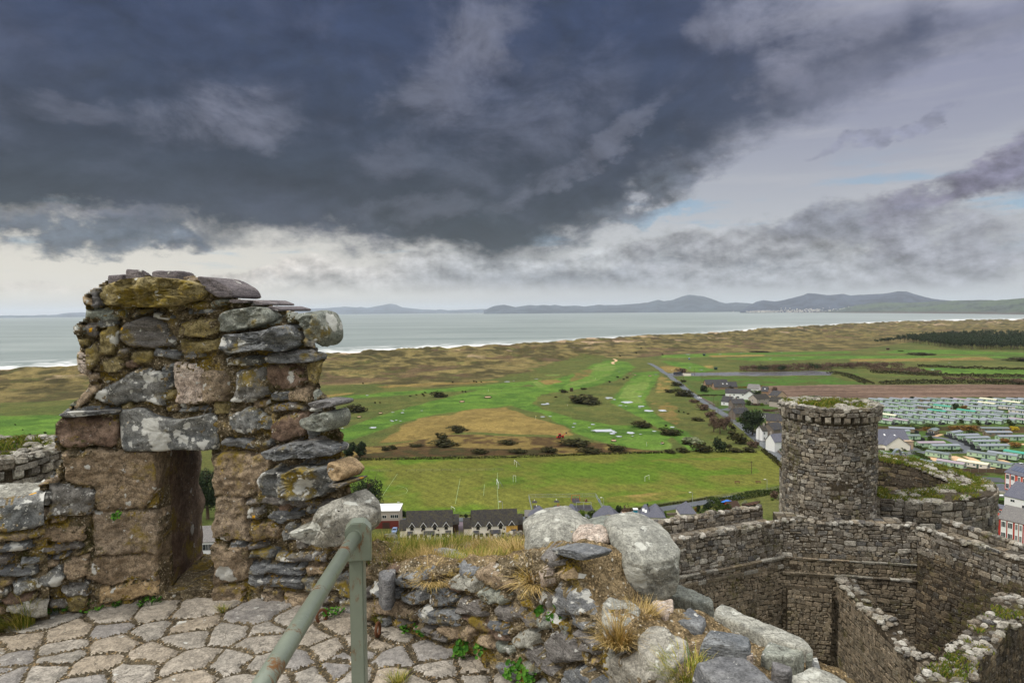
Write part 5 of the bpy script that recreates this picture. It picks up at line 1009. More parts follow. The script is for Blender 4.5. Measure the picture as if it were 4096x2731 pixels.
def build_hills():
 for k, (name, D, c, pts) in enumerate(RANGES):
  us = np.arange(pts[0][0], pts[-1][0], 5.0); vs_ = np.interp(us, [p[0] for p in pts], [p[1] for p in pts])
  vs_ = vs_ + (fbm(us / 22, us * 0 + k, 3, 301) - .5) * 2.2
  rows = 18; P = np.zeros((len(us), rows, 3)); col = np.zeros((len(us), rows, 3))
  D0 = D; dep = D * .24; base = np.array(lin(*c)[:3])
  for i, (u, v) in enumerate(zip(us, vs_)):
   if name == 'headland_hills': D = float(np.interp(u, [3140, 3700, 4600], [14500, 11500, 7000])); dep = D * .22
   d = pxdir(u, v); dh = Vector((d.x, d.y)).normalized(); hz = max(EYE + d.z / math.hypot(d.x, d.y) * D, 3)
   for j in range(rows):
    t = j / (rows - 1); rr_ = D - dep * (1 - t); P[i, j] = (dh.x * rr_, dh.y * rr_, 0); 
    prof = t ** 1.15
    P[i, j, 2] = -3 + (hz + 3) * prof
  n = fbm(P[..., 0] / (D * .02), P[..., 1] / (D * .02), 5, 311 + k); tt = np.linspace(0, 1, rows)[None, :]
  P[..., 2] += (n - .5) * P[..., 2].max() * .35 * np.sin(tt * np.pi)
  P[..., 2] = np.where(tt < .02, -3, P[..., 2])
  f = ss(fbm(P[..., 0] / (D * .012), P[..., 1] / (D * .012), 4, 321), .4, .6)
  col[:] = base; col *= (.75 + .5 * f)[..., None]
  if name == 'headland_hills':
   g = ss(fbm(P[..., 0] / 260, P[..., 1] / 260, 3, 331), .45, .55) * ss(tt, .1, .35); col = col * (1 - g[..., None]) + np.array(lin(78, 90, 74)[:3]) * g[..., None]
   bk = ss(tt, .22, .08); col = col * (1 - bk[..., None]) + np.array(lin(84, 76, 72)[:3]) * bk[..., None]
  na = len(us); back = P[:, -1:, :].copy(); back[..., :2] *= 1.12; back[..., 2] = -3
  P2 = np.concatenate([P, back], 1); C2 = np.concatenate([col, col[:, -1:]], 1); nr = rows + 1
  vid = np.arange(na * nr).reshape(na, nr); F = np.stack([vid[:-1, :-1], vid[1:, :-1], vid[1:, 1:], vid[:-1, 1:]], -1).reshape(-1, 4)
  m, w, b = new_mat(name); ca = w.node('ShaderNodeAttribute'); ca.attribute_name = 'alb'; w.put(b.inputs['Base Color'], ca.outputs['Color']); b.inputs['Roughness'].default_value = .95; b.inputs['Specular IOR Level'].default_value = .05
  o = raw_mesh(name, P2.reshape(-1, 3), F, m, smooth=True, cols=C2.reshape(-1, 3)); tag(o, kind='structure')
 mb = MB(); rr = random.Random(4)
 for _ in range(520):
  u = rr.choice([rr.gauss(3260, 90), rr.uniform(3010, 3480), rr.gauss(3060, 30), rr.gauss(3420, 35)]); v = 1247 - abs(rr.gauss(0, 6)) * (1 if u > 3120 else .4)
  D = 11450 + (1247 - v) * 45; d = pxdir(u, v); p = CAM + d * (D / math.hypot(d.x, d.y)); 
  mb.box(p.x, p.y, p.z - 14, rr.uniform(8, 20), rr.uniform(8, 14), rr.uniform(17, 22), rr.uniform(0, 3), 0, rr.random())
 tag(mb.build('distant_town', blade_mat('distant_render', (196, 190, 182), (150, 150, 152), (222, 216, 206))), 'pale far town strung along the opposite shore', 'town', kind='stuff')
build_hills()
def build_haze():
 mb = MB(); mb.box(0, 30000, -8, 160000, 90000, 558)
 m = bpy.data.materials.new('haze_air'); m.use_nodes = True; nt = m.node_tree
 for n in list(nt.nodes): nt.nodes.remove(n)
 o_ = nt.nodes.new('ShaderNodeOutputMaterial'); v = nt.nodes.new('ShaderNodeVolumePrincipled'); nt.links.new(v.outputs[0], o_.inputs['Volume'])
 v.inputs['Color'].default_value = (.80, .86, .95, 1); v.inputs['Density'].default_value = HAZE_D; v.inputs['Anisotropy'].default_value = .2
 tag(mb.build('haze', m), 'pale haze over the bay', kind='stuff')
HAZE_D = 2.6e-5
build_haze()
def rubble_mat(name, cols, dirt=.35, moss=.25, white=.25, stain=.4):
 m, w, b = new_mat(name); tc = w.node('ShaderNodeTexCoord').outputs['Object']; r = rnd(w)
 col = w.ramp(r, [(i / (len(cols) - 1), lin(*c)) for i, c in enumerate(cols)])
 n1 = w.noise(tc, .55, 6, .65); n2 = w.noise(tc, 4.5, 6, .68); n3 = w.noise(tc, 16, 4, .65)
 k = w.math('ADD', .42, w.math('MULTIPLY', w.step(w.math('ADD', w.math('MULTIPLY', n2, .5), w.math('MULTIPLY', n3, .5)), .34, .66), 1.15)); col = w.mix(1.0, col, w.comb(k, k, k), 'MULTIPLY')
 l = w.math('MULTIPLY', w.step(w.noise(tc, 6.5, 6, .75), .59 - .1 * white, .66 - .1 * white), w.step(n3, .35, .55)); col = w.mix(w.math('MULTIPLY', l, .65), col, lin(186, 186, 176))
 st = w.math('MULTIPLY', w.step(w.noise(w.vmath('MULTIPLY', tc, (1.3, 1.3, .16)), 1.0, 6, .7), .50, .68), stain); col = w.mix(st, col, lin(40, 36, 26))
 g = w.math('MULTIPLY', w.step(n1, .58 - .12 * moss, .70 - .12 * moss), w.step(n2, .42, .6)); col = w.mix(w.math('MULTIPLY', g, .8), col, w.mix(n3, lin(54, 56, 22), lin(96, 90, 44)))
 w.put(b.inputs['Base Color'], col); b.inputs['Roughness'].default_value = .9; b.inputs['Specular IOR Level'].default_value = .15
 bump(w, b, w.math('ADD', n3, n2), .8, .06); return m
M['rub'] = rubble_mat('castle_rubble', [(80, 75, 68), (118, 109, 96), (94, 88, 81), (138, 127, 110), (106, 99, 89), (158, 149, 134), (86, 84, 82), (124, 117, 106), (172, 166, 154)])
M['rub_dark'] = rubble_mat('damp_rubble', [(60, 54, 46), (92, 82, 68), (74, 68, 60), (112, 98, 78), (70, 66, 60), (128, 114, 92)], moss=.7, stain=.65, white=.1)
M['rub_core'] = rubble_mat('wall_core', [(62, 54, 44), (78, 70, 56)], moss=.3, white=0.0)
M['rub_brown'] = rubble_mat('brown_rubble', [(102, 93, 79), (130, 117, 98), (114, 105, 90), (146, 132, 112), (86, 79, 68)], moss=.3, stain=.45, white=.1)
M['cap'] = rubble_mat('coping_rubble', [(128, 123, 112), (156, 151, 140), (104, 99, 90), (178, 174, 164), (140, 133, 120)], moss=.7, stain=0, white=.3)
M['turf'] = blade_mat('turf_blade', (66, 92, 26), (104, 116, 40), (142, 128, 62)); M['turf_dark'] = blade_mat('turf_dark_blade', (58, 66, 20), (88, 84, 36), (112, 84, 48))
CM = [M['rub'], M['rub_core'], M['cap'], M['rub_dark'], M['rub_brown']]
def masonry(mb, F, s0, s1, z0, ztop, seed, course=(.12, .32), aspect=(.8, 2.3), gap=.013, proud=(.012, .06), m=0, mfun=None):
 """coursed rubble: F(s, z) -> (point, normal); stones individually shaped over the core"""
 rr = random.Random(seed); z = z0; zt = ztop if callable(ztop) else (lambda s: ztop); zmax = max(zt(s0 + (s1 - s0) * i / 20) for i in range(21))
 while z < zmax:
  h = rr.uniform(*course); s = s0 - rr.uniform(0, .3)
  while s < s1:
   w_ = h * rr.uniform(*aspect); a, b = max(s, s0), min(s + w_, s1); s += w_
   if b - a < .08 or z + h * .7 > zt((a + b) / 2): continue
   parts = [(z, z + h)] if rr.random() > .25 or h < .28 else [(z, z + h * .5), (z + h * .5, z + h)]
   for za, zb in parts:
    g = gap * rr.uniform(.6, 1.6); j = lambda: rr.uniform(-.035, .035); sk = rr.uniform(-.04, .04)
    q = [(a + g + j(), za + g + j() + sk), (b - g + j(), za + g + j() - sk), (b - g + j(), zb - g + j() - sk), (a + g + j(), zb - g + j() + sk)]
    q = [(q[i][0] + (q[k_][0] - q[i][0]) * f, q[i][1] + (q[k_][1] - q[i][1]) * f) for i in range(4) for k_, f in (((i - 1) % 4, rr.uniform(.04, .22)), ((i + 1) % 4, rr.uniform(.04, .22)))]
    c = (sum(x for x, _ in q) / 8, sum(y for _, y in q) / 8); d = rr.uniform(*proud); vs = []
    wz = .13 * mnoise.noise(Vector((c[0] * .8, c[1] * .5, seed))) + .06 * mnoise.noise(Vector((c[0] * 2.6, c[1] * 1.4, seed + 9)))
    tx, tz = rr.uniform(-.03, .03), rr.uniform(-.03, .03)
    for k, dd in ((1, -.02), (.98, d * .65), (.78, d)):
     for x, y in q:
      P, N = F(c[0] + (x - c[0]) * k, c[1] + (y - c[1]) * k + wz); vs.append(P + N * (dd + (x - c[0]) * tx + (y - c[1]) * tz + rr.uniform(-.008, .008)))
    fs = [(i + 8 * r_, (i + 1) % 8 + 8 * r_, (i + 1) % 8 + 8 * r_ + 8, i + 8 * r_ + 8) for r_ in range(2) for i in range(8)] + [tuple(range(16, 24))]
    mb.add(vs, fs, mfun(c[0], c[1], rr) if mfun else m, rr.random())
  z += h
def rock(mb, p, s, rr, m=2, flat=.6):
 """an angular coping stone"""
 k = 7; a0 = rr.uniform(0, 6.28); vs = []
 sx, sy = s * rr.uniform(.7, 1.4), s * rr.uniform(.6, 1.0); rot = rr.uniform(0, 3.14)
 for r_, z in ((1.0, -.4), (1.05, .25), (.7, .85)):
  for i in range(k):
   a = a0 + 2 * math.pi * i / k + rr.uniform(-.25, .25); q = r_ * rr.uniform(.78, 1.12); x, y = math.cos(a) * q * sx, math.sin(a) * q * sy
   vs.append((p[0] + x * math.cos(rot) - y * math.sin(rot), p[1] + x * math.sin(rot) + y * math.cos(rot), p[2] + (z + rr.uniform(-.12, .12)) * s * flat))
 fs = [(i + k * r_, (i + 1) % k + k * r_, (i + 1) % k + k * r_ + k, i + k * r_ + k) for r_ in range(2) for i in range(k)] + [tuple(range(2 * k, 3 * k))]
 mb.add(vs, fs, m, rr.random())
def line_F(p0, p1):
 p0, p1 = Vector((*p0, 0)), Vector((*p1, 0)); t = (p1 - p0).normalized(); n = Vector((t.y, -t.x, 0)); L = (p1 - p0).length
 def F(s, z):
  p = p0 + t * s; q = p + Vector((0, 0, z)); k = .05 * mnoise.noise(q * .7); return q + n * k, n
 return F, L, t, n
def wall_run(name, label, p0, p1, ztop, thick, zbot, mface, seed, parapet=None, ledge=None, cat='castle wall', back_m=0, zmid=None, course=(.12, .32), walk=None, rise=None, both=False):
 F, L, t, n = line_F(p0, p1); base = (p0[0], p0[1], zbot)
 th = empty(name, base, label, cat); th['kind'] = 'thing'; zt = ztop if callable(ztop) else (lambda s: ztop); P0 = Vector((*p0, 0))
 mb = MB(); rr = random.Random(seed)
 S = np.arange(0, L + .5, .5); S[-1] = L; vs = []
 for s in S:
  q = P0 + t * s; z = zt(s) - .06
  vs += [(q.x, q.y, zbot), (q.x, q.y, z), (q.x - n.x * thick, q.y - n.y * thick, z), (q.x - n.x * thick, q.y - n.y * thick, zbot)]
 fs = [(4 * i + j, 4 * i + 4 + j, 4 * i + 5 + j, 4 * i + 1 + j) for i in range(len(S) - 1) for j in range(3)] + [(0, 1, 2, 3), tuple(4 * (len(S) - 1) + j for j in (3, 2, 1, 0))]
 mb.add(vs, fs, 1, .3)
 masonry(mb, F, 0, L, zbot if zmid is None else zmid, zt, seed, m=mface if not callable(mface) else 0, mfun=mface if callable(mface) else None, course=course)
 if both:
  Fb = lambda s, z: (Vector((P0.x + t.x * s - n.x * thick, P0.y + t.y * s - n.y * thick, z)), -n); masonry(mb, Fb, 0, L, zbot if zmid is None else zmid, zt, seed + 1, m=back_m, course=course)
 mb.build('wall_face', CM, th, base)
 mb = MB()
 for s in np.arange(.1, L, .21):
  q = P0 + t * s - n * rr.uniform(-.06, .28)
  if rr.random() < .85: rock(mb, (q.x, q.y, zt(s) - .03), rr.uniform(.13, .26), rr, 2 if rr.random() < .7 else 0)
 if walk is None:
  for s in np.arange(.1, L, .3):
   for d in np.arange(.4, thick, .33):
    q = P0 + t * (s + rr.uniform(-.1, .1)) - n * (d + rr.uniform(-.1, .1))
    if rr.random() < .8: rock(mb, (q.x, q.y, zt(s) - .06), rr.uniform(.12, .24), rr, 2 if rr.random() < .55 else 0, .5)
 mb.build('coping', CM, th, base)
 if ledge:
  mb = MB()
  for zl, pr, hh in ledge:
   s = 0
   while s < L:
    w_ = rr.uniform(.4, 1.1); a, b = s + .01, min(s + w_, L) - .01; s += w_
    if b - a < .1: continue
    A, B = P0 + t * a, P0 + t * b; z0, z1 = zl + rr.uniform(-.03, .03), zl + hh + rr.uniform(-.03, .03); o = pr + rr.uniform(-.04, .04)
    mb.hexa([(A.x, A.y, z0), (B.x, B.y, z0), (B.x + n.x * o * .8, B.y + n.y * o * .8, z0), (A.x + n.x * o * .8, A.y + n.y * o * .8, z0), (A.x, A.y, z1), (B.x, B.y, z1), (B.x + n.x * o, B.y + n.y * o, z1 - .04), (A.x + n.x * o, A.y + n.y * o, z1 - .04)], 2 if rr.random() < .5 else 4, rr.random())
  mb.build('string_course', CM, th, base)
 if walk is not None:
  mb = MB(); zw, off0, off1 = walk
  for s in np.arange(0, L, .62):
   for d in np.arange(off0, off1, .55):
    A = P0 + t * (s + .02) - n * (d + .02); B = P0 + t * min(s + .6, L) - n * (min(d + .53, off1)); c = (A + B) / 2; z = zw + rr.uniform(-.012, .012)
    mb.box(c.x, c.y, z - .1, abs(min(s + .6, L) - s) - .04, min(d + .53, off1) - d - .04, .1, math.atan2(t.y, t.x), 4 if rr.random() < .3 else 0, rr.random())
  A, B = P0 - n * off0, P0 - n * off1
  mb.hexa([(A.x, A.y, zw - .5), (A.x + t.x * L, A.y + t.y * L, zw - .5), (B.x + t.x * L, B.y + t.y * L, zw - .5), (B.x, B.y, zw - .5), (A.x, A.y, zw - .05), (A.x + t.x * L, A.y + t.y * L, zw - .05), (B.x + t.x * L, B.y + t.y * L, zw - .05), (B.x, B.y, zw - .05)], 1, .2)
  mb.build('wall_walk', CM, th, base)
 if parapet is not None:
  off, zp, thp, zf = parapet; zpf = zp if callable(zp) else (lambda s: zp); mb = MB(); q0 = P0 - n * off
  Fp = lambda s, z: (Vector((q0.x + t.x * s, q0.y + t.y * s, z)), n)
  S = np.arange(0, L + .5, .5); S[-1] = L; vs = []
  for s in S:
   q = q0 + t * s; z = zpf(s) - .05
   vs += [(q.x, q.y, zbot), (q.x, q.y, z), (q.x - n.x * thp, q.y - n.y * thp, z), (q.x - n.x * thp, q.y - n.y * thp, zbot)]
  mb.add(vs, [(4 * i + j, 4 * i + 4 + j, 4 * i + 5 + j, 4 * i + 1 + j) for i in range(len(S) - 1) for j in range(3)] + [(0, 1, 2, 3), tuple(4 * (len(S) - 1) + j for j in (3, 2, 1, 0))], 1, .3)
  masonry(mb, Fp, 0, L, zf, zpf, seed + 7, course=(.16, .36))
  for s in np.arange(.1, L, .24):
   q = q0 + t * s - n * (thp / 2 + rr.uniform(-.1, .1)); rock(mb, (q.x, q.y, zpf(s) - .02), rr.uniform(.16, .28), rr, 2 if rr.random() < .4 else 0)
  mb.build('parapet', CM, th, base)
 return th
ZW = EYE - 12.4
wd = Vector((.922, .387, 0)); wn = Vector((-.387, .922, 0))
I0, I1 = Vector((8.5, 35.8, 0)) - wd * 30, Vector((8.5, 35.8, 0)) + wd * 7.8
I2 = Vector((22.7, 37.4, 0)); I3 = Vector((22.7, 37.4, 0)) + Vector((.385, -.923, 0)) * 19
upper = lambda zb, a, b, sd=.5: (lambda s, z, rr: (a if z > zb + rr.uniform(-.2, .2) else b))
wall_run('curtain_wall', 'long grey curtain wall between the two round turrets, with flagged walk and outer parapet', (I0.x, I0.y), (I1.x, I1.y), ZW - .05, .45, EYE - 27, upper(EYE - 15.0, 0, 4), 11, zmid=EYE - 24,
   walk=(EYE - 12.72, .4, 1.6), parapet=(1.6, lambda s: EYE - 12.05 + (.5 if 20 < s < 23.5 else .25 if s < 24.6 else 0) + .06 * math.sin(s * 3), .55, EYE - 12.72), ledge=[(EYE - 14.6, .2, .16), (EYE - 15.15, .12, .22)])
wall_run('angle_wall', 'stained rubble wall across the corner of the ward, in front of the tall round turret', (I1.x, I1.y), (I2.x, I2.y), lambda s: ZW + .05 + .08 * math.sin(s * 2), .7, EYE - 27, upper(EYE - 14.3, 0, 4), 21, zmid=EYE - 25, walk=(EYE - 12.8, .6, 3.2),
   ledge=[(EYE - 14.6, .12, .12), (EYE - 15.5, .2, .14)])
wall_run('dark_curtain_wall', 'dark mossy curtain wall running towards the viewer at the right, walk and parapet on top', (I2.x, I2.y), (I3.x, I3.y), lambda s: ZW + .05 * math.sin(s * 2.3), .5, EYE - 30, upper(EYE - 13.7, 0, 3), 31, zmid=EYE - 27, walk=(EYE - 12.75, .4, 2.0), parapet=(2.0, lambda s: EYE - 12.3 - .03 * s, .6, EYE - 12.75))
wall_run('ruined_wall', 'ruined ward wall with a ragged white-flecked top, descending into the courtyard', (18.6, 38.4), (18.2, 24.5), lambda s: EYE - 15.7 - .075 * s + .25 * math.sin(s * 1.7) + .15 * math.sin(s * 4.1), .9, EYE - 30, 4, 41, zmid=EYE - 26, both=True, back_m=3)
wall_run('ruined_wall', 'broad broken wall top with grass, bottom right corner of the ward', (15.4, 23.4), (24.3, 30.6), lambda s: EYE - 13.95 + .05 * s + .18 * math.sin(s * 2.1), 1.15, EYE - 30, 3, 51, zmid=EYE - 24, both=True, back_m=3)
def build_breast():
 F, L, t, n = line_F((15.9, 38.75), (18.2, 38.15)); base = (15.9, 38.75, EYE - 24); th = empty('chimney_breast', base, 'corbelled pale brown chimney breast in the inner corner of the ward', 'chimney breast')
 mb = MB(); mb.add([F(0, 0)[0] + n * .5 + Vector((0, 0, z)) for z in (EYE - 20.3, EYE - 16.2)] + [F(L, 0)[0] + n * .5 + Vector((0, 0, z)) for z in (EYE - 16.2, EYE - 20.3)] + [F(0, 0)[0] - n * .4 + Vector((0, 0, z)) for z in (EYE - 20.3, EYE - 16.2)] + [F(L, 0)[0] - n * .4 + Vector((0, 0, z)) for z in (EYE - 16.2, EYE - 20.3)], [(0, 3, 2, 1), (0, 1, 5, 4), (3, 7, 6, 2), (1, 2, 6, 5), (0, 4, 7, 3)], 1, .4)
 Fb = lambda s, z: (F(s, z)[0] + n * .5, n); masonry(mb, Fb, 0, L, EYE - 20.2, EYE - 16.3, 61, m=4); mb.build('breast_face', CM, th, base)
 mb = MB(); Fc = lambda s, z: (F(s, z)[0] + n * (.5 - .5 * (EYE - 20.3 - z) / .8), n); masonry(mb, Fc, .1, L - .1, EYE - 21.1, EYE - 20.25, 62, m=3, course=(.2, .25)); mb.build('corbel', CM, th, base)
build_breast()
def grass_patch(pts_fn, n, name, label, mat, seed, L=(.12, .34), parent=None):
 rr = random.Random(seed); V = []; Fc = []; C = []
 for _ in range(n):
  p, nn = pts_fn(rr)
  if p is None: continue
  for _b in range(5):
   a = rr.uniform(0, 6.28); l = rr.uniform(*L); o = Vector((rr.gauss(0, .09), rr.gauss(0, .09), 0)); d = Vector((math.cos(a) * rr.uniform(.2, 1.1), math.sin(a) * rr.uniform(.2, 1.1), 1)).normalized(); sd_ = d.cross(Vector((math.sin(a), -math.cos(a), .3))).normalized() * rr.uniform(.02, .035)
   q = p + o; k = len(V); V += [q - sd_ - Vector((0, 0, .04)), q + sd_ - Vector((0, 0, .04)), q + d * l * .6 + sd_ * .6, q + d * l + Vector((d.x, d.y, -.2)) * l * .4, q + d * l * .6 - sd_ * .6]
   Fc += [(k, k + 1, k + 2, k + 4), (k + 4, k + 2, k + 3, k + 3)]; C += [rr.random()] * 2
 mb = MB(); mb.v = [tuple(v) for v in V]; mb.f = [f if f[2] != f[3] else f[:3] for f in Fc]; mb.m = [0] * len(Fc); mb.c = C
 return tag(mb.build(name, mat, parent), label, kind='stuff')
def turret(name, cx, cy, r, zb, zt, label, seed, grass_label, ncorb=34):
 base = (cx, cy, zb); th = empty(name, base, label, 'turret'); cc = Vector((cx, cy, 0)); rr = random.Random(seed)
 def cylF(rad):
  def F(s, z):
   a = s / rad; n = Vector((math.cos(a), math.sin(a), 0)); return cc + n * (rad + .06 * mnoise.noise(Vector((n.x * 2, n.y * 2, z * .6)))) + Vector((0, 0, z)), n
  return F
 def ring(mb, r0, r1, z0, z1, m, c, k=64):
  A = [(math.cos(2 * math.pi * i / k), math.sin(2 * math.pi * i / k)) for i in range(k)]
  vs = [(cx + a * r0, cy + b * r0, z0) for a, b in A] + [(cx + a * r0, cy + b * r0, z1) for a, b in A] + [(cx + a * r1, cy + b * r1, z1) for a, b in A] + [(cx + a * r1, cy + b * r1, z0) for a, b in A]
  mb.add(vs, [(i + j * k, (i + 1) % k + j * k, (i + 1) % k + ((j + 1) % 4) * k, i + ((j + 1) % 4) * k) for i in range(k) for j in range(4)], m, c)
 zc = zt - .98
 mb = MB(); ring(mb, r, r - .7, zb, zt - .1, 1, .3); masonry(mb, cylF(r), 0, 2 * math.pi * r, zb, zc, seed, course=(.11, .29), aspect=(.9, 2.3)); mb.build('drum', CM, th, base)
 for i in range(ncorb):
  a = 2 * math.pi * (i + rr.uniform(-.08, .08)) / ncorb; mb = MB(); w_ = .32; d = Vector((math.cos(a), math.sin(a), 0)); e = Vector((-d.y, d.x, 0)); P = lambda o, s, z: cc + d * (r + o) + e * s * w_ / 2 + Vector((0, 0, z)); h = rr.uniform(-.02, .02)
  prof = [(-.05, zc + .02), (.14, zc + .04), (.25, zc + .15), (.26, zc + .42 + h), (-.05, zc + .42 + h)]
  vs = [P(o, -1, z) for o, z in prof] + [P(o, 1, z) for o, z in prof]; mb.add(vs, [(4, 3, 2, 1, 0), (5, 6, 7, 8, 9)] + [(i_, (i_ + 1) % 5, 5 + (i_ + 1) % 5, 5 + i_) for i_ in range(5)], 0, rr.random()); mb.build('corbel', CM, th, base)
 mb = MB(); ring(mb, r + .22, r - .6, zc + .44, zt - .12, 1, .3); masonry(mb, cylF(r + .22), 0, 2 * math.pi * (r + .22), zc + .44, zt - .02, seed + 3, course=(.22, .28), aspect=(1.5, 3.4), proud=(.03, .10))
 for _ in range(420):
  a = rr.uniform(0, 6.283); q = r + .12 - abs(rr.gauss(0, .45)); bump_ = .45 * max(0, mnoise.noise(Vector((math.cos(a) * 2 + seed, math.sin(a) * 2, q * .8)))) ; rock(mb, (cx + math.cos(a) * q, cy + math.sin(a) * q, zt - .12 + bump_), rr.uniform(.12, .30), rr, 2, .5)
 mb.build('parapet', CM, th, base)
 mb = MB(); ring(mb, r - .55, .05, zt - .5, zt - .16, 1, .3); mb.build('rubble_fill', CM, th, base)
 def pt(r_):
  a = r_.uniform(0, 6.283); q = r_.choice([r - .15, r - .4, r - .8, r_.uniform(.2, r)]) ; k = mnoise.noise(Vector((math.cos(a) * 1.6 + seed, math.sin(a) * 1.6, q)))
  return (None, None) if k < -.12 else (Vector((cx + math.cos(a) * q, cy + math.sin(a) * q, zt - .12 + .45 * max(0, k))), None)
 grass_patch(pt, 900, 'turret_grass', grass_label, M['turf'], seed + 5)
turret('round_turret', 20.05, 42.5, 2.72, EYE - 15, EYE - 6.0, 'tall round watch turret with a ring of corbels, mossy rubble on its rim', 71, 'turf growing on the rim of the tall turret')
turret('round_turret', -22.6, 29.0, 2.75, EYE - 15, EYE - 5.75, 'farther round turret with corbelled rim, half hidden behind the broken merlon', 81, 'thin turf on the half hidden turret', ncorb=30)
def build_drum_tower():
 cx, cy, ro, ri, zt, zb = 26.6, 48.2, 6.8, 4.3, EYE - 12.15, EYE - 34; base = (cx, cy, zb); cc = Vector((cx, cy, 0)); rr = random.Random(9)
 th = empty('drum_tower', base, 'wide ruined drum tower, open in the middle, grass growing along its broken rim', 'tower')
 Fo = lambda s, z: (cc + Vector((math.cos(s / ro), math.sin(s / ro), 0)) * ro + Vector((0, 0, z)), Vector((math.cos(s / ro), math.sin(s / ro), 0)))
 Fi = lambda s, z: (cc + Vector((math.cos(-s / ri), math.sin(-s / ri), 0)) * ri + Vector((0, 0, z)), -Vector((math.cos(-s / ri), math.sin(-s / ri), 0)))
 top = lambda a: zt + .28 * mnoise.noise(Vector((math.cos(a) * 1.5, math.sin(a) * 1.5, 3))) + .45 * max(0, math.cos(a - 1.9))
 def ringm(mb, r0, r1, z0, m):
  k = 96; A = [2 * math.pi * i / k for i in range(k)]; vs = []
  for a in A: vs += [(cx + math.cos(a) * r0, cy + math.sin(a) * r0, z0), (cx + math.cos(a) * r0, cy + math.sin(a) * r0, top(a) - .08), (cx + math.cos(a) * r1, cy + math.sin(a) * r1, top(a) - .08), (cx + math.cos(a) * r1, cy + math.sin(a) * r1, z0)]
  mb.add(vs, [(4 * i + j, 4 * ((i + 1) % k) + j, 4 * ((i + 1) % k) + (j + 1) % 4, 4 * i + (j + 1) % 4) for i in range(k) for j in range(4)], m, .3)
 mb = MB(); ringm(mb, ro, ri, zb, 1); masonry(mb, Fo, 0, 2 * math.pi * ro, EYE - 24, lambda s: top(s / ro), 91, course=(.3, .62), aspect=(1.0, 2.0), proud=(.03, .10)); mb.build('outer_wall', CM, th, base)
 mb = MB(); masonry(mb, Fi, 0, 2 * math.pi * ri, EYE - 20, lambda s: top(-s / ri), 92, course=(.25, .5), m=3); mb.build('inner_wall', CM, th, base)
 mb = MB()
 for _ in range(1100):
  a = rr.uniform(0, 6.283); q = rr.choice([rr.uniform(ri, ro), ro - abs(rr.gauss(0, .3)), ri + abs(rr.gauss(0, .2))])
  if mnoise.noise(Vector((math.cos(a) * 3, math.sin(a) * 3, q))) > -.05: rock(mb, (cx + math.cos(a) * q, cy + math.sin(a) * q, top(a) - .1), rr.uniform(.14, .36), rr, 2, .5)
 rock(mb, (cx + math.cos(1.75) * 6.2, cy + math.sin(1.75) * 6.2, zt + .55), .6, rr, 2, .9)
 mb.build('rim_rubble', CM, th, base)
 mb = MB(); k = 48; mb.add([(cx + math.cos(2 * math.pi * i / k) * (ri + .2), cy + math.sin(2 * math.pi * i / k) * (ri + .2), EYE - 20) for i in range(k)], [tuple(range(k))], 3, .2); mb.build('tower_floor', CM, th, base)
 def pt(lo, hi, th_):
  def f(r_):
   a = r_.uniform(lo, hi); q = r_.uniform(ri - .1, ro - .1); k_ = mnoise.noise(Vector((math.cos(a) * 2.2, math.sin(a) * 2.2, q * .9)))
   return (None, None) if k_ < th_ else (Vector((cx + math.cos(a) * q, cy + math.sin(a) * q, top(a) - .08)), None)
  return f
 grass_patch(pt(0, 6.283, -.15), 3600, 'tower_grass', 'green turf along the rim of the drum tower', M['turf'], 93, (.15, .4)); grass_patch(pt(1.4, 3.3, -.2), 1500, 'tower_scrub', 'brown bushy growth on the far rim of the drum tower', M['turf_dark'], 94, (.2, .55))
build_drum_tower()
def wall_grass():
 def pt(r_):
  s = r_.uniform(0, 11); p = Vector((15.4, 23.4, 0)) + Vector((24.3 - 15.4, 30.6 - 23.4, 0)).normalized() * s; n = Vector((.63, -.78, 0)); p = p - n * r_.uniform(0, 1.1)
  return (None, None) if mnoise.noise(Vector((p.x, p.y, 2)) * 1.2) < .12 else (Vector((p.x, p.y, EYE - 13.9 + .05 * s)), None)
 grass_patch(pt, 420, 'wall_grass', 'sparse turf on the broad broken wall top', M['turf'], 95, (.08, .2))
wall_grass()
M['cream'] = plain('cream_render', (236, 228, 214), .85, .04, .8); M['white'] = plain('white_render', (226, 226, 224), .8, .05, .7); M['yellow'] = plain('yellow_render', (214, 170, 88), .85, .06)
M['brick'] = plain('brown_brick', (150, 122, 96), .9, .2, 6); M['tanw'] = plain('tan_render', (186, 162, 136), .85, .08, 1.5); M['stonew'] = plain('house_stone', (112, 102, 92), .95, .35, 3.5); M['greyw'] = plain('grey_pebbledash', (168, 158, 148), .95, .12, 5)
M['redw'] = plain('red_paint_wall', (196, 92, 78), .8, .08, 1.2); M['red2'] = plain('deep_red_wall', (168, 52, 42), .8, .1, 1.2)
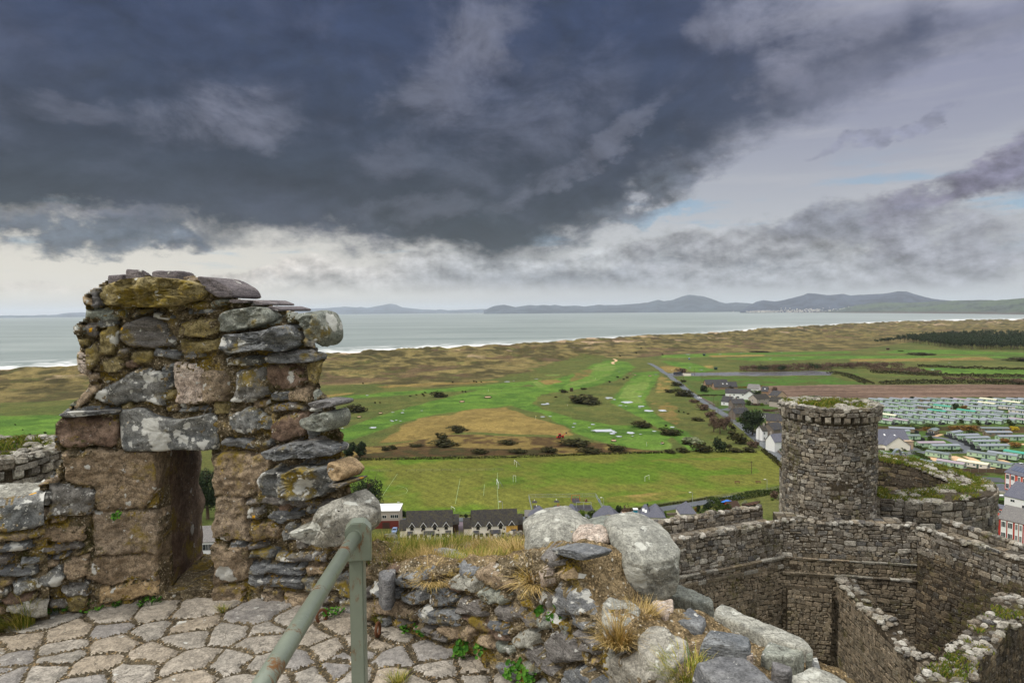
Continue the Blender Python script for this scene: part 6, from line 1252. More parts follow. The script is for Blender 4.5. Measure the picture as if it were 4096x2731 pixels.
def roof_mat(name, a, b_, moss=(120, 108, 52), am=.2):
 m, w, b = new_mat(name); tc = w.node('ShaderNodeTexCoord').outputs['Object']; br = w.node('ShaderNodeTexBrick'); w.put(br.inputs['Vector'], w.vmath('MULTIPLY', tc, (1, 1, 1.4)))
 br.inputs['Scale'].default_value = 2.2; br.inputs['Mortar Size'].default_value = .012; br.inputs['Color1'].default_value = lin(*a); br.inputs['Color2'].default_value = lin(*b_); br.inputs['Mortar'].default_value = lin(*(int(c * .6) for c in a))
 n = w.noise(tc, 1.2, 6, .7); n2 = w.noise(tc, 9, 4, .7); k = w.math('ADD', .6, w.math('ADD', w.math('MULTIPLY', n, .4), w.math('MULTIPLY', n2, .4)))
 c = w.mix(1.0, br.outputs[0], w.comb(k, k, k), 'MULTIPLY'); g = w.math('MULTIPLY', w.step(n, .62 - am, .72), w.step(n2, .42, .6)); c = w.mix(w.math('MULTIPLY', g, .8), c, lin(*moss))
 w.put(b.inputs['Base Color'], c); b.inputs['Roughness'].default_value = .85; b.inputs['Specular IOR Level'].default_value = .15; return m
M['slateroof'] = roof_mat('slate_roof', (52, 53, 60), (72, 73, 82)); M['slatepale'] = roof_mat('pale_slate_roof', (90, 91, 102), (110, 111, 122), am=.05); M['slatebrown'] = roof_mat('mossy_slate_roof', (44, 43, 46), (64, 62, 64), (96, 88, 48), .26); M['tileroof'] = roof_mat('grey_tile_roof', (108, 105, 104), (130, 127, 124), (150, 144, 130), .1)
M['glass'] = plain('dark_glass', (34, 40, 48), .08, .2, 1, spec=.6); M['frame'] = plain('white_frame', (224, 224, 222), .5, .03); M['dframe'] = plain('brown_frame', (66, 44, 36), .6, .1); M['fence'] = plain('weathered_wood', (96, 78, 62), .9, .25, 6); M['dwood'] = plain('dark_timber', (62, 46, 36), .9, .25, 4); M['tar'] = plain('asphalt', (74, 76, 80), .75, .12, .6)
def wall_window(th, x, z, w, h, fm='frame', y=0.0, side=0, L=0, W=0, bars=1):
 """window on the front (side 0), the x=0 gable (1) or the x=L gable (2) of a house in its local frame"""
 def q(a, d, zz): return (x + a, y - d, zz) if side == 0 else ((-d, x - a, zz) if side == 1 else (L + d, x + a, zz))
 def slab(mb, a0, a1, z0, z1, d0, d1): mb.hexa([q(a0, d0, z0), q(a1, d0, z0), q(a1, d1, z0), q(a0, d1, z0), q(a0, d0, z1), q(a1, d0, z1), q(a1, d1, z1), q(a0, d1, z1)])
 mb = MB(); f = .07; slab(mb, -w / 2, w / 2, z - h / 2, z - h / 2 + f, -.06, .07); slab(mb, -w / 2, w / 2, z + h / 2 - f, z + h / 2, -.06, .07)
 slab(mb, -w / 2, -w / 2 + f, z - h / 2 + f, z + h / 2 - f, -.06, .07); slab(mb, w / 2 - f, w / 2, z - h / 2 + f, z + h / 2 - f, -.06, .07)
 for b in range(1, bars + 1): c = -w / 2 + w * b / (bars + 1); slab(mb, c - .03, c + .03, z - h / 2 + f, z + h / 2 - f, -.06, .06)
 o = mb.build('window', M[fm], th); mb = MB(); slab(mb, -w / 2 + .05, w / 2 - .05, z - h / 2 + .05, z + h / 2 - .05, -.05, .035); mb.build('pane', M['glass'], o)
def gable_roof(mb, x0, x1, W, eave, rise, ov=.3, t=.18, y0=0.0, axis='x', hip=0.0):
 """two slopes over [x0, x1] x [y0, y0+W]"""
 m_ = y0 + W / 2; k = rise / (W / 2); e = eave - ov * k; a, b = x0 - ov, x1 + ov
 f = (lambda x, y, z: (x, y, z)) if axis == 'x' else (lambda x, y, z: (y, x, z))
 v = [f(a, y0 - ov, e), f(b, y0 - ov, e), f(b - hip, m_, eave + rise), f(a + hip, m_, eave + rise), f(a, y0 + W + ov, e), f(b, y0 + W + ov, e)]
 u = [(p[0], p[1], p[2] + t) for p in v]
 mb.add(v + u, [(6, 7, 8, 9), (9, 8, 11, 10), (0, 3, 2, 1), (3, 4, 5, 2), (0, 1, 7, 6), (5, 4, 10, 11), (1, 2, 8, 7), (2, 5, 11, 8), (4, 3, 9, 10), (3, 0, 6, 9)] if hip == 0 else [(6, 7, 8, 9), (9, 8, 11, 10), (0, 1, 7, 6), (5, 4, 10, 11), (7, 11, 8), (6, 9, 10), (1, 5, 11, 7), (4, 0, 6, 10)])
def house(name, label, p0, p1, W, eave, rise, wall, roof, wins=(), g1=(), g2=(), hip=0.0, chim=(), cat='house', group=None, fm='frame', L=None, bars=1, door=None, wing=None, z=0.0, skylights=(), garage=None, flat=False, dm='dframe'):
 A = ground(*p0, z) if not isinstance(p0, Vector) else p0; B = ground(*p1, z) if not isinstance(p1, Vector) else p1
 rz = math.atan2(B.y - A.y, B.x - A.x); L = L or (B - A).length
 th = empty(name, A, label, cat, group, rz); mb = MB()
 if flat or hip: mb.box(L / 2, W / 2, 0, L, W, eave)
 else: mb.add([(0, 0, 0), (L, 0, 0), (L, W, 0), (0, W, 0), (0, 0, eave), (L, 0, eave), (L, W, eave), (0, W, eave), (0, W / 2, eave + rise), (L, W / 2, eave + rise)], [(0, 1, 5, 4), (2, 3, 7, 6), (1, 2, 6, 9, 5), (3, 0, 4, 8, 7)])
 if wing:
  wx, ww, wl_, we, wr = wing; mb.add([(wx - ww / 2, .01, 0), (wx - ww / 2, -wl_, 0), (wx + ww / 2, -wl_, 0), (wx + ww / 2, .01, 0), (wx - ww / 2, .01, we), (wx - ww / 2, -wl_, we), (wx + ww / 2, -wl_, we), (wx + ww / 2, .01, we), (wx, -wl_, we + wr), (wx, .01, we + wr)], [(0, 1, 5, 4), (1, 2, 6, 8, 5), (2, 3, 7, 6)])
 mb.build('wall', M[wall], th); mb = MB()
 if flat: mb.box(L / 2, W / 2, eave, L + .5, W + .5, .25)
 else: gable_roof(mb, 0, L, W, eave, rise, hip=hip)
 if wing: gable_roof(mb, -wl_, W / 2, ww, we, wr, axis='y', y0=wx - ww / 2)
 ro = mb.build('roof', M[roof], th)
 for t in chim: mb = MB(); mb.box(t * L, W / 2, eave + rise - .5, .9, .7, 1.7); mb.box(t * L, W / 2, eave + rise + 1.2, 1.0, .8, .12); mb.tube((t * L - .2, W / 2, eave + rise + 1.32), (t * L - .2, W / 2, eave + rise + 1.65), .12); mb.tube((t * L + .2, W / 2, eave + rise + 1.32), (t * L + .2, W / 2, eave + rise + 1.65), .12); mb.build('chimney', M['stonew'] if wall != 'white' else M['greyw'], ro)
 for t, s_ in skylights:
  k = rise / (W / 2); y_ = W / 2 * s_; z_ = eave + k * y_ + .2; mb = MB(); mb.hexa([(t * L - .4, y_ - .45, z_ - .45 * k), (t * L + .4, y_ - .45, z_ - .45 * k), (t * L + .4, y_ + .45, z_ + .45 * k), (t * L - .4, y_ + .45, z_ + .45 * k)] + [(t * L - .4, y_ - .45, z_ - .45 * k + .08), (t * L + .4, y_ - .45, z_ - .45 * k + .08), (t * L + .4, y_ + .45, z_ + .45 * k + .08), (t * L - .4, y_ + .45, z_ + .45 * k + .08)]); mb.build('skylight', M['frame'], ro)
 for wd_ in wins: wall_window(th, wd_[0] * L, wd_[1], wd_[2], wd_[3], fm, bars=bars)
 for wd_ in g1: wall_window(th, W * wd_[0], wd_[1], wd_[2], wd_[3], fm, side=1, L=L, bars=bars)
 for wd_ in g2: wall_window(th, W * wd_[0], wd_[1], wd_[2], wd_[3], fm, side=2, L=L, bars=bars)
 if door is not None:
  for d in door: mb = MB(); mb.box(d * L, -.03, 0, .95, .1, 2.05); mb.build('door', M[dm], th)
 if garage is not None: mb = MB(); mb.box(garage[0] * L, -.03, 0, garage[1], .1, 2.2); mb.build('garage_door', M['blue'], th)
 return th
M['blue'] = plain('blue_paint', (60, 92, 168), .5, .06); M['teal'] = plain('teal_paint', (58, 150, 178), .5, .06)
def terrace(label, p0, p1, yellow):
 A, B = ground(*p0), ground(*p1); th = house('terrace_row', label, p0, p1, 8.0, 5.0, 4.3, 'cream', 'slatebrown', cat='terrace', group='cottage terraces below the castle')
 L = (B - A).length; u = L / 4; ro = next(c for c in th.children if c.name.startswith('roof'))
 if yellow: mb = MB(); mb.box(L - u / 2, -.02, 0, u, .06, 5.0); mb.box(L + .01, 4, 0, .05, 8, 5.0); mb.build('yellow_facade', M['yellow'], th)
 for i in range(4):
  x = u * (i + .5) + (-.25 if i < 2 else .25) * 0; fm = 'dframe'
  wall_window(th, x, 4.55, 1.15, 1.75, fm); mb = MB()
  mb.add([(x - .75, -.02, 5.0), (x + .75, -.02, 5.0), (x, -.02, 6.15), (x - .75, 1.2, 5.0), (x + .75, 1.2, 5.0), (x, 1.3, 6.15)], [(0, 1, 2), (1, 4, 5, 2), (0, 2, 5, 3)]); d = mb.build('dormer', M['dwood'], th)
  mb = MB()
  for s_ in (-1, 1): mb.hexa([(x + s_ * 1.15, -.25, 4.62), (x, -.25, 6.2), (x, 1.5, 6.2), (x + s_ * 1.15, .4, 4.62), (x + s_ * 1.15, -.25, 4.80), (x, -.25, 6.42), (x, 1.5, 6.42), (x + s_ * 1.15, .4, 4.80)])
  mb.build('dormer_roof', M['slateroof'], d); mb = MB()
  for s_ in (-1, 1): mb.hexa([(x + s_ * 1.2, -.34, 4.58), (x, -.34, 6.2), (x, -.26, 6.2), (x + s_ * 1.2, -.26, 4.58), (x + s_ * 1.2, -.34, 4.82), (x, -.34, 6.46), (x, -.26, 6.46), (x + s_ * 1.2, -.26, 4.82)])
  mb.build('bargeboard', M['frame'], d)
  left = i in (0, 2); wx = u * i + u * (.72 if i in (0, 2) else .28) if i in (0, 3) else u * i + u * (.35 if i == 1 else .62)
  wall_window(th, {0: u * .8, 1: u * 1.3, 2: u * 2.75, 3: u * 3.25}[i], 1.75, 1.15, 1.25, fm)
 for x, w_ in ((u * .33, 2.0), (u * 2.0, 3.8), (u * 3.68, 2.0)):
  mb = MB(); mb.hexa([(x - w_ / 2, -1.3, 2.35), (x + w_ / 2, -1.3, 2.35), (x + w_ / 2, -.01, 3.2), (x - w_ / 2, -.01, 3.2), (x - w_ / 2, -1.3, 2.5), (x + w_ / 2, -1.3, 2.5), (x + w_ / 2, -.01, 3.4), (x - w_ / 2, -.01, 3.4)]); pr = mb.build('porch_roof', M['slateroof'], th)
  mb = MB(); mb.box(x, -.75, 0, w_ * .35, 1.0, 2.4); mb.build('porch_wall', M['yellow'] if yellow and x > L * .8 else M['cream'], pr)
  for s_ in (-1, 1): mb = MB(); mb.box(x + s_ * w_ * .32, -.04, 0, .9, .12, 2.05); mb.build('door', M['dframe'], th)
 for x in (u * 2.8, u * 1.35): mb = MB(); mb.tube((x, -.1, 3.6), (x + .08, -.32, 3.62), .28, .30, 12); mb.build('satellite_dish', M['dframe'], th)
 return th
terrace('cream terrace of four cottages, mossy slate roof, nearer the handrail post', (1626, 2163), (1808, 2158), False)
terrace('terrace of four cottages whose last house is painted yellow', (1890, 2160), (2070, 2152), True)
for lab, p0, p1, wl_ in (('low outbuilding on the post side of the cream terrace', (1600, 2148), (1625, 2147), 'cream'), ('dark open outbuilding between the terraces, against the cream one', (1811, 2128), (1834, 2127), 'dwood'), ('cream outbuilding joined to the second terrace, on the lane side', (1856, 2140), (1888, 2139), 'cream'), ('dark timber outbuilding behind the yellow cottage', (2073, 2128), (2092, 2127), 'dwood')):
 house('outbuilding', lab, p0, p1, 6, 2.6 if wl_ == 'cream' else 3.0, 2.6, wl_, 'slatebrown', cat='outbuilding')
h_ = house('flat_roofed_house', 'white flat roofed house on a red ground floor, half hidden by the broken merlon', (1490, 2114), (1597, 2112), 9, 6.4, 0, 'greyw', 'white', wins=[(.45, 4.4, 1.6, 1.2), (.75, 4.5, 1.5, 1.3), (.9, 4.5, 1.5, 1.3)], flat=True, fm='frame')
mb = MB(); mb.box(4.8, -.05, 0, 9.7, .1, 2.9); mb.build('red_ground_floor', plain('dark_red_timber', (104, 44, 36), .8, .2, 2), h_); mb = MB(); mb.box(5.0, -.12, .05, 2.6, .1, 2.3); mb.build('garage_door', M['dframe'], h_)
house('hipped_bungalow', 'grey hipped slate bungalow roof behind the pale boulders', (2368, 2112), (2480, 2118), 9, 2.6, 4.6, 'cream', 'slatepale', hip=4.2, cat='bungalow')
house('hipped_bungalow', 'small slate roof corner just showing left of the big boulder', (2120, 2106), (2200, 2104), 8, 2.6, 3.9, 'cream', 'slatepale', hip=3.8, cat='bungalow')
house('hipped_bungalow', 'slate roof with a pair of skylights behind the curtain wall end', (2562, 2092), (2600, 2094), 8, 2.6, 3.4, 'cream', 'slatepale', hip=1.6, cat='bungalow', skylights=[(.3, .5), (.55, .4)])
house('hipped_bungalow', 'plain pyramid slate roof right of the skylight roof', (2590, 2094), (2660, 2096), 9, 2.6, 3.6, 'cream', 'slatepale', hip=3.2, cat='bungalow')
house('hipped_bungalow', 'slate roof tip poking over the curtain wall', (2722, 2080), (2785, 2080), 8, 2.6, 3.4, 'cream', 'slatepale', hip=3.2, cat='bungalow')
house('hipped_bungalow', 'little slate roof peeping over the boulder crest beside a pale lean-to', (2262, 2076), (2305, 2078), 6, 2.4, 2.6, 'cream', 'slatepale', hip=1.9, cat='bungalow')
house('summer_house', 'brown timber summer house with glazed doors behind the terrace', (2101, 2086), (2131, 2086), 4, 2.2, 1.6, 'dwood', 'tileroof', wins=[(.5, 1.2, 1.4, 1.8)], cat='summer house', fm='dframe')
house('garden_shed', 'pink walled flat shed among the bungalow gardens', (2492, 2092), (2525, 2092), 4, 2.9, 0, 'tanw', 'tanw', flat=True, cat='shed')
house('garden_shed', 'bright blue garden cubicle beside the lower road', (2536, 2076), (2550, 2076), 1.6, 3.6, 0, 'teal', 'frame', flat=True, cat='shed')
house('greenhouse', 'small dark framed greenhouse with a pointed glass roof', (2478, 2088), (2498, 2088), 2.6, 1.9, 1.5, 'glass', 'slatepale', hip=1.1, cat='greenhouse', fm='frame')
h_ = house('boat_hut', 'red brown hut with a white gable trim under a blue tarpaulin, above the curtain wall', (2918, 2052), (2960, 2048), 5, 2.2, 1.6, 'red2', 'dwood', cat='hut')
mb = MB(); mb.add([(-1, 3.5, 3.4), (1.2, 2.9, 3.7), (2.6, 3.3, 3.6), (4.2, 3.6, 3.3), (4.0, 5.2, 3.2), (1.5, 5.4, 3.4), (-.8, 5, 3.2), (1.5, 4.2, 4.2)], [(0, 1, 7), (1, 2, 7), (2, 3, 7), (3, 4, 7), (4, 5, 7), (5, 6, 7), (6, 0, 7)]); mb.build('tarpaulin', plain('blue_tarp', (40, 110, 196), .4, .15), h_)
V = lambda x, y: (2880 + x / 2.8, 1500 + y / 2.8)
house('brown_bungalow', 'brown brick bungalow with dormered slate roof, farthest up the road', (2824, 1549), (2912, 1548), 9, 3.0, 4.2, 'brick', 'slateroof', wins=[(.25, 1.6, 1.4, 1.2)], g1=[(.5, 2.0, 1.2, 1.2)], cat='bungalow', dm='dwood', wing=(13, 5, 1.0, 3.0, 2.4), door=(.1,))
house('brown_bungalow', 'brown brick bungalow with two skylights in its slate roof', (2858, 1560), (2950, 1559), 9, 3.0, 4.4, 'brick', 'slateroof', wins=[(.2, 1.6, 1.4, 1.2), (.6, 1.6, 1.6, 1.2)], g1=[(.5, 2.2, 1.2, 1.4)], skylights=[(.4, .6), (.58, .6)], cat='bungalow')
house('white_house', 'long white house with hipped wing and slate roof above the village', V(60, 262), V(340, 272), 9, 5.0, 3.4, 'white', 'slateroof', wins=[(.35, 3.6, 1.2, 1.2), (.5, 1.6, 2.4, 1.6), (.7, 3.6, 1.4, 1.2), (.88, 1.6, 1.4, 1.6)], wing=(20, 8, 3, 4.6, 3.0))
house('white_house', 'white gabled cottage in front of the long white house', V(12, 335), V(122, 345), 8, 3.2, 4.0, 'white', 'slateroof', wins=[(.3, 1.6, 1.2, 1.1)], g2=[(.5, 3.4, 1.0, 1.0)], chim=(.7,))
house('stone_house', 'two storey stone house with a cream chimney facing the road', V(145, 392), V(282, 388), 8, 5.2, 3.0, 'stonew', 'slateroof', wins=[(.25, 4.0, 1.6, 1.3), (.8, 4.0, 1.6, 1.3), (.25, 1.4, 1.2, 1.9), (.55, 1.4, 1.2, 1.9), (.8, 1.4, 1.2, 1.9)], chim=(.45,), g1=[(.5, 1.4, 1.6, 1.8)])
house('roadside_cottage', 'stone cottage with a white gable end and chimney beside the dark pine', V(172, 502), V(330, 486), 7, 4.4, 3.2, 'stonew', 'slateroof', wins=[(.35, 3.2, 1.1, 1.2), (.35, 1.2, 1.1, 1.2)], chim=(.03,))
house('farm_barn', 'pale roofed barn with a white gable at the edge of the ploughed field', V(305, 190), V(430, 196), 14, 3.6, 3.4, 'white', 'tileroof', cat='barn')
house('brown_house', 'brown gabled house with skylights next to the ploughed field', V(465, 222), V(535, 225), 10, 3.4, 3.8, 'brick', 'slateroof', g2=[(.5, 4.0, 1.4, 1.2)], skylights=[(.5, .5)])
house('tan_house', 'tan gabled house behind the tall round turret edge', V(545, 268), V(640, 280), 13, 3.4, 3.8, 'tanw', 'slateroof', g2=[(.4, 2.0, 1.4, 1.2)])
house('grey_house', 'two storey grey pebbledashed house with slate roof behind the dark pine', V(415, 342), V(560, 326), 9, 5.2, 3.2, 'greyw', 'slatebrown', wins=[(.2, 4.1, 1.4, 1.1), (.55, 4.1, 1.4, 1.1), (.85, 4.1, 1.2, 1.1), (.2, 1.5, 1.6, 1.3), (.7, 1.5, 1.4, 1.2)], g1=[(.5, 3.8, 1.1, 1.6), (.5, 1.3, 1.1, 1.6)])
house('grey_house', 'grey house with an orange chimney pot and white gable trim', V(550, 352), V(738, 370), 8, 4.6, 3.2, 'greyw', 'slatebrown', wins=[(.55, 3.6, 1.4, 1.1), (.75, 3.6, 1.4, 1.1), (.92, 3.6, 1.4, 1.1), (.85, 1.4, 1.4, 1.2)], g1=[(.45, 1.6, 2.0, 1.8)], chim=(.2,))
house('tan_bungalow', 'tan bungalow with a smoking chimney below the hedge', V(520, 560), V(700, 568), 10, 3.2, 4.2, 'tanw', 'slateroof', wins=[(.8, 1.5, 2.2, 1.2)], g2=[(.5, 4.2, 1.6, 1.2)], chim=(.62,), cat='bungalow', wing=(16, 8, 2.5, 3.2, 3.4))
house('white_shed', 'low white shed behind the smoking bungalow', V(500, 488), V(580, 484), 6, 3.0, 0, 'white', 'slateroof', flat=True, cat='shed')
house('villa', 'white fronted stone villa with twin slate gables beside the road', V(476, 738), V(532, 735), 7, 6.0, 2.6, 'white', 'slatebrown', wins=[(.35, 4.6, .9, 1.6), (.35, 1.6, .9, 1.6)], chim=(.9,))
house('stone_rear_house', 'stone house with tall chimney stack squeezed against the turret', V(600, 715), V(715, 700), 9, 5.6, 3.4, 'stonew', 'slateroof', wins=[(.75, 4.4, 1.6, 1.3)], chim=(.1, .95))
house('white_end_house', 'white house with a slate porch nearest the round turret', V(612, 862), V(775, 850), 8, 5.6, 3.8, 'white', 'slatepale', wins=[(.5, 4.3, 1.0, 1.3), (.8, 4.3, 1.0, 1.3), (.8, 1.3, 1.6, 1.2)], chim=(.05,), wing=None)
house('stone_garage', 'low stone garage joined to the white end house', V(520, 775), V(604, 812), 7, 2.6, 2.2, 'stonew', 'slateroof', cat='garage')
house('shelter_hut', 'cream hut on the wet car park', (2735, 1503), (2764, 1503), 6, 3.4, 0, 'cream', 'dwood', flat=True, cat='hut')
for u, v, w_, c, lab in ((2817, 1423, 9, 'dgreen', 'dark green golf shelter on the farther fairway'), (2864, 1479, 11, 'dgreen', 'dark green golf shelter near the wet car park'), (2286, 1565, 12, 'dwood', 'dark timber golf hut above the big gorse patch'), (3553, 1399, 10, 'dwood', 'small black hut by the pine wood corner')):
 if 'dgreen' not in M: M['dgreen'] = plain('dark_green_paint', (30, 56, 44), .6, .1)
 house('golf_shelter', lab, (u - w_ / 2, v), (u + w_ / 2, v), 4, 2.6, .7, c, c, cat='golf shelter')
house('portable_toilet', 'bright blue portable cabin on the golf course', (2755, 1438), (2759, 1438), 1.6, 2.6, 0, 'blue', 'frame', flat=True, cat='cabin')
house('white_hall', 'white hall with a wet roof and long glazing, framed by the arrow slit', (745, 2246), (905, 2238), 14, 6.2, 3.0, 'white', 'tileroof', wins=[(.25, 4.4, 3.2, 2.0), (.46, 4.4, 3.0, 2.0), (.67, 4.4, 3.0, 2.0), (.88, 4.4, 2.6, 2.0)], door=(.43,), cat='hall', bars=2, dm='red2')
K = lambda x, y: (3480 + x / 7.128, 1680 + y / 7.128)
house('park_office', 'cream holiday park office with big slate roof and blue garage door', K(60, 830), K(1160, 830), 15, 3.0, 7.0, 'cream', 'slatepale', wins=[(.32, 1.6, 1.2, 1.1)], wing=(12.2, 13, 4.0, 3.0, 4.6), skylights=[(.42, .6), (.68, .55)], cat='office')
house('office_garage', 'tan flat roofed garage with a blue door beside the park office', K(905, 845), K(1235, 835), 6, 4.6, 0, 'tanw', 'tanw', garage=(.45, 4.0), flat=True, cat='garage')
S5 = lambda x, y: (3880 + x / 4.611, 1850 + y / 4.611)
def school_block(label, p0, p1, W, eave, rise, wall, roof, cols, solar=False):
 th = house('school_block', label, p0, p1, W, eave, rise, wall, roof, cat='school'); A, B = ground(*p0), ground(*p1); L = (B - A).length
 for t, w_ in cols:
  mb = MB(); mb.box(t * L, -.04, .6, w_, .1, eave - 1.0); mb.build('white_panel', M['frame'], th)
  for z_, h_ in ((1.9, 2.1), (eave - 1.7, 1.9)): wall_window(th, t * L, z_, w_ - .25, h_, 'frame', y=-.1, bars=2)
 if solar: 
  ro = next(c for c in th.children if c.name.startswith('roof')); k = rise / (W / 2); y0, y1 = W * .14, W * .36
  for i in range(7):
   x0, x1 = L * (.06 + .08 * i), L * (.06 + .08 * i) + L * .074; mb = MB(); mb.hexa([(x0, y0, eave + k * y0 + .2), (x1, y0, eave + k * y0 + .2), (x1, y1, eave + k * y1 + .2), (x0, y1, eave + k * y1 + .2), (x0, y0, eave + k * y0 + .3), (x1, y0, eave + k * y0 + .3), (x1, y1, eave + k * y1 + .3), (x0, y1, eave + k * y1 + .3)]); mb.build('solar_panel', plain('solar_glass', (70, 78, 100), .2, .1), ro)
 return th
school_block('red and white school block with solar panels on a slate roof', S5(640, 490), S5(1400, 700), 12, 7.6, 3.4, 'redw', 'slatepale', [(.07, 1.8), (.20, 1.8), (.36, 1.3), (.5, 1.8), (.63, 1.8), (.76, 1.8)], True)
school_block('red and white school block with a grey tiled roof, nearest the curtain wall', S5(515, 1410), S5(1300, 1610), 11, 7.4, 3.6, 'red2', 'tileroof', [(.13, 1.6), (.29, 1.6), (.44, 1.0), (.54, 1.0), (.68, 1.6), (.82, 1.6)])
house('school_hall', 'white gabled school hall with red roof edges', S5(630, 850), S5(1250, 1000), 16, 5.4, 4.6, 'white', 'slatepale', wins=[(.25, 4.0, 1.6, 1.0), (.6, 2.6, 1.6, 1.2)], g1=[(.5, 4.2, 1.6, 1.0)], cat='school hall')
house('school_wing', 'low school wing with a weathered tiled roof and a window band beside the drum tower', S5(-60, 838), S5(440, 832), 11, 3.2, 3.8, 'redw', 'tileroof', wins=[(.18, 1.8, 2.4, 1.5), (.42, 1.8, 2.6, 1.5), (.72, 1.8, 4.6, 1.5)], hip=3.0, bars=3, cat='school wing')
house('school_annex', 'flat roofed white school annex between the wing and the red block', S5(-80, 1110), S5(470, 1105), 14, 3.6, 0, 'white', 'tileroof', wins=[(.35, 2.0, 1.2, 1.5), (.5, 2.0, 1.2, 1.5), (.65, 2.0, 1.2, 1.5)], flat=True, cat='school annex')
house('school_annex', 'grey stone sided flat annex right behind the curtain wall walk', S5(40, 1330), S5(520, 1370), 8, 3.4, 0, 'greyw', 'slatepale', wins=[(.8, 1.8, 1.6, 1.3)], flat=True, cat='school annex')
house('school_corridor', 'low red and white linking corridor with a lead roof', S5(410, 950), S5(640, 1010), 5, 3.0, .8, 'redw', 'slatepale', wins=[(.3, 1.8, 2.0, 1.0), (.7, 1.8, 2.0, 1.0)], bars=3, cat='school corridor')
M['cgreen'] = plain('pale_green_cladding', (168, 194, 162), .6, .05, .6); M['ccream'] = plain('cream_cladding', (214, 206, 194), .6, .05, .6); M['cbrown'] = plain('brown_cladding', (132, 118, 98), .7, .1, .8); M['cmint'] = plain('mint_cladding', (186, 208, 184), .6, .05, .6)
M['rgrey'] = plain('grey_sheet_roof', (128, 134, 142), .45, .06, .8); M['rdark'] = plain('dark_sheet_roof', (106, 116, 116), .5, .06, .8); M['rteal'] = plain('teal_sheet_roof', (64, 148, 128), .5, .06); M['rcream'] = plain('cream_sheet_roof', (206, 202, 176), .5, .06); M['rmauve'] = plain('mauve_sheet_roof', (150, 138, 146), .5, .06); M['cwin'] = plain('net_curtained_glass', (92, 106, 110), .2, .2, 1); M['deck'] = plain('dark_decking', (46, 48, 52), .8, .15, 3); M['trim'] = plain('dark_trim', (64, 84, 72), .6, .1)
CW = {'g': ('cgreen', 'pale green'), 'c': ('ccream', 'cream'), 'b': ('cbrown', 'brown'), 'm': ('cmint', 'mint white')}; CRF = {'g': ('rgrey', 'grey'), 'd': ('rdark', 'dark grey'), 't': ('rteal', 'teal'), 'c': ('rcream', 'cream'), 'm': ('rmauve', 'mauve')}
PROTO = {}
def caravan(key, L):
 """local frame: length along x, centre at the origin; the glazed end is at +x"""
 wk, rk, deck = key; W, H, rise = 4.1, 2.75, .62; th = bpy.data.objects.new('static_caravan', None); COL.objects.link(th); th['category'] = 'caravan'; th['group'] = 'static caravans in the holiday park'
 b0 = .5; mb = MB(); x0, x1 = -L / 2, L / 2; mb.add([(x0, -W / 2, b0), (x1, -W / 2, b0), (x1, W / 2, b0), (x0, W / 2, b0), (x0, -W / 2, H), (x1, -W / 2, H), (x1, W / 2, H), (x0, W / 2, H), (x0, 0, H + rise), (x1, 0, H + rise)], [(3, 2, 1, 0), (0, 1, 5, 4), (2, 3, 7, 6), (1, 2, 6, 9, 5), (3, 0, 4, 8, 7)]); mb.build('body', M[CW[wk][0]], th)
 mb = MB(); gable_roof(mb, x0, x1, W, H, rise, ov=.22, t=.12, y0=-W / 2); mb.build('roof', M[CRF[rk][0]], th)
 mb = MB(); mb.box(0, 0, 0, L - .5, W - .5, b0); mb.build('underframe', M['deck'], th)
 for y in (-1, 1):
  for i, t in enumerate((-.36, -.12, .08, .3)):
   mb = MB(); w_ = (1.1, .7, 1.2, .9)[i]; h_ = (1.0, 1.0, 1.0, 1.0)[i]; mb.box(t * L, y * (W / 2 + .01), 1.4, w_ * .8, .06, h_ * .85); mb.build('window', M['cwin'], th)
  mb = MB(); mb.box(.19 * L, y * (W / 2 + .01), b0, .85, .07, 2.0); mb.build('door', M['trim'], th)
 mb = MB(); mb.box(x1 + .015, 0, 1.0, .07, 2.9, 1.5); o = mb.build('end_window', M['glass'], th); mb = MB()
 for y in (-1.45, -.5, .5, 1.45): mb.box(x1 + .04, y, 1.0, .07, .14, 1.5)
 mb.build('mullion', M['frame'], o); mb = MB(); mb.box(x0 - .015, 0, 1.4, .06, .8, .8); mb.build('window', M['glass'], th)
 if deck:
  mb = MB(); mb.box(x1 + 1.0, 0, 0, 2.0, W + .6, .55); 
  for y in (-W / 2 - .25, W / 2 + .25): mb.box(x1 + 1.0, y, .55, 2.0, .07, .9)
  mb.box(x1 + 1.95, 0, .55, .07, W + .6, .9); mb.build('decking', M['deck'], th)
 return th
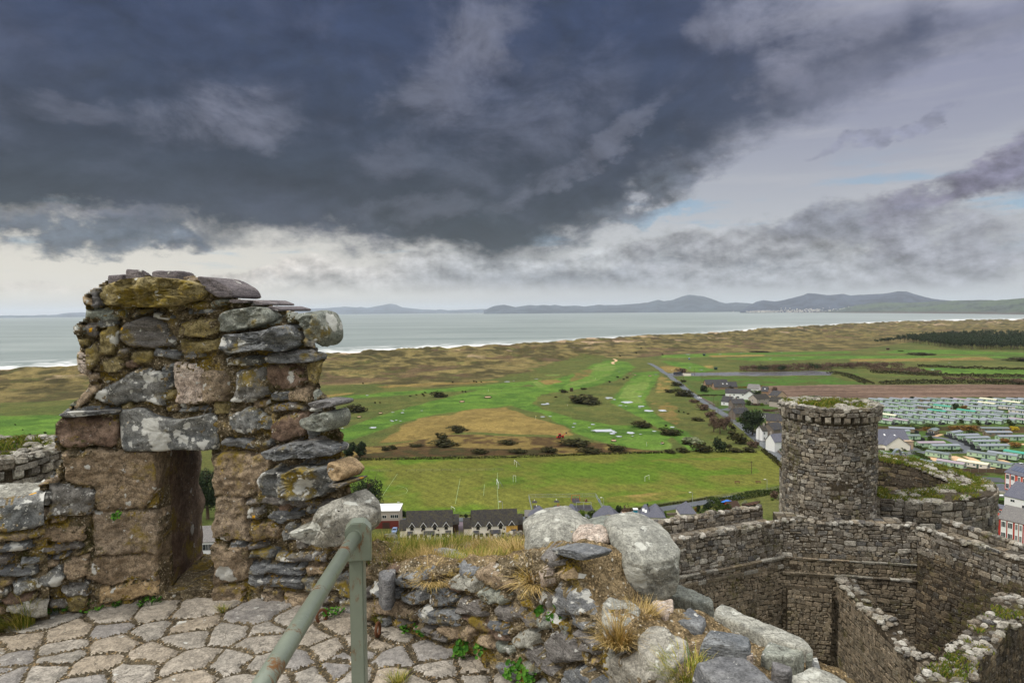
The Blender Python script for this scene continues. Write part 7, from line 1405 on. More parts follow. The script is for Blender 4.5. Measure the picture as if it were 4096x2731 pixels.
ROWS = [
 [(25, 250, 'gg'), (115, 250, 'gg'), (230, 246, 'gg'), (355, 250, 'gg'), (470, 246, 'bg'), (595, 246, 'gd'), (730, 250, 'gg'), (850, 252, 'mm'), (980, 252, 'gg'), (1105, 248, 'mc'), (1240, 252, 'gg'), (1365, 248, 'mg'), (1480, 250, 'gg')],
 [(70, 292, 'gg'), (190, 286, 'gg'), (325, 288, 'gd'), (445, 284, 'gg'), (565, 286, 'gg'), (695, 286, 'mg'), (835, 288, 'gg'), (960, 284, 'gg'), (1090, 286, 'mc'), (1190, 280, 'gg'), (1330, 276, 'mc'), (1430, 312, 'gg')],
 [(145, 318, 'gg'), (330, 318, 'gg'), (470, 318, 'bg'), (665, 316, 'mt'), (960, 318, 'mg'), (1100, 314, 'gg'), (1262, 318, 'cg')],
 [(90, 358, 'gg'), (205, 362, 'gg'), (340, 362, 'gg'), (480, 362, 'gg'), (610, 362, 'gt'), (760, 365, 'gg'), (895, 362, 'gt'), (1030, 365, 'gg'), (1160, 366, 'gg'), (1400, 360, 'cg')],
 [(132, 402, 'gc'), (285, 406, 'gg'), (420, 406, 'gg'), (565, 406, 'gg'), (700, 402, 'mg'), (850, 402, 'gg'), (990, 402, 'gd'), (1130, 402, 'gg'), (1262, 398, 'gd'), (1410, 398, 'gg')],
 [(100, 452, 'gm'), (245, 452, 'gm'), (390, 452, 'gd'), (545, 452, 'gg'), (690, 452, 'mg'), (838, 450, 'gg'), (985, 448, 'gg'), (1140, 452, 'gg'), (1262, 446, 'gg'), (1410, 450, 'gm')]]
ORD = 'first second third fourth fifth sixth seventh eighth ninth tenth eleventh twelfth thirteenth fourteenth'.split()
ROWN = ['row beside the ploughed field', 'second row from the ploughed field', 'broken third row from the field', 'fourth row from the ploughed field', 'row next behind the scrub row', 'row just above the scrub strip']
def place(key, u, v, ang, label, L=11.5, deck=False):
 k = (key[0], key[1], deck); p = ground(u, v)
 if k not in PROTO: o = PROTO[k] = caravan(k, 11.5); o.location = p; o.rotation_euler = (0, 0, ang); o['label'] = label
 else: o = copy_tree(PROTO[k], p, ang, label)
 o.scale = (L / 11.5, 1, 1); return o
AX = math.atan2(-.87, .49)
for r_, row in enumerate(ROWS):
 for i, (x, y, k) in enumerate(row):
  u, v = 3496 + x / 2.4117, 1500 + (y + 14) / 2.4117
  lab = f"{CW[k[0]][1]} caravan, {CRF[k[1]][1]} roof, {ORD[i]} from turret, {ROWN[r_]}"
  place(k, u, v, AX + R(rng.uniform(-3, 3)) + (R(25) if (r_, i) in ((2, 0), (2, 6)) else 0), lab, 12.5 - .25 * r_ * 0, deck=(r_ >= 3 and i % 3 == 0))
for x, y, k, ang, L, dk, lab in [
 (262, 545, 'bg', -.35, 14, 1, 'brown caravan with skylights and dark decking, above the two green ones by the office'), (215, 570, 'gg', -.02, 15, 0, 'long pale green caravan lying broadside behind the park office'), (325, 618, 'gd', -.02, 13, 1, 'pale green caravan partly hidden behind the office roof'), (572, 560, 'bd', .75 + math.pi, 10, 1, 'brown caravan with a big glazed front on dark decking'),
 (778, 582, 'gg', .45 + math.pi, 10, 1, 'green caravan with glazed end on dark decking, beside the scrub'), (890, 612, 'gg', .06 + math.pi, 14, 1, 'green caravan second below the scrub, glazed end towards the office'), (985, 638, 'gg', .05 + math.pi, 14, 1, 'green caravan with cream verge boards, third below the scrub'), (1155, 545, 'bd', -.12, 16, 0, 'large brown lodge with white gable trim below the scrub strip'), (1190, 585, 'bg', -.05, 15, 0, 'long brown caravan just in front of the white trimmed lodge'), (1312, 625, 'gg', -.03, 15, 0, 'long green caravan broadside near the picture edge'),
 (1065, 672, 'gg', .02 + math.pi, 15, 1, 'green caravan glazed at its office end, fourth below the scrub'), (1142, 715, 'gg', .02 + math.pi, 16, 1, 'long green caravan with a dark door, lowest of the broadside ones'), (540, 688, 'gm', .0, 15, 0, 'green caravan with a mauve roof behind the curved hedge'), (678, 715, 'gg', .0, 15, 0, 'green caravan standing directly behind the low clipped hedge'), (1400, 790, 'mt', AX, 13, 0, 'mint white caravan with a teal roof near the white car'),
 (620, 790, 'gd', AX + .1, 11, 0, 'green caravan with its blank end to the viewer on a gravel plot'), (1045, 795, 'gd', AX + .1, 13, 0, 'green dark roofed caravan between two gravel plots'), (1245, 800, 'gg', AX + .1, 13, 0, 'green caravan with a stepped plinth near the school'), (300, 862, 'gg', AX + .1, 11, 0, 'green caravan half hidden by the drum tower rim, next to the statue'), (535, 880, 'gd', AX + .1, 12, 0, 'green caravan against the brown board fence, left of the lilac roofed one'), (745, 882, 'gm', AX + .1, 12, 0, 'mint green caravan with a lilac roof against the board fence'), (960, 885, 'cc', AX + .1, 13, 0, 'all cream caravan against the brown board fence'), (1190, 885, 'gd', AX + .1, 13, 0, 'green caravan with olive roof close to the solar panelled school')]:
 place(k, 3496 + x / 2.4117, 1500 + (y + 6) / 2.4117, ang, lab, L, bool(dk))
def strip(name, pts, width, mat, z=.06, closed=False, kind='structure'):
 q = [ground(u, v) if not isinstance(u, Vector) else u for u, v in pts]; d = []
 for a, b in zip(q, q[1:]):
  n = max(1, int((b - a).length / 8)); d += [a + (b - a) * (i / n) for i in range(n)]
 d.append(q[-1]); mb = MB(); vs = []
 for i, p in enumerate(d):
  t = (d[min(i + 1, len(d) - 1)] - d[max(i - 1, 0)]).normalized(); n = Vector((-t.y, t.x, 0)); h = float(height(np.array([p.x]), np.array([p.y]))[0])
  vs += [p + n * width / 2 + Vector((0, 0, h + z)), p - n * width / 2 + Vector((0, 0, h + z))]
 mb.add(vs, [(2 * i, 2 * i + 1, 2 * i + 3, 2 * i + 2) for i in range(len(d) - 1)]); return tag(mb.build(name, mat), kind=kind)
ROADMAT, w, b = new_mat('wet_road'); tc = w.node('ShaderNodeTexCoord').outputs['Object']; n_ = w.noise(tc, .35, 5, .6); w.put(b.inputs['Base Color'], w.mix(n_, lin(74, 78, 82), lin(98, 102, 106))); w.put(b.inputs['Roughness'], w.ramp(n_, [(.35, (.25, .25, .25)), (.65, (.6, .6, .6))]))
M['line'] = plain('road_line', (200, 200, 196), .7, .05); M['pline'] = plain('faint_pitch_line', (150, 176, 128), .9, .1); M['kerb'] = plain('grass_verge_stone', (120, 116, 104), .9, .2, 3); M['gravelplot'] = plain('orange_gravel', (196, 164, 128), .95, .1, 2); M['rubber'] = plain('dark_rubber_tile', (58, 56, 60), .85, .2, 2)
RC = [(3260, 1945), (3147, 1848), (3052, 1772), (2940, 1687), (2886, 1650), (2800, 1597), (2748, 1562), (2706, 1526), (2668, 1495), (2636, 1475), (2610, 1458), (2596, 1452)]
strip('main_road', RC, 6.4, ROADMAT, .10); strip('road_marking', RC[:9], .13, plain('worn_road_line', (132, 134, 136), .8, .1), .13)
strip('car_park_road', [(2660, 1495), (2700, 1495), (2760, 1497)], 6, ROADMAT, .12)
strip('lower_road', [(1200, 2085), (1500, 2082), (1800, 2079), (2000, 2076), (2150, 2073), (2300, 2068), (2430, 2060), (2530, 2052), (2640, 2037), (2760, 2018), (2870, 2000), (2960, 1984)], 5.2, ROADMAT, .10)
strip('village_drive', [(2895, 1640), (2925, 1634), (2960, 1640), (2985, 1640)], 10, ROADMAT, .12)
strip('park_road', [(3480, 1815), (3600, 1818), (3660, 1812), (3720, 1808), (3800, 1810), (3850, 1808), (3880, 1800), (3840, 1775), (3800, 1760), (3740, 1748), (3700, 1742)], 6, ROADMAT, .10)
strip('park_road', [(3720, 1870), (3830, 1868), (3900, 1858), (4000, 1852), (4100, 1856), (4300, 1860)], 5, ROADMAT, .11); strip('park_road', [(3610, 1800), (3660, 1794), (3690, 1800)], 9, ROADMAT, .115)
strip('school_yard', [(3850, 1930), (3900, 1946), (3990, 1952), (4060, 1950)], 14, ROADMAT, .10); strip('school_yard', [(3930, 1916), (4020, 1920)], 10, M['tar'], .12)
for i, (a, b_) in enumerate((((3503, 1803), (3528, 1815)), ((3520, 1802), (3545, 1815)), ((3527, 1802), (3553, 1815)))): strip('parking_line', [a, b_], .25, M['line'], .16)
for a, b_, w_ in (((3700, 1822), (3760, 1846), 5), ((3795, 1825), (3850, 1842), 8), ((3865, 1824), (3920, 1850), 4), ((3975, 1828), (4030, 1850), 4), ((3665, 1775), (3690, 1778), 6), ((3850, 1776), (3885, 1777), 3), ((4030, 1772), (4120, 1774), 9), ((3735, 1745), (3765, 1735), 3), ((3890, 1865), (3930, 1880), 3), ((3960, 1862), (3975, 1880), 3), ((3800, 1875), (3835, 1885), 3)): strip('gravel_plot', [a, b_], w_, M['gravelplot'], .09)
strip('sandy_path', [(2455, 1436), (2466, 1442), (2462, 1446), (2448, 1450), (2456, 1456), (2448, 1457)], 4, M['gravelplot'], .25)
strip('stone_path', [(3990, 1962), (3999, 1972)], 5, M['kerb'], .1); strip('stone_path', [(3999, 1975), (4060, 2000)], 2, M['kerb'], .1)
strip('lane', [(1842, 2160), (1838, 2110), (1836, 2085)], 3.2, plain('mauve_tarmac', (104, 92, 98), .8, .15, 1), .1)
strip('front_lane', [(1400, 2200), (1700, 2190), (2000, 2185), (2200, 2180)], 6, plain('front_lane_tarmac', (110, 98, 96), .85, .15, 1), .1)
strip('street', [(700, 2262), (860, 2262), (1000, 2262)], 7, M['tar'], .12)
strip('pitch_marking', [(1590, 1894), (1528, 1985)], .12, M['pline'], .05); strip('pitch_marking', [(1841, 1914), (1821, 2015)], .12, M['pline'], .05); strip('pitch_marking', [(1990, 1890), (1989, 1960), (1995, 2035)], .12, M['pline'], .05); strip('pitch_marking', [(1938, 1936), (1934, 1982)], .12, M['pline'], .05)
strip('pitch_marking', [(1586, 1942), (1606, 1945), (1624, 1952), (1631, 1962), (1624, 1972), (1600, 1979), (1535, 1988)], .12, M['pline'], .05)
PUD, w, b = new_mat('puddle_water'); b.inputs['Base Color'].default_value = lin(196, 202, 206); b.inputs['Roughness'].default_value = .25; b.inputs['Specular IOR Level'].default_value = 1.0  # pale base colour paints in the bright sky reflected by the water
for i, (u, v, ww) in enumerate([(1469, 1582, 12), (1571, 1650, 14), (1610, 1651, 14), (1614, 1640, 10), (1688, 1642, 12), (1565, 1684, 12), (1585, 1683, 10), (1570, 1688, 16), (1602, 1687, 12), (1492, 1713, 32), (1370, 1716, 10), (2028, 1527, 24), (2056, 1523, 8), (2145, 1516, 16), (2180, 1619, 36), (2190, 1613, 14), (2170, 1669, 22), (2200, 1668, 14), (2298, 1695, 16), (2371, 1698, 20), (2293, 1708, 12), (2357, 1709, 12), (2415, 1724, 100), (2448, 1737, 24), (2457, 1732, 20), (2475, 1746, 24), (2522, 1733, 34), (2435, 1591, 32), (2432, 1597, 14), (2457, 1599, 16), (2512, 1610, 52), (2482, 1624, 20), (2504, 1626, 10), (2594, 1645, 38), (2558, 1632, 12), (2565, 1627, 26), (2558, 1586, 16), (2650, 1644, 36), (2688, 1709, 20), (2617, 1725, 20), (2562, 1739, 12), (2530, 1745, 10), (2455, 1764, 26), (2649, 1777, 18), (2476, 1486, 8), (2624, 1498, 12), (2752, 1418, 18), (2880, 1417, 14), (2965, 1411, 8), (3126, 1410, 12), (3080, 1435, 12), (3175, 1436, 10), (2760, 1471, 10), (2806, 1479, 12), (3730, 1479, 16), (3798, 1450, 12)]):
 rr = random.Random(i); p = ground(u, v); D = p.y; a = ww / 2 / FPX * D; bq = a * rr.uniform(.6, 1.1) * (1.35 if ww < 60 else .6); k = 14; h = float(height(np.array([p.x]), np.array([p.y]))[0]); mb = MB(); ph = [rr.uniform(.7, 1.15) for _ in range(k)]
 mb.add([(math.cos(2 * math.pi * j / k) * a * ph[j], math.sin(2 * math.pi * j / k) * bq * ph[j] , 0) for j in range(k)], [tuple(range(k))]); o = mb.build('puddle', PUD); o.location = (p.x, p.y, h + .3); tag(o, kind='structure')
def leaf_mat(name, a, b_, c): 
 m, w, b = new_mat(name); r = rnd(w); tc = w.node('ShaderNodeTexCoord').outputs['Object']; n = w.noise(tc, .8, 4, .6)
 w.put(b.inputs['Base Color'], w.mix(w.step(n, .4, .65), w.ramp(r, [(0, lin(*a)), (.5, lin(*b_)), (1, lin(*c))]), lin(*b_))); b.inputs['Roughness'].default_value = .8; b.inputs['Specular IOR Level'].default_value = .1; return m
LM = dict(gorse=leaf_mat('gorse_leaf', (30, 34, 18), (50, 50, 26), (74, 66, 36)), pine=leaf_mat('pine_needle', (24, 36, 22), (38, 50, 30), (54, 64, 38)), bare=leaf_mat('bare_twig', (70, 56, 46), (96, 78, 64), (116, 98, 82)), green=leaf_mat('bright_leaf', (52, 76, 22), (84, 108, 30), (120, 138, 48)), hedge=leaf_mat('hedge_leaf', (34, 48, 20), (54, 68, 28), (78, 88, 42)), rust=leaf_mat('autumn_leaf', (96, 62, 36), (120, 86, 46), (140, 118, 50)), yellow=leaf_mat('yellow_leaf', (170, 150, 40), (200, 176, 50), (150, 140, 50)), grey=leaf_mat('grey_leaf', (110, 116, 90), (134, 138, 108), (90, 98, 70)))
M['bark'] = plain('bark', (84, 68, 54), .95, .25, 3)
def crown(n, rx, ry, rz, z0, leaf, seed, lumps=9, flat=.0, shell=.55):
 rr = np.random.RandomState(seed); L = rr.uniform(-1, 1, (lumps, 3)) * [rx * .62, ry * .62, rz * .55]; L[:, 2] = L[:, 2] * (1 - flat); Rl = rr.uniform(.34, .62, lumps)
 li = rr.randint(0, lumps, n); d = rr.normal(size=(n, 3)); d /= np.linalg.norm(d, axis=1)[:, None]; q = shell + (1 - shell) * rr.uniform(size=n) ** .5
 c = L[li] + d * (Rl[li] * q)[:, None] * [rx, ry, rz]; c[:, 2] = np.maximum(c[:, 2], -rz * .98)
 t1 = rr.normal(size=(n, 3)); t1 -= d * (t1 * d).sum(1)[:, None] * .6; t1 /= np.linalg.norm(t1, axis=1)[:, None]; t2 = np.cross(d + rr.normal(size=(n, 3)) * .5, t1); t2 /= np.linalg.norm(t2, axis=1)[:, None]
 s = (leaf * rr.uniform(.6, 1.4, n))[:, None]; V = np.stack([c - t1 * s, c - t2 * s * .7, c + t1 * s, c + t2 * s * .7], 1).reshape(-1, 3); V[:, 2] += z0
 return V, np.arange(4 * n).reshape(-1, 4), rr.uniform(0, 1, n)
def leafy(name, mat, n, rx, ry, rz, z0, leaf, seed, parent=None, **kw):
 V, F, C = crown(n, rx, ry, rz, z0, leaf, seed, **kw); return raw_mesh(name, V, F, mat, parent=parent, fc=C)
PB = {}
def bush(kind, u, v, w_, h_, label, cat='bush', name=None, group=None, depth=.8, z=0.0):
 """w_, h_ are metres; the bush stands on the plain at the photo pixel (u, v)"""
 key = kind
 if key not in PB:
  PB[key] = []
  for s in range(3): o = leafy('bush', LM[kind], 620, 1, 1, 1, .82, .13, 400 + s + len(PB) * 7, lumps=12); COL.objects.unlink(o); PB[key].append(o)
 src = rng.choice(PB[key]); o = src.copy(); COL.objects.link(o); o.name = name or (kind_names.get(kind, 'bush')); p = ground(u, v) if not isinstance(u, Vector) else u
 o.location = (p.x, p.y, float(height(np.array([p.x]), np.array([p.y]))[0]) + z); o.scale = (w_ / 2, w_ / 2 * depth, h_ / 1.75); o.rotation_euler = (0, 0, rng.uniform(-.4, .4)); return tag(o, label, cat, group)
kind_names = dict(gorse='gorse_bush', green='garden_shrub', hedge='dark_shrub', rust='autumn_shrub', bare='bare_shrub', yellow='yellow_shrub', grey='grey_shrub', pine='dark_evergreen')
PPM = lambda v, u=2048: EYE / (v - HOR(u))
def bpx(kind, u0, u1, vb, vt, label, **kw):
 k = PPM(vb, (u0 + u1) / 2); bush(kind, (u0 + u1) / 2, vb - 1, (u1 - u0) * k * 1.05, max(.6, (vb - vt) * k * .95), label, **kw)
for a in [
 ('gorse', 2265, 2395, 1612, 1580, 'largest gorse patch on the fairway, below the timber hut', dict(depth=1.4)), ('gorse', 2290, 2352, 1616, 1590, 'gorse clump at the foot of the largest patch, by the white stones'), ('gorse', 2232, 2272, 1572, 1557, 'gorse clump just left of the timber golf hut'), ('gorse', 2320, 2348, 1559, 1550, 'small gorse clump just right of the timber golf hut'),
 ('gorse', 2525, 2618, 1708, 1680, 'rounded gorse patch above the lowest putting green'), ('gorse', 2628, 2722, 1740, 1712, 'wide low gorse patch right of the lowest putting green'), ('gorse', 2760, 2815, 1682, 1665, 'gorse clump with a brown skirt left of the road'), ('gorse', 2215, 2230, 1591, 1585, 'tiny gorse bush alone on the middle fairway'),
 ('gorse', 1715, 1790, 1588, 1562, 'gorse patch lying along the second fairway'), ('gorse', 1375, 1475, 1648, 1615, 'big gorse patch beside the broken merlon'), ('gorse', 1780, 1875, 1722, 1700, 'gorse patch on the tan field, its upper clump'), ('gorse', 1808, 1850, 1732, 1712, 'gorse patch on the tan field, its lower clump'), ('gorse', 1735, 1790, 1755, 1730, 'reddish scrub clump at the edge of the tan field'),
 ('gorse', 1520, 1560, 1802, 1785, 'scrub bush above the pitch fence, beside the pines'), ('gorse', 1552, 1590, 1798, 1780, 'second scrub bush right of the one near the pines'), ('gorse', 1630, 1690, 1787, 1776, 'low scrub bush at the tan field corner'), ('gorse', 1705, 1840, 1785, 1760, 'long scrub mass under the tan field'), ('gorse', 1985, 2075, 1778, 1760, 'scrub mass under the red tractor track'), ('gorse', 2230, 2380, 1785, 1755, 'large dark scrub mass right of the tractor'), ('gorse', 2160, 2240, 1810, 1785, 'scrub bush on the bank below the tractor'), ('gorse', 2300, 2420, 1812, 1790, 'low scrub on the wall line right of the tractor'), ('gorse', 1880, 1960, 1815, 1795, 'scrub bush on the middle of the wall line'), ('gorse', 2030, 2120, 1812, 1795, 'scrub bush above the far goal'),
 ('gorse', 2420, 2500, 1802, 1778, 'brown scrub mound just left of the lowest green'), ('grey', 2730, 2812, 1776, 1748, 'pale bramble mound above the playing field corner'), ('gorse', 2722, 2760, 1778, 1760, 'dark bush on the left of the pale bramble mound'),
 ('gorse', 2652, 2700, 1812, 1795, 'dark bush on the playing field wall, left end'), ('gorse', 2700, 2760, 1810, 1790, 'dark bush on the playing field wall, second from its left end'), ('gorse', 2760, 2860, 1808, 1768, 'broad dark thicket on the playing field wall'), ('pine', 2845, 2905, 1808, 1748, 'tall dark bush in the thicket on the playing field wall'), ('gorse', 2900, 2928, 1792, 1775, 'small dark bush right of the tall thicket'), ('gorse', 2905, 2975, 1808, 1790, 'brown low scrub right of the thicket'), ('gorse', 2965, 3020, 1808, 1785, 'low scrub at the road end of the playing field wall'), ('bare', 2990, 3040, 1790, 1755, 'bare brown shrub beside the road bend'),
 ('gorse', 2905, 2960, 1755, 1715, 'big dark bush between bare trees and road'), ('gorse', 2925, 2998, 1775, 1730, 'biggest dark bush beside the road'), ('gorse', 2915, 2945, 1718, 1700, 'dark bush just below the bare trees'), ('gorse', 2680, 2730, 1545, 1527, 'dark gorse beside the upper road'), ('gorse', 2690, 2765, 1585, 1555, 'broad dark gorse beside the upper road'), ('gorse', 2655, 2700, 1572, 1558, 'small dark gorse left of the broad one by the road'), ('gorse', 2738, 2775, 1588, 1575, 'low gorse at the road edge below the broad one'),
 ('bare', 2758, 2800, 1612, 1595, 'brown hedge bush on the road bank, upper'), ('bare', 2785, 2835, 1640, 1612, 'brown hedge bush on the road bank, middle'), ('bare', 2818, 2875, 1668, 1640, 'brown hedge bush on the road bank, lower'), ('bare', 2700, 2745, 1492, 1470, 'brown rounded bush behind the bus'), ('gorse', 2720, 2745, 1530, 1520, 'small hedge bush by the first telegraph pole'),
 ('pine', 2798, 2832, 1568, 1538, 'dark garden tree beside the brown bungalows'), ('gorse', 2910, 2940, 1560, 1542, 'garden tree in front of the skylight bungalow'), ('green', 2996, 3014, 1578, 1558, 'bright shrub in front of the barn'), ('hedge', 3010, 3050, 1576, 1560, 'dark shrubs along the barn front'), ('bare', 3086, 3112, 1570, 1548, 'bare bush at the corner of the ploughed field'), ('green', 3040, 3056, 1624, 1610, 'round green shrub before the grey house'), ('hedge', 2985, 3012, 1622, 1600, 'dark shrub left of the grey house'), ('green', 2945, 2972, 1690, 1668, 'light green shrub at the roadside cottage'), ('hedge', 2955, 2990, 1698, 1676, 'dark shrub under the roadside cottage'), ('green', 3118, 3140, 1722, 1700, 'green shrub beside the tan bungalow'), ('hedge', 3118, 3150, 1815, 1792, 'garden shrub in front of the white end house'), ('hedge', 3130, 3158, 1830, 1815, 'clipped shrub below the white end house'), ('bare', 3010, 3050, 1622, 1612, 'brown hedge between the grey houses'), ('green', 3060, 3090, 1662, 1650, 'yellow green shrub by the long garden hedge'),
 ('green', 2314, 2342, 2082, 2035, 'round bright yellow green conifer behind the boulders'), ('green', 2322, 2360, 2098, 2060, 'second yellow green shrub below the round conifer'), ('pine', 2460, 2492, 2072, 2015, 'dark upright garden tree by the lower road'), ('bare', 2488, 2530, 2078, 2015, 'brown green garden tree right of the dark upright one'), ('hedge', 2350, 2400, 2082, 2040, 'dark hedge bush behind the hipped bungalow'), ('bare', 2400, 2440, 2052, 2025, 'brown twiggy bush at the playground corner'), ('hedge', 2140, 2190, 2080, 2052, 'hedge bush above the big boulder, nearest the terrace'), ('hedge', 2180, 2240, 2078, 2055, 'hedge bush above the big boulder, farther from the terrace'), ('green', 2198, 2215, 2062, 2048, 'small bright bush on the hedge above the boulder'), ('bare', 2432, 2470, 2062, 2040, 'brown low bush left of the dark garden tree'),
 ('pine', 2808, 2850, 2045, 2008, 'dome shaped dark garden tree by the lower road end'), ('pine', 2784, 2802, 2048, 2012, 'narrow dark cypress beside the dome shaped tree'), ('rust', 2778, 2792, 2048, 2025, 'narrow reddish shrub left of the dark cypress'), ('hedge', 2790, 2885, 2058, 2040, 'low mixed shrub bed above the curtain wall'), ('green', 2765, 2790, 2058, 2046, 'bright low shrub beside the slate roof tip'), ('green', 2650, 2668, 2070, 2038, 'small palm-like shrub behind the pyramid roof'), ('bare', 2632, 2655, 2066, 2045, 'brown shrub left of the palm-like one'), ('bare', 2880, 2940, 2020, 1994, 'bare brown bush along the tall hedge'), ('grey', 2925, 2965, 2028, 2004, 'greyish shrub above the blue tarpaulin'), ('grey', 2965, 2990, 2020, 2000, 'second greyish shrub near the hedge'), ('bare', 3080, 3118, 1995, 1962, 'bare brown round bush beside the turret'), ('grey', 3112, 3145, 2000, 1978, 'pale grey green bush against the turret'), ('green', 3082, 3096, 2002, 1990, 'small green bush beside the bare round one'),
 ('pine', 3637, 3660, 1598, 1584, 'dark bush behind the first caravan row, nearest the turret'), ('pine', 3798, 3814, 1596, 1586, 'dark bush behind the middle of the first caravan row'), ('pine', 3950, 3970, 1597, 1584, 'dark bush behind the cream roofed caravan'), ('pine', 4052, 4078, 1598, 1586, 'dark bush behind the caravans near the picture edge'), ('pine', 3808, 3834, 1636, 1608, 'large dark tree among the caravans'), ('gorse', 3890, 3918, 1630, 1612, 'dark rounded bush among the caravans'), ('pine', 4044, 4074, 1632, 1608, 'dark tree among the far caravans'), ('rust', 3845, 3875, 1640, 1620, 'reddish shrub beside the large dark tree'), ('rust', 4030, 4052, 1660, 1648, 'dark red shrub beside the caravan lawn'), ('gorse', 3856, 3866, 1628, 1618, 'small round bush between two caravans'), ('green', 3855, 3870, 1662, 1652, 'small light shrub by the teal roofed caravan'),
 ('hedge', 3838, 3862, 1696, 1676, 'garden tree at the end of the lowest caravan row'), ('hedge', 3902, 3925, 1702, 1680, 'dark garden tree in front of the lowest caravan row'), ('hedge', 4025, 4058, 1705, 1676, 'broad garden tree near the picture edge'), ('rust', 3800, 3850, 1718, 1702, 'rusty scrub in the strip below the caravans, first patch'), ('rust', 3850, 3910, 1722, 1700, 'rusty scrub in the strip below the caravans, second patch'), ('hedge', 3690, 3760, 1715, 1700, 'dark scrub below the lowest caravan row'), ('hedge', 3600, 3680, 1712, 1700, 'dark scrub behind the brown skylight caravan'), ('yellow', 3632, 3648, 1712, 1702, 'bright yellow shrub in the scrub strip'), ('yellow', 4040, 4075, 1724, 1706, 'yellow brown shrub near the picture edge'), ('rust', 4000, 4045, 1728, 1712, 'brown shrub beside the white trimmed lodge'), ('rust', 3695, 3725, 1725, 1708, 'reddish shrub beside the decked brown caravan'), ('hedge', 3870, 3910, 1738, 1722, 'dark scrub left of the white trimmed lodge'), ('rust', 4000, 4040, 1770, 1752, 'brown hedge bush behind the long green caravan'), ('rust', 4040, 4090, 1790, 1766, 'brown bramble bush right of the broadside caravans'), ('hedge', 3712, 3738, 1765, 1740, 'dark conifer shrub on the park road island'), ('hedge', 3555, 3590, 1806, 1796, 'shrubs in the office flower bed'), ('hedge', 3598, 3625, 1802, 1788, 'shrubs on the stone bank beside the office'), ('hedge', 3480, 3495, 1850, 1815, 'dark shrub against the edge of the turret'), ('hedge', 3990, 4032, 2018, 2000, 'dark shrub beside the school hall'), ('hedge', 3955, 3972, 1990, 1978, 'small shrub above the school wing'), ('hedge', 1520, 1530, 2086, 2070, 'little dark shrub in front of the flat roofed house'), ('pine', 1605, 1626, 2068, 2038, 'dark shrub above the cream terrace outbuilding'), ('pine', 1857, 1871, 2076, 2052, 'pointed dark conifer between the two terraces'),
 ('gorse', 3000, 3090, 1410, 1404, 'dark scrub at the dune foot'), ('gorse', 3590, 3615, 1406, 1402, 'two dark bushes on the far green'), ('gorse', 3630, 3760, 1420, 1410, 'dark gorse strip on the far green'), ('gorse', 4020, 4200, 1444, 1428, 'dark gorse bank at the picture edge')]:
 kw = a[6] if len(a) > 6 else {}; bpx(*a[:6], **kw)
PR = []
for i, (u, v) in enumerate([(1640, 1585), (1665, 1580), (1690, 1578), (1695, 1583), (1775, 1580), (1790, 1582), (1700, 1572), (1500, 1612), (1520, 1610), (1455, 1645), (1850, 1566), (1862, 1568), (1895, 1528), (1905, 1530), (1925, 1530), (2470, 1510), (2494, 1518), (2508, 1511), (2438, 1530), (1452, 1535), (2735, 1650), (2752, 1655), (2716, 1648), (2663, 1705), (1810, 1530), (2480, 1428), (2545, 1418), (2565, 1405), (2650, 1420), (300, 1660), (90, 1720), (60, 1700), (120, 1742), (180, 1735)]):
 k = PPM(v, u); bush('gorse', u, v, 9 * k * rng.uniform(.8, 1.6), 7 * k * rng.uniform(.7, 1.2), 'small dark rush tussock dotted on the links turf', 'tussock', 'rush_tussock', 'rush tussocks on the golf links')
def hedge(pts, w_, h_, kind, label, n=None, name='hedge', seed=1, leaf=.28):
 q = [ground(u, v) for u, v in pts]; L = sum((b - a).length for a, b in zip(q, q[1:])); rr = np.random.RandomState(seed); n = n or int(L * 26); base = q[0]
 cum = np.array([0] + list(np.cumsum([(b - a).length for a, b in zip(q, q[1:])]))); s = rr.uniform(0, L, n); x = np.interp(s, cum, [p.x for p in q]); y = np.interp(s, cum, [p.y for p in q])
 t = np.array(q[-1] - q[0])[:2]; t = t / np.linalg.norm(t); hh = h_ * (.62 + .55 * vnoise(s / 3.2, s * 0, seed)) * (.9 + .3 * vnoise(s / 11, s * 0, seed + 1)); a = rr.uniform(0, math.pi, n); rad = .6 + .4 * rr.uniform(size=n) ** .5
 c = np.stack([x - t[1] * np.cos(a) * w_ / 2 * rad, y + t[0] * np.cos(a) * w_ / 2 * rad, np.sin(a) * hh * rad], 1); c[:, :2] += rr.normal(size=(n, 2)) * .25; c[:, 2] += np.array([float(z) for z in height(c[:, 0], c[:, 1])])
 d = rr.normal(size=(n, 3)); d /= np.linalg.norm(d, axis=1)[:, None]; t1 = rr.normal(size=(n, 3)); t1 /= np.linalg.norm(t1, axis=1)[:, None]; t2 = np.cross(d, t1); sc = (leaf * rr.uniform(.6, 1.4, n))[:, None]
 V = np.stack([c - t1 * sc, c - t2 * sc, c + t1 * sc, c + t2 * sc], 1).reshape(-1, 3)
 return tag(raw_mesh(name, V, np.arange(4 * n).reshape(-1, 4), LM[kind], origin=base, fc=rr.uniform(size=n)), label, 'hedge')
hedge([(3480, 1488), (3700, 1500), (3880, 1505), (4200, 1512)], 12, 3.6, 'gorse', 'long dark gorse hedge on the plain, the one nearest the ploughed field top', seed=3, leaf=.55, n=4200)
hedge([(3520, 1536), (3650, 1534), (3800, 1533), (3960, 1535), (4200, 1534)], 9, 4.2, 'gorse', 'thick dark hedge along the top of the ploughed field', seed=4, leaf=.55, n=3800)
hedge([(3670, 1466), (3800, 1472), (3950, 1476), (4200, 1482)], 9, 3.4, 'gorse', 'upper dark gorse hedge between two bright fairways', seed=5, leaf=.55, n=3200)
hedge([(3770, 1516), (3900, 1522), (4050, 1532)], 7, 3.5, 'bare', 'brown hedge between the two gorse hedges', seed=6, leaf=.5, n=1800)
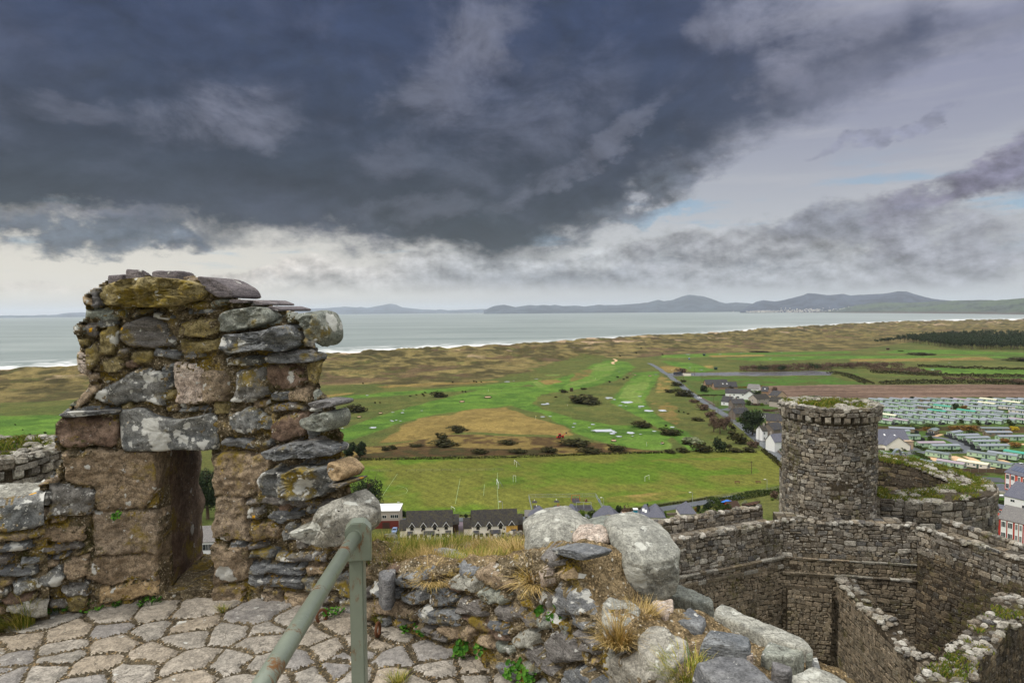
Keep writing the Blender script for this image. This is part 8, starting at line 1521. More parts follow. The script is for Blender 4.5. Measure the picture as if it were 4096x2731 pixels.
hedge([(3320, 1492), (3380, 1500), (3440, 1520), (3480, 1536)], 11, 3.2, 'gorse', 'dark hedge running down from the car park to the ploughed field', seed=7, leaf=.5, n=2200)
hedge([(2960, 1484), (3100, 1484), (3250, 1482), (3330, 1480)], 8, 3.0, 'bare', 'brown undergrowth below the tree row behind the car park', seed=23, leaf=.5, n=2200)
hedge([(3480, 1478), (3560, 1486), (3680, 1494), (3760, 1500)], 14, 5.5, 'bare', 'brown thicket below the bare trees', seed=8, leaf=.55, n=3200)
hedge([(2870, 2012), (2950, 1997), (3060, 1978), (3160, 1962)], 2.6, 2.6, 'hedge', 'tall clipped hedge below the playing field fence', seed=9, leaf=.22, n=3600)
hedge([(2845, 2010), (2870, 2030), (2900, 2048), (2915, 2060)], 4, 3.4, 'hedge', 'broad leaning hedge with a rusty base at the road end', seed=10, leaf=.25, n=2000)
hedge([(3050, 1800), (3090, 1835), (3130, 1868), (3165, 1900)], 2.2, 1.8, 'gorse', 'rough hedge between the playing field and the road', seed=11, leaf=.25, n=2400)
hedge([(3660, 1782), (3690, 1798), (3720, 1806)], 2.2, 1.6, 'hedge', 'curved clipped hedge beside the office yard', seed=12, leaf=.2, n=1200); hedge([(3735, 1806), (3800, 1808), (3850, 1807)], 2.2, 1.6, 'hedge', 'straight low clipped hedge in front of two green caravans', seed=13, leaf=.2, n=1300); hedge([(3655, 1815), (3690, 1828), (3715, 1842)], 2.6, 1.9, 'hedge', 'thick round ended hedge beside the statue lawn', seed=14, leaf=.2, n=1300); hedge([(3940, 1810), (3990, 1808), (4050, 1808)], 2.2, 1.6, 'hedge', 'low clipped hedge under the lowest broadside caravan', seed=15, leaf=.2, n=1300)
hedge([(3500, 1725), (3530, 1738), (3545, 1745)], 2.6, 1.8, 'hedge', 'hedge between the turret edge and the broadside caravan', seed=16, leaf=.2, n=900)
hedge([(3050, 1645), (3100, 1648), (3160, 1650)], 3, 2.2, 'bare', 'long dark garden hedge behind the tan bungalow', seed=17, leaf=.3, n=1300); hedge([(2950, 1552), (3010, 1550), (3050, 1548)], 2, 1.6, 'rust', 'reddish fence-like hedge beside the skylight bungalow', seed=18, leaf=.3, n=900); hedge([(2790, 1585), (2860, 1580), (2920, 1580)], 1.6, 1.2, 'gorse', 'low garden hedge above the white house lawn', seed=19, leaf=.3, n=800)
hedge([(1390, 1842), (1700, 1836), (2050, 1830), (2450, 1816), (2650, 1812)], 1.4, 1.2, 'gorse', 'overgrown boundary line along the top of the playing field', seed=20, leaf=.3, n=3800)
hedge([(1500, 2066), (1800, 2064), (2000, 2063), (2150, 2062)], .8, .6, 'gorse', 'strip of dead grass under the lower field fence', seed=21, leaf=.2, n=1600); hedge([(2430, 2050), (2540, 2040), (2680, 2018), (2850, 1992)], 1.0, .8, 'gorse', 'rough verge growth under the bent field fence', seed=22, leaf=.2, n=1800)
def limbs(th, h, r, n, spread, seed, z0=.35):
 rr = random.Random(seed); mb = MB(); mb.tube((0, 0, 0), (rr.uniform(-.1, .1) * h * .2, 0, h * .55), r, r * .6, 7); mb.tube((rr.uniform(-.02, .02), 0, h * .5), (0, 0, h * .95), r * .6, r * .12, 6)
 for _ in range(n):
  a = rr.uniform(0, 6.28); z = h * rr.uniform(z0, .8); l = spread * rr.uniform(.5, 1); e = (math.cos(a) * l, math.sin(a) * l, z + l * rr.uniform(.2, .7)); mb.tube((0, 0, z), e, r * .35, r * .06, 5)
  for _k in range(3): b2 = (e[0] * .6 + rr.uniform(-1, 1) * l * .3, e[1] * .6 + rr.uniform(-1, 1) * l * .3, z + l * rr.uniform(.4, 1.0)); mb.tube((e[0] * .5, e[1] * .5, z + (e[2] - z) * .5), b2, r * .16, r * .03, 4)
 return mb.build('trunk', M['bark'], th)
def tree(name, label, u, v, w_, h_, kind, n, leaf, seed, z=0.0, low=.15, group=None, lumps=14, nl=12, shell=.45):
 p = ground(u, v) if not isinstance(u, Vector) else u; p = Vector((p.x, p.y, z + float(height(np.array([p.x]), np.array([p.y]))[0]))); th = empty(name, p, label, 'tree', group)
 limbs(th, h_, h_ * .028 + .08, nl, w_ * .42, seed); hz = h_ * (1 - low) / 2; leafy('crown', LM[kind], n, w_ / 2, w_ / 2, hz, h_ * low + hz, leaf, seed, th, lumps=lumps, shell=shell); return th
k = PPM(1755, 3010); tree('monterey_pine', 'big dark spreading pine beside the road in the village', 3010, 1738, 100 * k, 108 * k, 'pine', 5200, .42, 501, low=.08, lumps=22)
k = PPM(1832, 1420); tree('pine_tree', 'left pine of the pair at the end of the scrub strip', 1400, 1832, 48 * k, 66 * k, 'pine', 1800, .45, 502, low=.1); tree('pine_tree', 'right pine of the pair at the end of the scrub strip', 1438, 1834, 46 * k, 68 * k, 'pine', 1800, .45, 503, low=.1)
k = PPM(2062, 1470); tree('pine_tree', 'big dark pine peeping round the right side of the broken merlon', 1472, 2068, 150 * k, 165 * k, 'pine', 5200, .30, 504, low=.02, lumps=24)
k = PPM(2080, 820); tree('pine_tree', 'dark tree filling the arrow slit above the white hall', 832, 2075, 130 * k, 215 * k, 'pine', 5200, .34, 505, low=.12, lumps=20)
for i, (u, v, w_, h_) in enumerate([(2855, 1728, 46, 66), (2880, 1735, 54, 74), (2905, 1722, 44, 60)]):
 k = PPM(v, u); tree('bare_tree', ['bare brown tree beside the road, left of the three', 'bare brown tree beside the road, middle and largest of the three', 'bare brown tree beside the road, right of the three'][i], u, v, w_ * k, h_ * k, 'bare', 1500, .30, 510 + i, group='bare trees by the road', low=.2, nl=22, shell=.2)
for i, (u, v, w_, h_, kd) in enumerate([(2978, 1482, 44, 20, 'bare'), (3010, 1480, 46, 24, 'bare'), (3048, 1482, 46, 28, 'pine'), (3080, 1480, 46, 28, 'bare'), (3112, 1481, 44, 28, 'bare'), (3130, 1483, 40, 24, 'pine'), (3162, 1480, 50, 30, 'bare'), (3196, 1479, 48, 30, 'bare'), (3228, 1479, 48, 31, 'bare'), (3258, 1480, 44, 30, 'pine'), (3285, 1476, 44, 24, 'bare'), (3318, 1474, 44, 24, 'bare'), (3352, 1474, 46, 25, 'bare'), (3385, 1474, 44, 25, 'bare'), (3410, 1475, 40, 25, 'bare'), (3440, 1474, 38, 26, 'bare'), (3475, 1474, 42, 26, 'bare'), (3512, 1473, 44, 25, 'bare'), (3540, 1471, 32, 24, 'bare'), (3592, 1477, 56, 28, 'bare'), (3655, 1485, 44, 22, 'bare'), (4072, 1536, 44, 26, 'bare')]):
 k = PPM(v, u); o = ORD[i] if i < 14 else ['fifteenth', 'sixteenth', 'seventeenth', 'eighteenth', 'nineteenth'][i - 14] if i < 19 else ''
 lab = f"{'dark' if kd == 'pine' else 'brown leafless'} tree, {o} along the row behind the wet car park" if i < 19 else ['wide flat crowned bare tree alone right of the row', 'low bare tree on the brown thicket', 'bare tree in the dark hedge above the ploughed field'][i - 19]
 tree('bare_tree' if kd == 'bare' else 'dark_tree', lab, u, v, w_ * k * 1.3, h_ * k, kd, 760, .55, 530 + i, group='tree row behind the car park' if i < 19 else None, low=.04, nl=9, shell=.3)
def forest():
 rr = np.random.RandomState(8); poly = [(3493, 1373), (3560, 1370), (3640, 1372), (3720, 1382), (3790, 1394), (3900, 1398), (4020, 1400), (4300, 1402), (4300, 1338), (4000, 1338), (3800, 1344), (3640, 1358)]
 V = []; F = []; C = []; V2 = []; F2 = []; n = 0
 while n < 1800:
  u, v = rr.uniform(3490, 4300), rr.uniform(1338, 1403)
  if not inpoly(np.array([u]), np.array([v]), poly)[0]: continue
  if rr.uniform() > (v - 1336) / 60 + .3: continue
  p = ground(u, v); h_ = rr.uniform(13, 19) * (.45 + .55 * min(1, (u - 3485) / 150)); k = 46
  d = rr.normal(size=(k, 3)); d /= np.linalg.norm(d, axis=1)[:, None]; c = d * np.array([3.2, 3.2, h_ * .32]) * rr.uniform(.5, 1, (k, 1)) + [p.x, p.y, h_ * .68]; t1 = rr.normal(size=(k, 3)); t1 /= np.linalg.norm(t1, axis=1)[:, None]; t2 = np.cross(d, t1); s = rr.uniform(.7, 1.3, (k, 1))
  o = len(V) * 4 * k; V.append(np.stack([c - t1 * s, c - t2 * s, c + t1 * s, c + t2 * s], 1).reshape(-1, 3)); C.append(rr.uniform(size=k)); w_ = .22; o2 = len(V2) * 6
  V2.append(np.array([[p.x - w_, p.y, -1], [p.x + w_, p.y, -1], [p.x, p.y + w_, -1], [p.x - w_ * .5, p.y, h_ * .8], [p.x + w_ * .5, p.y, h_ * .8], [p.x, p.y + w_ * .5, h_ * .8]])); n += 1
 Vv = np.concatenate(V); F = np.arange(len(Vv)).reshape(-1, 4); m2 = np.concatenate(V2); f2 = np.concatenate([np.array([[0, 1, 4, 3], [1, 2, 5, 4], [2, 0, 3, 5]]) + 6 * i for i in range(n)]) + len(Vv)
 tag(raw_mesh('pine_forest', np.concatenate([Vv, m2]), np.concatenate([F, f2]), [LM['pine'], M['bark']], fc=np.concatenate([np.concatenate(C), np.full(len(f2), .5)]), midx=np.concatenate([np.zeros(len(F)), np.ones(len(f2))])), 'dark pine wood on the plain', 'wood', kind='stuff')
forest()
def fence(name, label, pts, h_, step, pm, wm, rails=(.35, .7, .98), pw=.12, mesh=None):
 q = [ground(u, v) for u, v in pts]; th = empty(name, q[0], label, 'fence'); O = q[0]; wb = MB()
 for a, b in zip(q, q[1:]):
  L = (b - a).length; n = max(1, round(L / step)); d = (b - a) / n
  for i in range(n + (1 if b is q[-1] else 0)): p = a + d * i - O; mb = MB(); mb.box(p.x, p.y, 0, pw, pw, h_); mb.build('post', pm, th)
  for r_ in rails: z = h_ * r_; wb.tube(a - O + Vector((0, 0, z)), b - O + Vector((0, 0, z)), .02 if mesh is None else .035, n=4)
  if mesh:
   A, B = a - O, b - O; k = int(L / mesh)
   for i in range(k): c = A + (B - A) * (i / k); wb.tube(c + Vector((0, 0, .1)), c + Vector((0, 0, h_)), .014, n=3, cap=False)
 wb.build('wire' if mesh is None else 'mesh_panel', wm, th); return th
M['wire'] = plain('fence_wire', (120, 124, 122), .5, .05); M['galv'] = plain('galvanised_steel', (150, 156, 158), .45, .06); M['post'] = plain('fence_post', (92, 82, 66), .9, .2, 4)
fence('post_fence', 'post and wire fence across the playing field, short left stretch', [(1260, 1890), (1563, 1887)], 1.3, 5.4, M['post'], M['wire']); fence('post_fence', 'post and wire fence across the playing field, long right stretch', [(1626, 1886), (2013, 1882)], 1.3, 4.4, M['post'], M['wire'])
fence('post_fence', 'low field fence behind the terraces and playground', [(1480, 2062), (1800, 2059), (2000, 2057), (2210, 2055), (2420, 2046)], 1.2, 4.0, M['post'], M['wire']); fence('post_fence', 'field fence climbing beside the lower road to the turret', [(2440, 2046), (2545, 2036), (2660, 2018), (2800, 2000), (2900, 1988), (3030, 1970), (3160, 1950)], 1.3, 4.0, M['post'], M['wire'])
fence('playground_fence', 'galvanised mesh fence round three sides of the playground', [(2128, 2047), (2115, 1990), (2383, 1986), (2418, 2046)], 1.5, 3.0, M['galv'], M['galv'], (.04, .98), .06, mesh=.22)
mbf = fence('board_fence', 'brown board fence between the holiday park and the school', [(3728, 1888), (3850, 1889), (4040, 1890)], 2.0, 3.6, M['kerb'], M['fence'], (), .14); q0, q1 = ground(3728, 1888), ground(4040, 1890); mb = MB(); d = q1 - q0; mb.hexa([(0, 0, 0), (d.x, d.y, 0), (d.x, d.y + .05, 0), (0, .05, 0), (0, 0, 1.9), (d.x, d.y, 1.9), (d.x, d.y + .05, 1.9), (0, .05, 1.9)]); mb.build('board_panel', M['fence'], mbf)
fence('school_fence', 'green mesh fence around the school court', [(3850, 1898), (3900, 1915), (3960, 1934)], 2.2, 4.5, M['dgreen'], M['dgreen'], (.05, .5, .98), .1)
def garden_wall(pts, h_, label, thk=.5):
 q = [ground(u, v) for u, v in pts]; mb = MB(); O = q[0]
 for a, b in zip(q, q[1:]): d = (b - a); t = math.atan2(d.y, d.x); c = (a + b) / 2 - O; mb.box(c.x, c.y, -.2, d.length, thk, h_ + .2, t)
 o = mb.build('garden_wall', M['stonew']); o.location = O; tag(o, label, 'wall', kind='thing')
garden_wall([(2980, 1690), (3030, 1738), (3075, 1772), (3100, 1790)], 1.2, 'stone roadside wall below the dark pine'); garden_wall([(3110, 1805), (3140, 1830), (3170, 1850)], 1.0, 'stone roadside wall below the white end house'); garden_wall([(3060, 1645), (3110, 1650), (3160, 1654)], 1.3, 'long stone garden wall above the tan bungalow'); garden_wall([(2660, 2062), (2760, 2058)], 1.0, 'dark low wall behind the slate roof tip'); garden_wall([(2795, 1588), (2830, 1606), (2850, 1614)], 1.0, 'roadside garden wall of the white house'); garden_wall([(3500, 1800), (3545, 1800)], 1.2, 'stone bank wall before the park office'); garden_wall([(3575, 1784), (3625, 1800)], 2.2, 'stone ramp wall between office and garage')
o = garden_wall([(2837, 1612), (2860, 1626)], 1.6, 'white roadside wall at the village drive'); 
M['wpaint'] = plain('white_paint', (222, 222, 220), .5, .04); M['rpaint'] = plain('orange_red_paint', (172, 74, 46), .5, .08); M['wood'] = plain('bench_wood', (110, 78, 58), .8, .2, 3); M['lamp'] = plain('grey_lamp_post', (150, 154, 154), .5, .05)
def goal(u, v, ang, W, H, label, net=True, r=.06):
 p = ground(u, v); th = empty('goal', p, label, 'goal', 'goals on the playing field', ang); mb = MB(); mb.tube((0, -W / 2, 0), (0, -W / 2, H), r); mb.tube((0, W / 2, 0), (0, W / 2, H), r); mb.tube((0, -W / 2, H), (0, W / 2, H), r); mb.build('goal_frame', M['wpaint'], th)
 if net:
  mb = MB()
  for i in range(13): y = -W / 2 + W * i / 12; mb.tube((0, y, H), (1.0, y, H * .9), .012, n=3, cap=False); mb.tube((1.0, y, H * .9), (2.2, y, 0), .012, n=3, cap=False)
  for t in range(1, 8): x = 1.0 + 1.2 * t / 8; z = H * .9 * (1 - t / 8); mb.tube((x, -W / 2, z), (x, W / 2, z), .012, n=3, cap=False)
  mb.build('goal_net', M['wire'], th)
goal(1991, 1945, R(8), 7.3, 2.44, 'white football goal with a net standing on the pitch line', True, .1); goal(2062, 1862, R(12), 5.5, 2.4, 'distant netted goal above the playing field fence'); goal(2058, 1927, R(85), 1.2, 3.0, 'thin white marker frame right of the netted goal', False); goal(2588, 1921, R(-40), 4, 2.2, 'small white goal on the right half of the field', False); goal(1812, 2040, R(30), 3.5, 1.2, 'low white goal lying behind the cream terrace roof', False)
def lamp(u, v, h_, label, wood=False):
 p = ground(u, v); th = empty('street_lamp' if not wood else 'telegraph_pole', p, label, 'lamp' if not wood else 'pole', 'lamp posts' if not wood else 'telegraph poles'); mb = MB(); mb.tube((0, 0, 0), (0, 0, h_), .09 if not wood else .16, .06 if not wood else .11, 7); mb.build('pole', M['lamp'] if not wood else M['bark'], th); mb = MB()
 if not wood: mb.tube((0, 0, h_), (-.9, 0, h_ + .15), .04, n=6); mb.build('arm', M['lamp'], th); mb = MB(); mb.box(-1.0, 0, h_ + .02, .8, .3, .2); mb.build('lamp_head', M['wpaint'], th)
 else: mb.box(0, 0, h_ - .5, 1.6, .1, .12); mb.build('crossarm', M['bark'], th)
for a in [(1605, 2064, 5.5, 'street lamp behind the cream outbuilding'), (2010, 2062, 5.5, 'street lamp above the yellow ended terrace'), (2415, 2045, 5.5, 'white headed lamp at the playground corner'), (2770, 2028, 6, 'lamp post beside the lower road bend'), (3068, 1972, 6, 'lamp post on the field fence near the turret'), (2998, 1740, 5, 'street lamp on the roadside wall below the pine'), (2690, 1500, 6, 'lamp post at the wet car park entrance'), (2812, 1560, 6, 'lamp post at the brown bungalow gate')]: lamp(*a)
for a in [(2706, 1520, 8, 'telegraph pole nearest the wet car park'), (2734, 1525, 8, 'telegraph pole by the first garden hedge'), (2808, 1524, 8, 'telegraph pole behind the brown bungalows'), (2855, 1625, 9, 'telegraph pole by the white roadside wall'), (2872, 1655, 9, 'telegraph pole on the road bank by the drive'), (2931, 1697, 9, 'telegraph pole opposite the roadside cottage'), (2984, 1738, 9, 'telegraph pole by the biggest dark bush'), (3036, 1775, 10, 'telegraph pole before the villa'), (2778, 1502, 9, 'telegraph pole behind the cream hut'), (3139, 1705, 9, 'telegraph pole beside the tan bungalow'), (3006, 1892, 6, 'lone thin pole on the playing field')]: lamp(*a, wood=True)
def bench(u, v, ang, label):
 p = ground(u, v); th = empty('park_bench', p, label, 'bench', 'benches on the playing field', ang); mb = MB()
 for y in (-.2, 0, .2): mb.box(0, y, .42, 2.4, .16, .06)
 mb.build('seat', M['wood'], th); mb = MB()
 for z in (.62, .82): mb.box(0, .32, z, 2.4, .06, .15)
 mb.build('backrest', M['wood'], th)
 for x in (-1, 1): mb = MB(); mb.box(x, 0, 0, .12, .6, .42); mb.box(x, .32, .42, .1, .08, .55); mb.build('leg', M['wood'], th)
bench(2949, 1932, R(4), 'brown bench on the playing field, farther from the turret'); bench(3033, 1931, R(3), 'brown bench on the playing field, nearer the turret')
PL = lambda x, y: (2130 + x / 5.47, 1950 + y / 5.47)
for i, pts in enumerate([[(-10, 292), (95, 292), (105, 335), (-10, 335)], [(468, 282), (575, 280), (585, 320), (470, 320)], [(18, 392), (140, 388), (165, 410), (160, 475), (30, 475), (15, 440)], [(455, 400), (520, 385), (620, 388), (660, 405), (672, 465), (480, 470)], [(840, 232), (1005, 228), (1052, 335), (885, 337)], [(895, 385), (1285, 374), (1355, 510), (945, 515)]]):
 q = [ground(*PL(x, y)) for x, y in pts]; mb = MB(); mb.add([(p.x, p.y, .05) for p in q][::-1], [tuple(range(len(q)))]); tag(mb.build('play_surface', M['rubber']), kind='structure')
def frame_thing(name, label, cat, u, v, ang, segs, mat, mat2=None, seats=()):
 p = ground(u, v); th = empty(name, p, label, cat, None, ang); mb = MB()
 for a, b, r in segs: mb.tube(a, b, r, n=8)
 mb.build('frame', mat, th)
 for x, z in seats: mb = MB(); mb.box(x, 0, z, .45, .2, .06); mb.tube((x - .2, 0, z), (x - .2, 0, 2.3), .012, n=4); mb.tube((x + .2, 0, z), (x + .2, 0, 2.3), .012, n=4); mb.build('swing_seat', mat2 or M['deck'], th)
A_ = lambda x, W=1.1, H=2.4: [((x, -W, 0), (x, 0, H), .06), ((x, W, 0), (x, 0, H), .06)]
u, v = PL(945, 285); frame_thing('cradle_swing', 'orange red framed swing over the square rubber patch', 'swing', u, v, 0, A_(-1.7) + A_(1.7) + [((-1.7, 0, 2.4), (1.7, 0, 2.4), .07)], M['rpaint'], M['rpaint'], ((-.6, .5), (.6, .5)))
u, v = PL(1120, 445); frame_thing('swing_set', 'long grey swing frame over the largest rubber patch', 'swing', u, v, 0, A_(-3) + A_(0) + A_(3) + [((-3, 0, 2.4), (3, 0, 2.4), .06)], M['galv'], M['deck'], ((-2, .5), (-1, .5), (1, .5), (2, .5)))
u, v = PL(565, 430); frame_thing('climbing_frame', 'small red climbing ladder on the oval rubber patch', 'climbing frame', u, v, 0, [((-.35, -.6, 0), (-.35, 0, 1.7), .06), ((.35, -.6, 0), (.35, 0, 1.7), .06), ((-.35, .6, 0), (-.35, 0, 1.7), .06), ((.35, .6, 0), (.35, 0, 1.7), .06), ((-.35, -.3, .8), (.35, -.3, .8), .05), ((-.35, 0, 1.4), (.35, 0, 1.4), .05)], M['rpaint'])
for x, y, lab in ((42, 305, 'white spring rider on the patch nearest the fence corner'), (522, 290, 'white spring rider on the middle upper patch'), (88, 425, 'white and red spring rider on the lower corner patch')):
 u, v = PL(x, y); p = ground(u, v); th = empty('spring_rider', p, lab, 'spring rider', 'spring riders in the playground'); mb = MB()
 for i in range(20): a0, a1 = i * .9, (i + 1) * .9; mb.tube((math.cos(a0) * .12, math.sin(a0) * .12, .02 * i), (math.cos(a1) * .12, math.sin(a1) * .12, .02 * (i + 1)), .02, n=4)
 mb.build('spring', M['rpaint'], th); mb = MB(); mb.box(0, 0, .4, .3, .9, .25); mb.box(0, -.45, .55, .2, .25, .5); mb.box(0, .45, .55, .2, .2, .2); mb.build('rider_body', M['wpaint'], th)
for x, y, lab in ((850, 465, 'brown carved animal rock in the playground, nearer the road'), (1170, 305, 'brown carved animal rock beside the grey swings')):
 u, v = PL(x, y); p = ground(u, v); rr = random.Random(int(x)); mb = MB(); rock(mb, (0, 0, .3), .75, rr, 0, .9); rock(mb, (.2, -.3, 1.0), .35, rr, 0, .9); o = mb.build('play_rock', M['wood']); o.location = p; tag(o, lab, 'play rock')
for (x, y) in ((1465, 320),): u, v = PL(x, y); p = ground(u, v); mb = MB(); mb.box(0, 0, .2, .15, 1.4, 1.1); o = mb.build('fence_panel_sign', M['blue']); o.location = p; o.rotation_euler = (0, 0, R(18)); tag(o, 'blue gate panel on the slanting playground fence', 'gate')
p = ground(2591, 2032); th = empty('picnic_stile', p, 'timber step stile with a green top beside the field fence', 'stile'); mb = MB(); mb.box(0, 0, 0, 1.2, .25, .3); mb.box(0, .3, .3, 1.0, .25, .3); mb.box(0, .6, .6, .8, .3, .3); mb.build('step', M['wood'], th); mb = MB(); mb.box(0, .6, 1.0, .6, .5, .8); mb.build('bin_top', M['dgreen'], th)
for u, v, lab in ((2587, 1785, 'yellow flag on the lowest putting green'), (1953, 1566, 'yellow flag on the oval green left of centre'), (2143, 1676, 'yellow marker post at the end of the ditch')):
 p = ground(u, v); th = empty('golf_flag', p, lab, 'flag', 'golf flags'); mb = MB(); mb.tube((0, 0, 0), (0, 0, 2.6), .05, n=6); mb.build('pole', M['wpaint'], th); mb = MB(); mb.add([(0, 0, 2.6), (0, 0, 1.9), (.7, .05, 2.25)], [(0, 1, 2), (2, 1, 0)]); mb.build('pennant', LM['yellow'], th)
SANDM = plain('bunker_sand', (176, 150, 118), .95, .1, 1)
for u, v, ww in ((1437, 1671, 28), (1522, 1655, 26), (1848, 1606, 34), (1951, 1590, 44), (2455, 1763, 34), (2650, 1776, 20), (2540, 1502, 20), (2600, 1505, 24), (2520, 1498, 14)):
 p = ground(u, v); k = PPM(v, u); a = ww * k * .36; mb = MB(); n = 18; h0 = float(height(np.array([p.x]), np.array([p.y]))[0]); b0 = a * 1.6
 ring = [(math.cos(2 * math.pi * i / n), math.sin(2 * math.pi * i / n)) for i in range(n)]
 mb.add([(x * a, y * b0, .75 if y > 0 else .55) for x, y in ring] + [(x * a * .8, y * b0 * .8, .95 + .5 * max(0, y)) for x, y in ring] + [(0, 0, .6)], [(i, (i + 1) % n, n + (i + 1) % n, n + i) for i in range(n)], 0); mb.add([(x * a * .78, y * b0 * .7, .98) for x, y in ring], [tuple(range(n))], 1)
 o = mb.build('bunker', [LM['gorse'], SANDM]); o.location = (p.x, p.y, h0 - .3); tag(o, kind='structure')
M['tyre'] = plain('tyre', (24, 24, 26), .9, .1); 
def vehicle(name, label, u, v, ang, paint, prof, W=1.8, wheels=((-1.35, .33), (1.35, .33)), wind=None, cat='car', z=0.12):
 """prof: side outline (x, z); the front is at +x"""
 p = ground(u, v); th = empty(name, (p.x, p.y, z), label, cat, None, ang); bm_ = bmesh.new(); n = len(prof)
 a = [bm_.verts.new((x, -W / 2 * (1 if zz < 1.0 else .84), zz)) for x, zz in prof]; b = [bm_.verts.new((x, W / 2 * (1 if zz < 1.0 else .84), zz)) for x, zz in prof]
 bm_.faces.new(a); bm_.faces.new(b[::-1])
 for i in range(n): bm_.faces.new((a[i], b[i], b[(i + 1) % n], a[(i + 1) % n]))
 bmesh.ops.recalc_face_normals(bm_, faces=bm_.faces[:]); bmesh.ops.bevel(bm_, geom=bm_.edges[:], offset=.06, segments=2, affect='EDGES'); me = bpy.data.meshes.new('body'); bm_.to_mesh(me); me.materials.append(paint); o = bpy.data.objects.new('body', me); COL.objects.link(o); o.parent = th
 for x, r in wheels:
  for y in (-W / 2, W / 2): mb = MB(); mb.tube((x, y - .1, r), (x, y + .1, r), r, n=14); w_ = mb.build('wheel', M['tyre'], th); mb = MB(); mb.tube((x, y - .11, r), (x, y + .11, r), r * .55, n=10); mb.build('rim', M['galv'], w_)
 for pts in wind or ():
  for s in (-1, 1): mb = MB(); y = s * (W / 2 * .9 + .03); mb.add([(x, s * (W / 2 * (.98 if zz < 1.0 else .86) + .035), zz) for x, zz in pts], [tuple(range(len(pts))), tuple(range(len(pts) - 1, -1, -1))]); mb.build('window', M['glass'], th)
 return th
CARP = [(-2.0, .3), (2.05, .3), (2.1, .62), (1.9, .82), (1.0, .95), (.45, 1.42), (-1.2, 1.45), (-1.9, 1.0), (-2.1, .85)]
CW_ = [[(.85, .98), (.4, 1.36), (-.25, 1.38), (-.25, .98)], [(-.35, .98), (-.35, 1.38), (-1.15, 1.38), (-1.6, 1.0)]]
def windscreens(th, W=1.8): 
 for pts in ([(1.0, .99), (.47, 1.44)], [(-1.9, 1.04), (-1.22, 1.48)]):
  (x0, z0), (x1, z1) = pts; mb = MB(); s = .03 if x0 > 0 else -.03; mb.add([(x0 + s, -.72, z0), (x0 + s, .72, z0), (x1 + s, .66, z1 - .03), (x1 + s, -.66, z1 - .03)], [(0, 1, 2, 3), (3, 2, 1, 0)]); mb.build('windscreen', M['glass'], th)
paint = lambda n, c: plain(n, c, .25, .03, 1, spec=.6)
for a in (('parked_car', 'bright red parked car outside the school', 3919, 1946, -.35, paint('red_car_paint', (196, 26, 40))), ('parked_car', 'black parked car next to the red one outside the school', 3957, 1947, -.45, paint('black_car_paint', (26, 30, 42))), ('parked_car', 'silver blue car parked by the flat roofed house', 1579, 2128, -1.55, paint('silver_car_paint', (120, 140, 176))), ('white_car', 'white car driving on the straight road', 2799, 1594, -.9, paint('white_car_paint', (222, 224, 226))), ('white_car', 'white car on the park road at the picture edge', 4086, 1863, .05, paint('white_car_paint', (222, 224, 226))), ('parked_car', 'pale car in a village yard behind the barn', 3018, 1574, .2, paint('pale_car_paint', (170, 176, 182)))):
 th = vehicle(*a, CARP, wind=CW_); windscreens(th)
 for y in (-.62, .62): mb = MB(); mb.box(2.08, y, .58, .08, .34, .16); mb.build('headlight', M['wpaint'], th)
vehicle('coach', 'dark grey coach parked on the wet car park', 2710, 1499, .35 + math.pi, paint('coach_paint', (60, 64, 76)), [(-5, .4), (5, .4), (5.1, 1.2), (4.9, 3.3), (-5, 3.3)], 2.5, ((-3.2, .5), (3.2, .5)), [[(4.6, 1.5), (4.6, 2.8), (.2, 2.8), (.2, 1.5)], [(0, 1.5), (0, 2.8), (-4.7, 2.8), (-4.7, 1.5)]], 'coach')
def tractor():
 p = ground(2243, 1752); th = empty('tractor', p, 'red tractor with its front loader raised, on the muddy track', 'tractor', None, .1); red = paint('tractor_red', (190, 24, 44)); mb = MB(); mb.box(.9, 0, .9, 2.0, .8, .8); mb.box(-.6, 0, .8, 1.4, 1.0, .7); mb.box(-.9, .95, 1.5, 1.2, .5, .15); mb.box(-.9, -.95, 1.5, 1.2, .5, .15); mb.build('body', red, th)
 mb = MB(); mb.box(-.6, 0, 1.5, 1.4, 1.3, 1.1); c = mb.build('cab', M['glass'], th); mb = MB(); mb.box(-.6, 0, 2.6, 1.6, 1.5, .18); mb.build('cab_roof', red, c)
 for x, y, r in ((-.9, -.95, .85), (-.9, .95, .85), (1.4, -.8, .55), (1.4, .8, .55)): mb = MB(); mb.tube((x, y - .22, r), (x, y + .22, r), r, n=18); w_ = mb.build('wheel', M['tyre'], th); mb = MB(); mb.tube((x, y - .24, r), (x, y + .24, r), r * .5, n=12); mb.build('rim', red, w_)
 mb = MB()
 for y in (-.55, .55): mb.tube((.4, y, 1.5), (2.2, y, 2.3), .1); mb.tube((2.2, y, 2.3), (3.3, y, 3.1), .1)
 mb.build('loader_arm', plain('rust_orange', (176, 84, 52), .6, .1), th); mb = MB(); mb.hexa([(3.2, -.9, 2.8), (3.9, -.9, 3.0), (3.9, .9, 3.0), (3.2, .9, 2.8), (3.1, -.9, 3.5), (3.7, -.9, 3.6), (3.7, .9, 3.6), (3.1, .9, 3.5)]); mb.build('bucket', M['deck'], th); mb = MB(); mb.box(-2.2, 0, .5, .9, 1.9, .5); mb.tube((-1.6, 0, .8), (-2.2, 0, .9), .1); mb.build('rear_implement', red, th)
tractor()
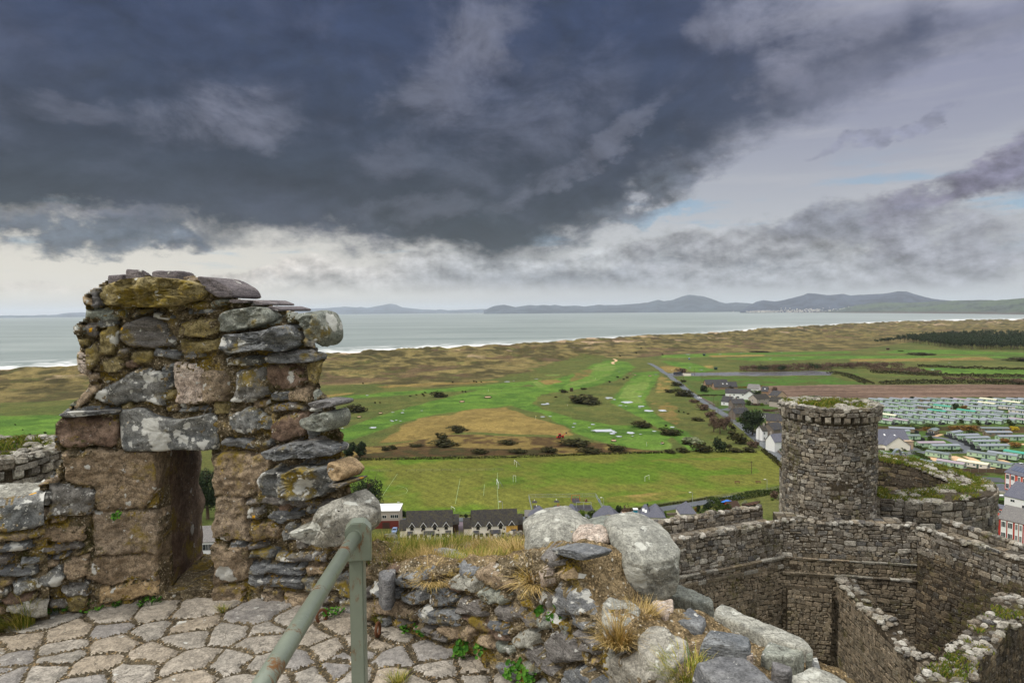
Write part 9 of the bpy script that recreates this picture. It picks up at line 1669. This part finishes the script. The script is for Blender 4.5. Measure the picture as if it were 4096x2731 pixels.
def person(u, v, ang, top, leg, label, pose=0):
 p = ground(u, v); h0 = float(height(np.array([p.x]), np.array([p.y]))[0]); me = bpy.data.meshes.new('person'); a = .16
 J = [(0, 0, .98), (0, 0, 1.2), (0, 0, 1.42), (0, -.01, 1.54), (0, -.02, 1.68), (-.1, 0, .92), (-.12, -.04 - .1 * pose, .5), (-.12, 0 - .18 * pose, .06), (-.12, -.14 - .18 * pose, .03), (.1, 0, .92), (.12, .03 + .1 * pose, .5), (.12, .05 + .15 * pose, .06), (.12, -.09 + .15 * pose, .03), (-.2, 0, 1.4), (-.27, -.02, 1.12), (-.2, -.2, .95), (-.17, -.27, .9), (.2, 0, 1.4), (.27, -.02, 1.12), (.2, -.2, .95), (.17, -.27, .9)]
 E = [(0, 1), (1, 2), (2, 3), (3, 4), (0, 5), (5, 6), (6, 7), (7, 8), (0, 9), (9, 10), (10, 11), (11, 12), (2, 13), (13, 14), (14, 15), (15, 16), (2, 17), (17, 18), (18, 19), (19, 20)]; rad = [.15, .15, .16, .06, .11, .1, .07, .05, .05, .1, .07, .05, .05, .075, .055, .04, .04, .075, .055, .04, .04]
 me.from_pydata(J, E, []); o = bpy.data.objects.new('person', me); COL.objects.link(o); o.location = (p.x, p.y, h0); o.rotation_euler = (0, 0, ang); md = o.modifiers.new('skin', 'SKIN'); 
 for i, r in enumerate(rad): me.skin_vertices[0].data[i].radius = (r, r * .8)
 me.skin_vertices[0].data[0].use_root = True; o.modifiers.new('sub', 'SUBSURF').render_levels = 1
 m, w, b = new_mat('clothes'); z = w.sep(w.node('ShaderNodeTexCoord').outputs['Object'])[2]; w.put(b.inputs['Base Color'], w.mix(w.math('GREATER_THAN', z, 1.5), w.mix(w.math('GREATER_THAN', z, .95), lin(*leg), lin(*top)), lin(190, 148, 122))); me.materials.append(m); b.inputs['Roughness'].default_value = .9
 tag(o, label, 'person'); mb = MB(); mb.tube((0, -.27, .92), (.05, -.8, .02), .012, n=5); mb.box(.05, -.84, .0, .05, .12, .06)
 return o
for i, a in enumerate([(2376, 1511, 2.0, (40, 42, 50), (60, 60, 66), 'golfer in dark clothes, first of the trio on the long fairway', .3), (2383, 1518, 1.0, (222, 222, 224), (40, 40, 46), 'golfer in a pale top, middle of the trio on the long fairway', 0), (2392, 1517, .2, (52, 54, 64), (52, 52, 56), 'golfer in grey, last of the trio on the long fairway', 0), (2270, 1624, 1.2, (46, 50, 62), (200, 200, 202), 'golfer walking below the big gorse patch', .5), (2006, 1567, 2.5, (58, 60, 72), (44, 44, 50), 'golfer standing on the oval green', 0), (2608, 1465, .6, (60, 62, 70), (50, 50, 56), 'walker where the road leaves the links', .4), (2667, 1483, 1.4, (210, 212, 214), (60, 62, 70), 'walker in a pale coat beside the car park entrance', .4)]): person(*a)
p = ground(2386, 1519); th = empty('golf_trolley', p, 'small golf trolley with a bag beside the trio of golfers', 'golf trolley'); mb = MB(); mb.tube((0, 0, .3), (.1, .2, 1.15), .15, n=10); mb.build('golf_bag', M['deck'], th); mb = MB(); mb.tube((-.35, 0, .17), (-.31, 0, .17), .17, n=12); mb.tube((.31, 0, .17), (.35, 0, .17), .17, n=12); mb.build('wheel', M['tyre'], th)
def sculpture():
 p = ground(3597, 1828); th = empty('steel_sculpture', p, 'grey steel sculpture of arched ribs on a round stone plinth', 'sculpture'); mb = MB(); mb.tube((0, 0, 0), (0, 0, .8), 4.6, n=32); mb.build('plinth', M['stonew'], th); mb = MB()
 def arch(x0, x1, h_, y, r, z=.8, lean=0.0):
  pts = [(x0 + (x1 - x0) * t, y + lean * math.sin(math.pi * t), z + h_ * math.sin(math.pi * t) ** .7) for t in np.linspace(0, 1, 13)]
  for a, b in zip(pts, pts[1:]): mb.tube(a, b, r, n=6)
 for y in (-.8, -.3, .2, .7): arch(-3.6, 1.0, 3.8, y, .32, lean=-.6)
 for y in (-.4, .1): arch(.4, 3.6, 2.0, y, .28)
 arch(-4.2, -2.6, 1.6, 0, .3); mb.build('rib', plain('brushed_steel', (150, 160, 166), .4, .08, 1, metal=.5), th)
sculpture()
p = ground(4002, 1988); mb = MB(); mb.add([(-5, -1, .9), (4, -1, .9), (5, 0, 1.0), (4, 1, .9), (-5, 1, .9), (-4.6, -.6, .1), (3.6, -.5, .1), (4.2, 0, .2), (3.6, .5, .1), (-4.6, .6, .1)], [(0, 1, 6, 5), (1, 2, 7, 6), (2, 3, 8, 7), (3, 4, 9, 8), (4, 0, 5, 9), (0, 4, 3, 2, 1)]); o = mb.build('planter_boat', M['wpaint']); o.location = p; o.rotation_euler = (0, 0, -.12); tag(o, 'long white boat shaped planter above the school wing', 'planter')
p = ground(3005, 2022); th = empty('upturned_boat', p, 'old dark wooden rowing boat lying in the garden lawn', 'boat', None, .5); mb = MB(); vs = []
for i, t in enumerate(np.linspace(-1, 1, 11)): w_ = 1.6 * math.sqrt(max(0, 1 - t * t)) + .05; vs += [(t * 5.2, -w_, .9 + .3 * t * t), (t * 5.2, 0, .15 + .5 * t * t), (t * 5.2, w_, .9 + .3 * t * t)]
mb.add(vs, [(3 * i + j, 3 * i + 3 + j, 3 * i + 4 + j, 3 * i + 1 + j) for i in range(10) for j in range(2)]); mb.build('hull', M['dwood'], th); mb = MB()
for x in (-2, 0, 2): mb.box(x, 0, .75, .3, 2.4, .06)
mb.build('thwart', M['wood'], th)
p = ground(862, 2240); mb = MB()
th = vehicle('parked_car', 'red car just visible at the edge of the arrow slit', 868, 2246, 1.4, paint('slit_red_paint', (190, 30, 36)), CARP, wind=CW_)
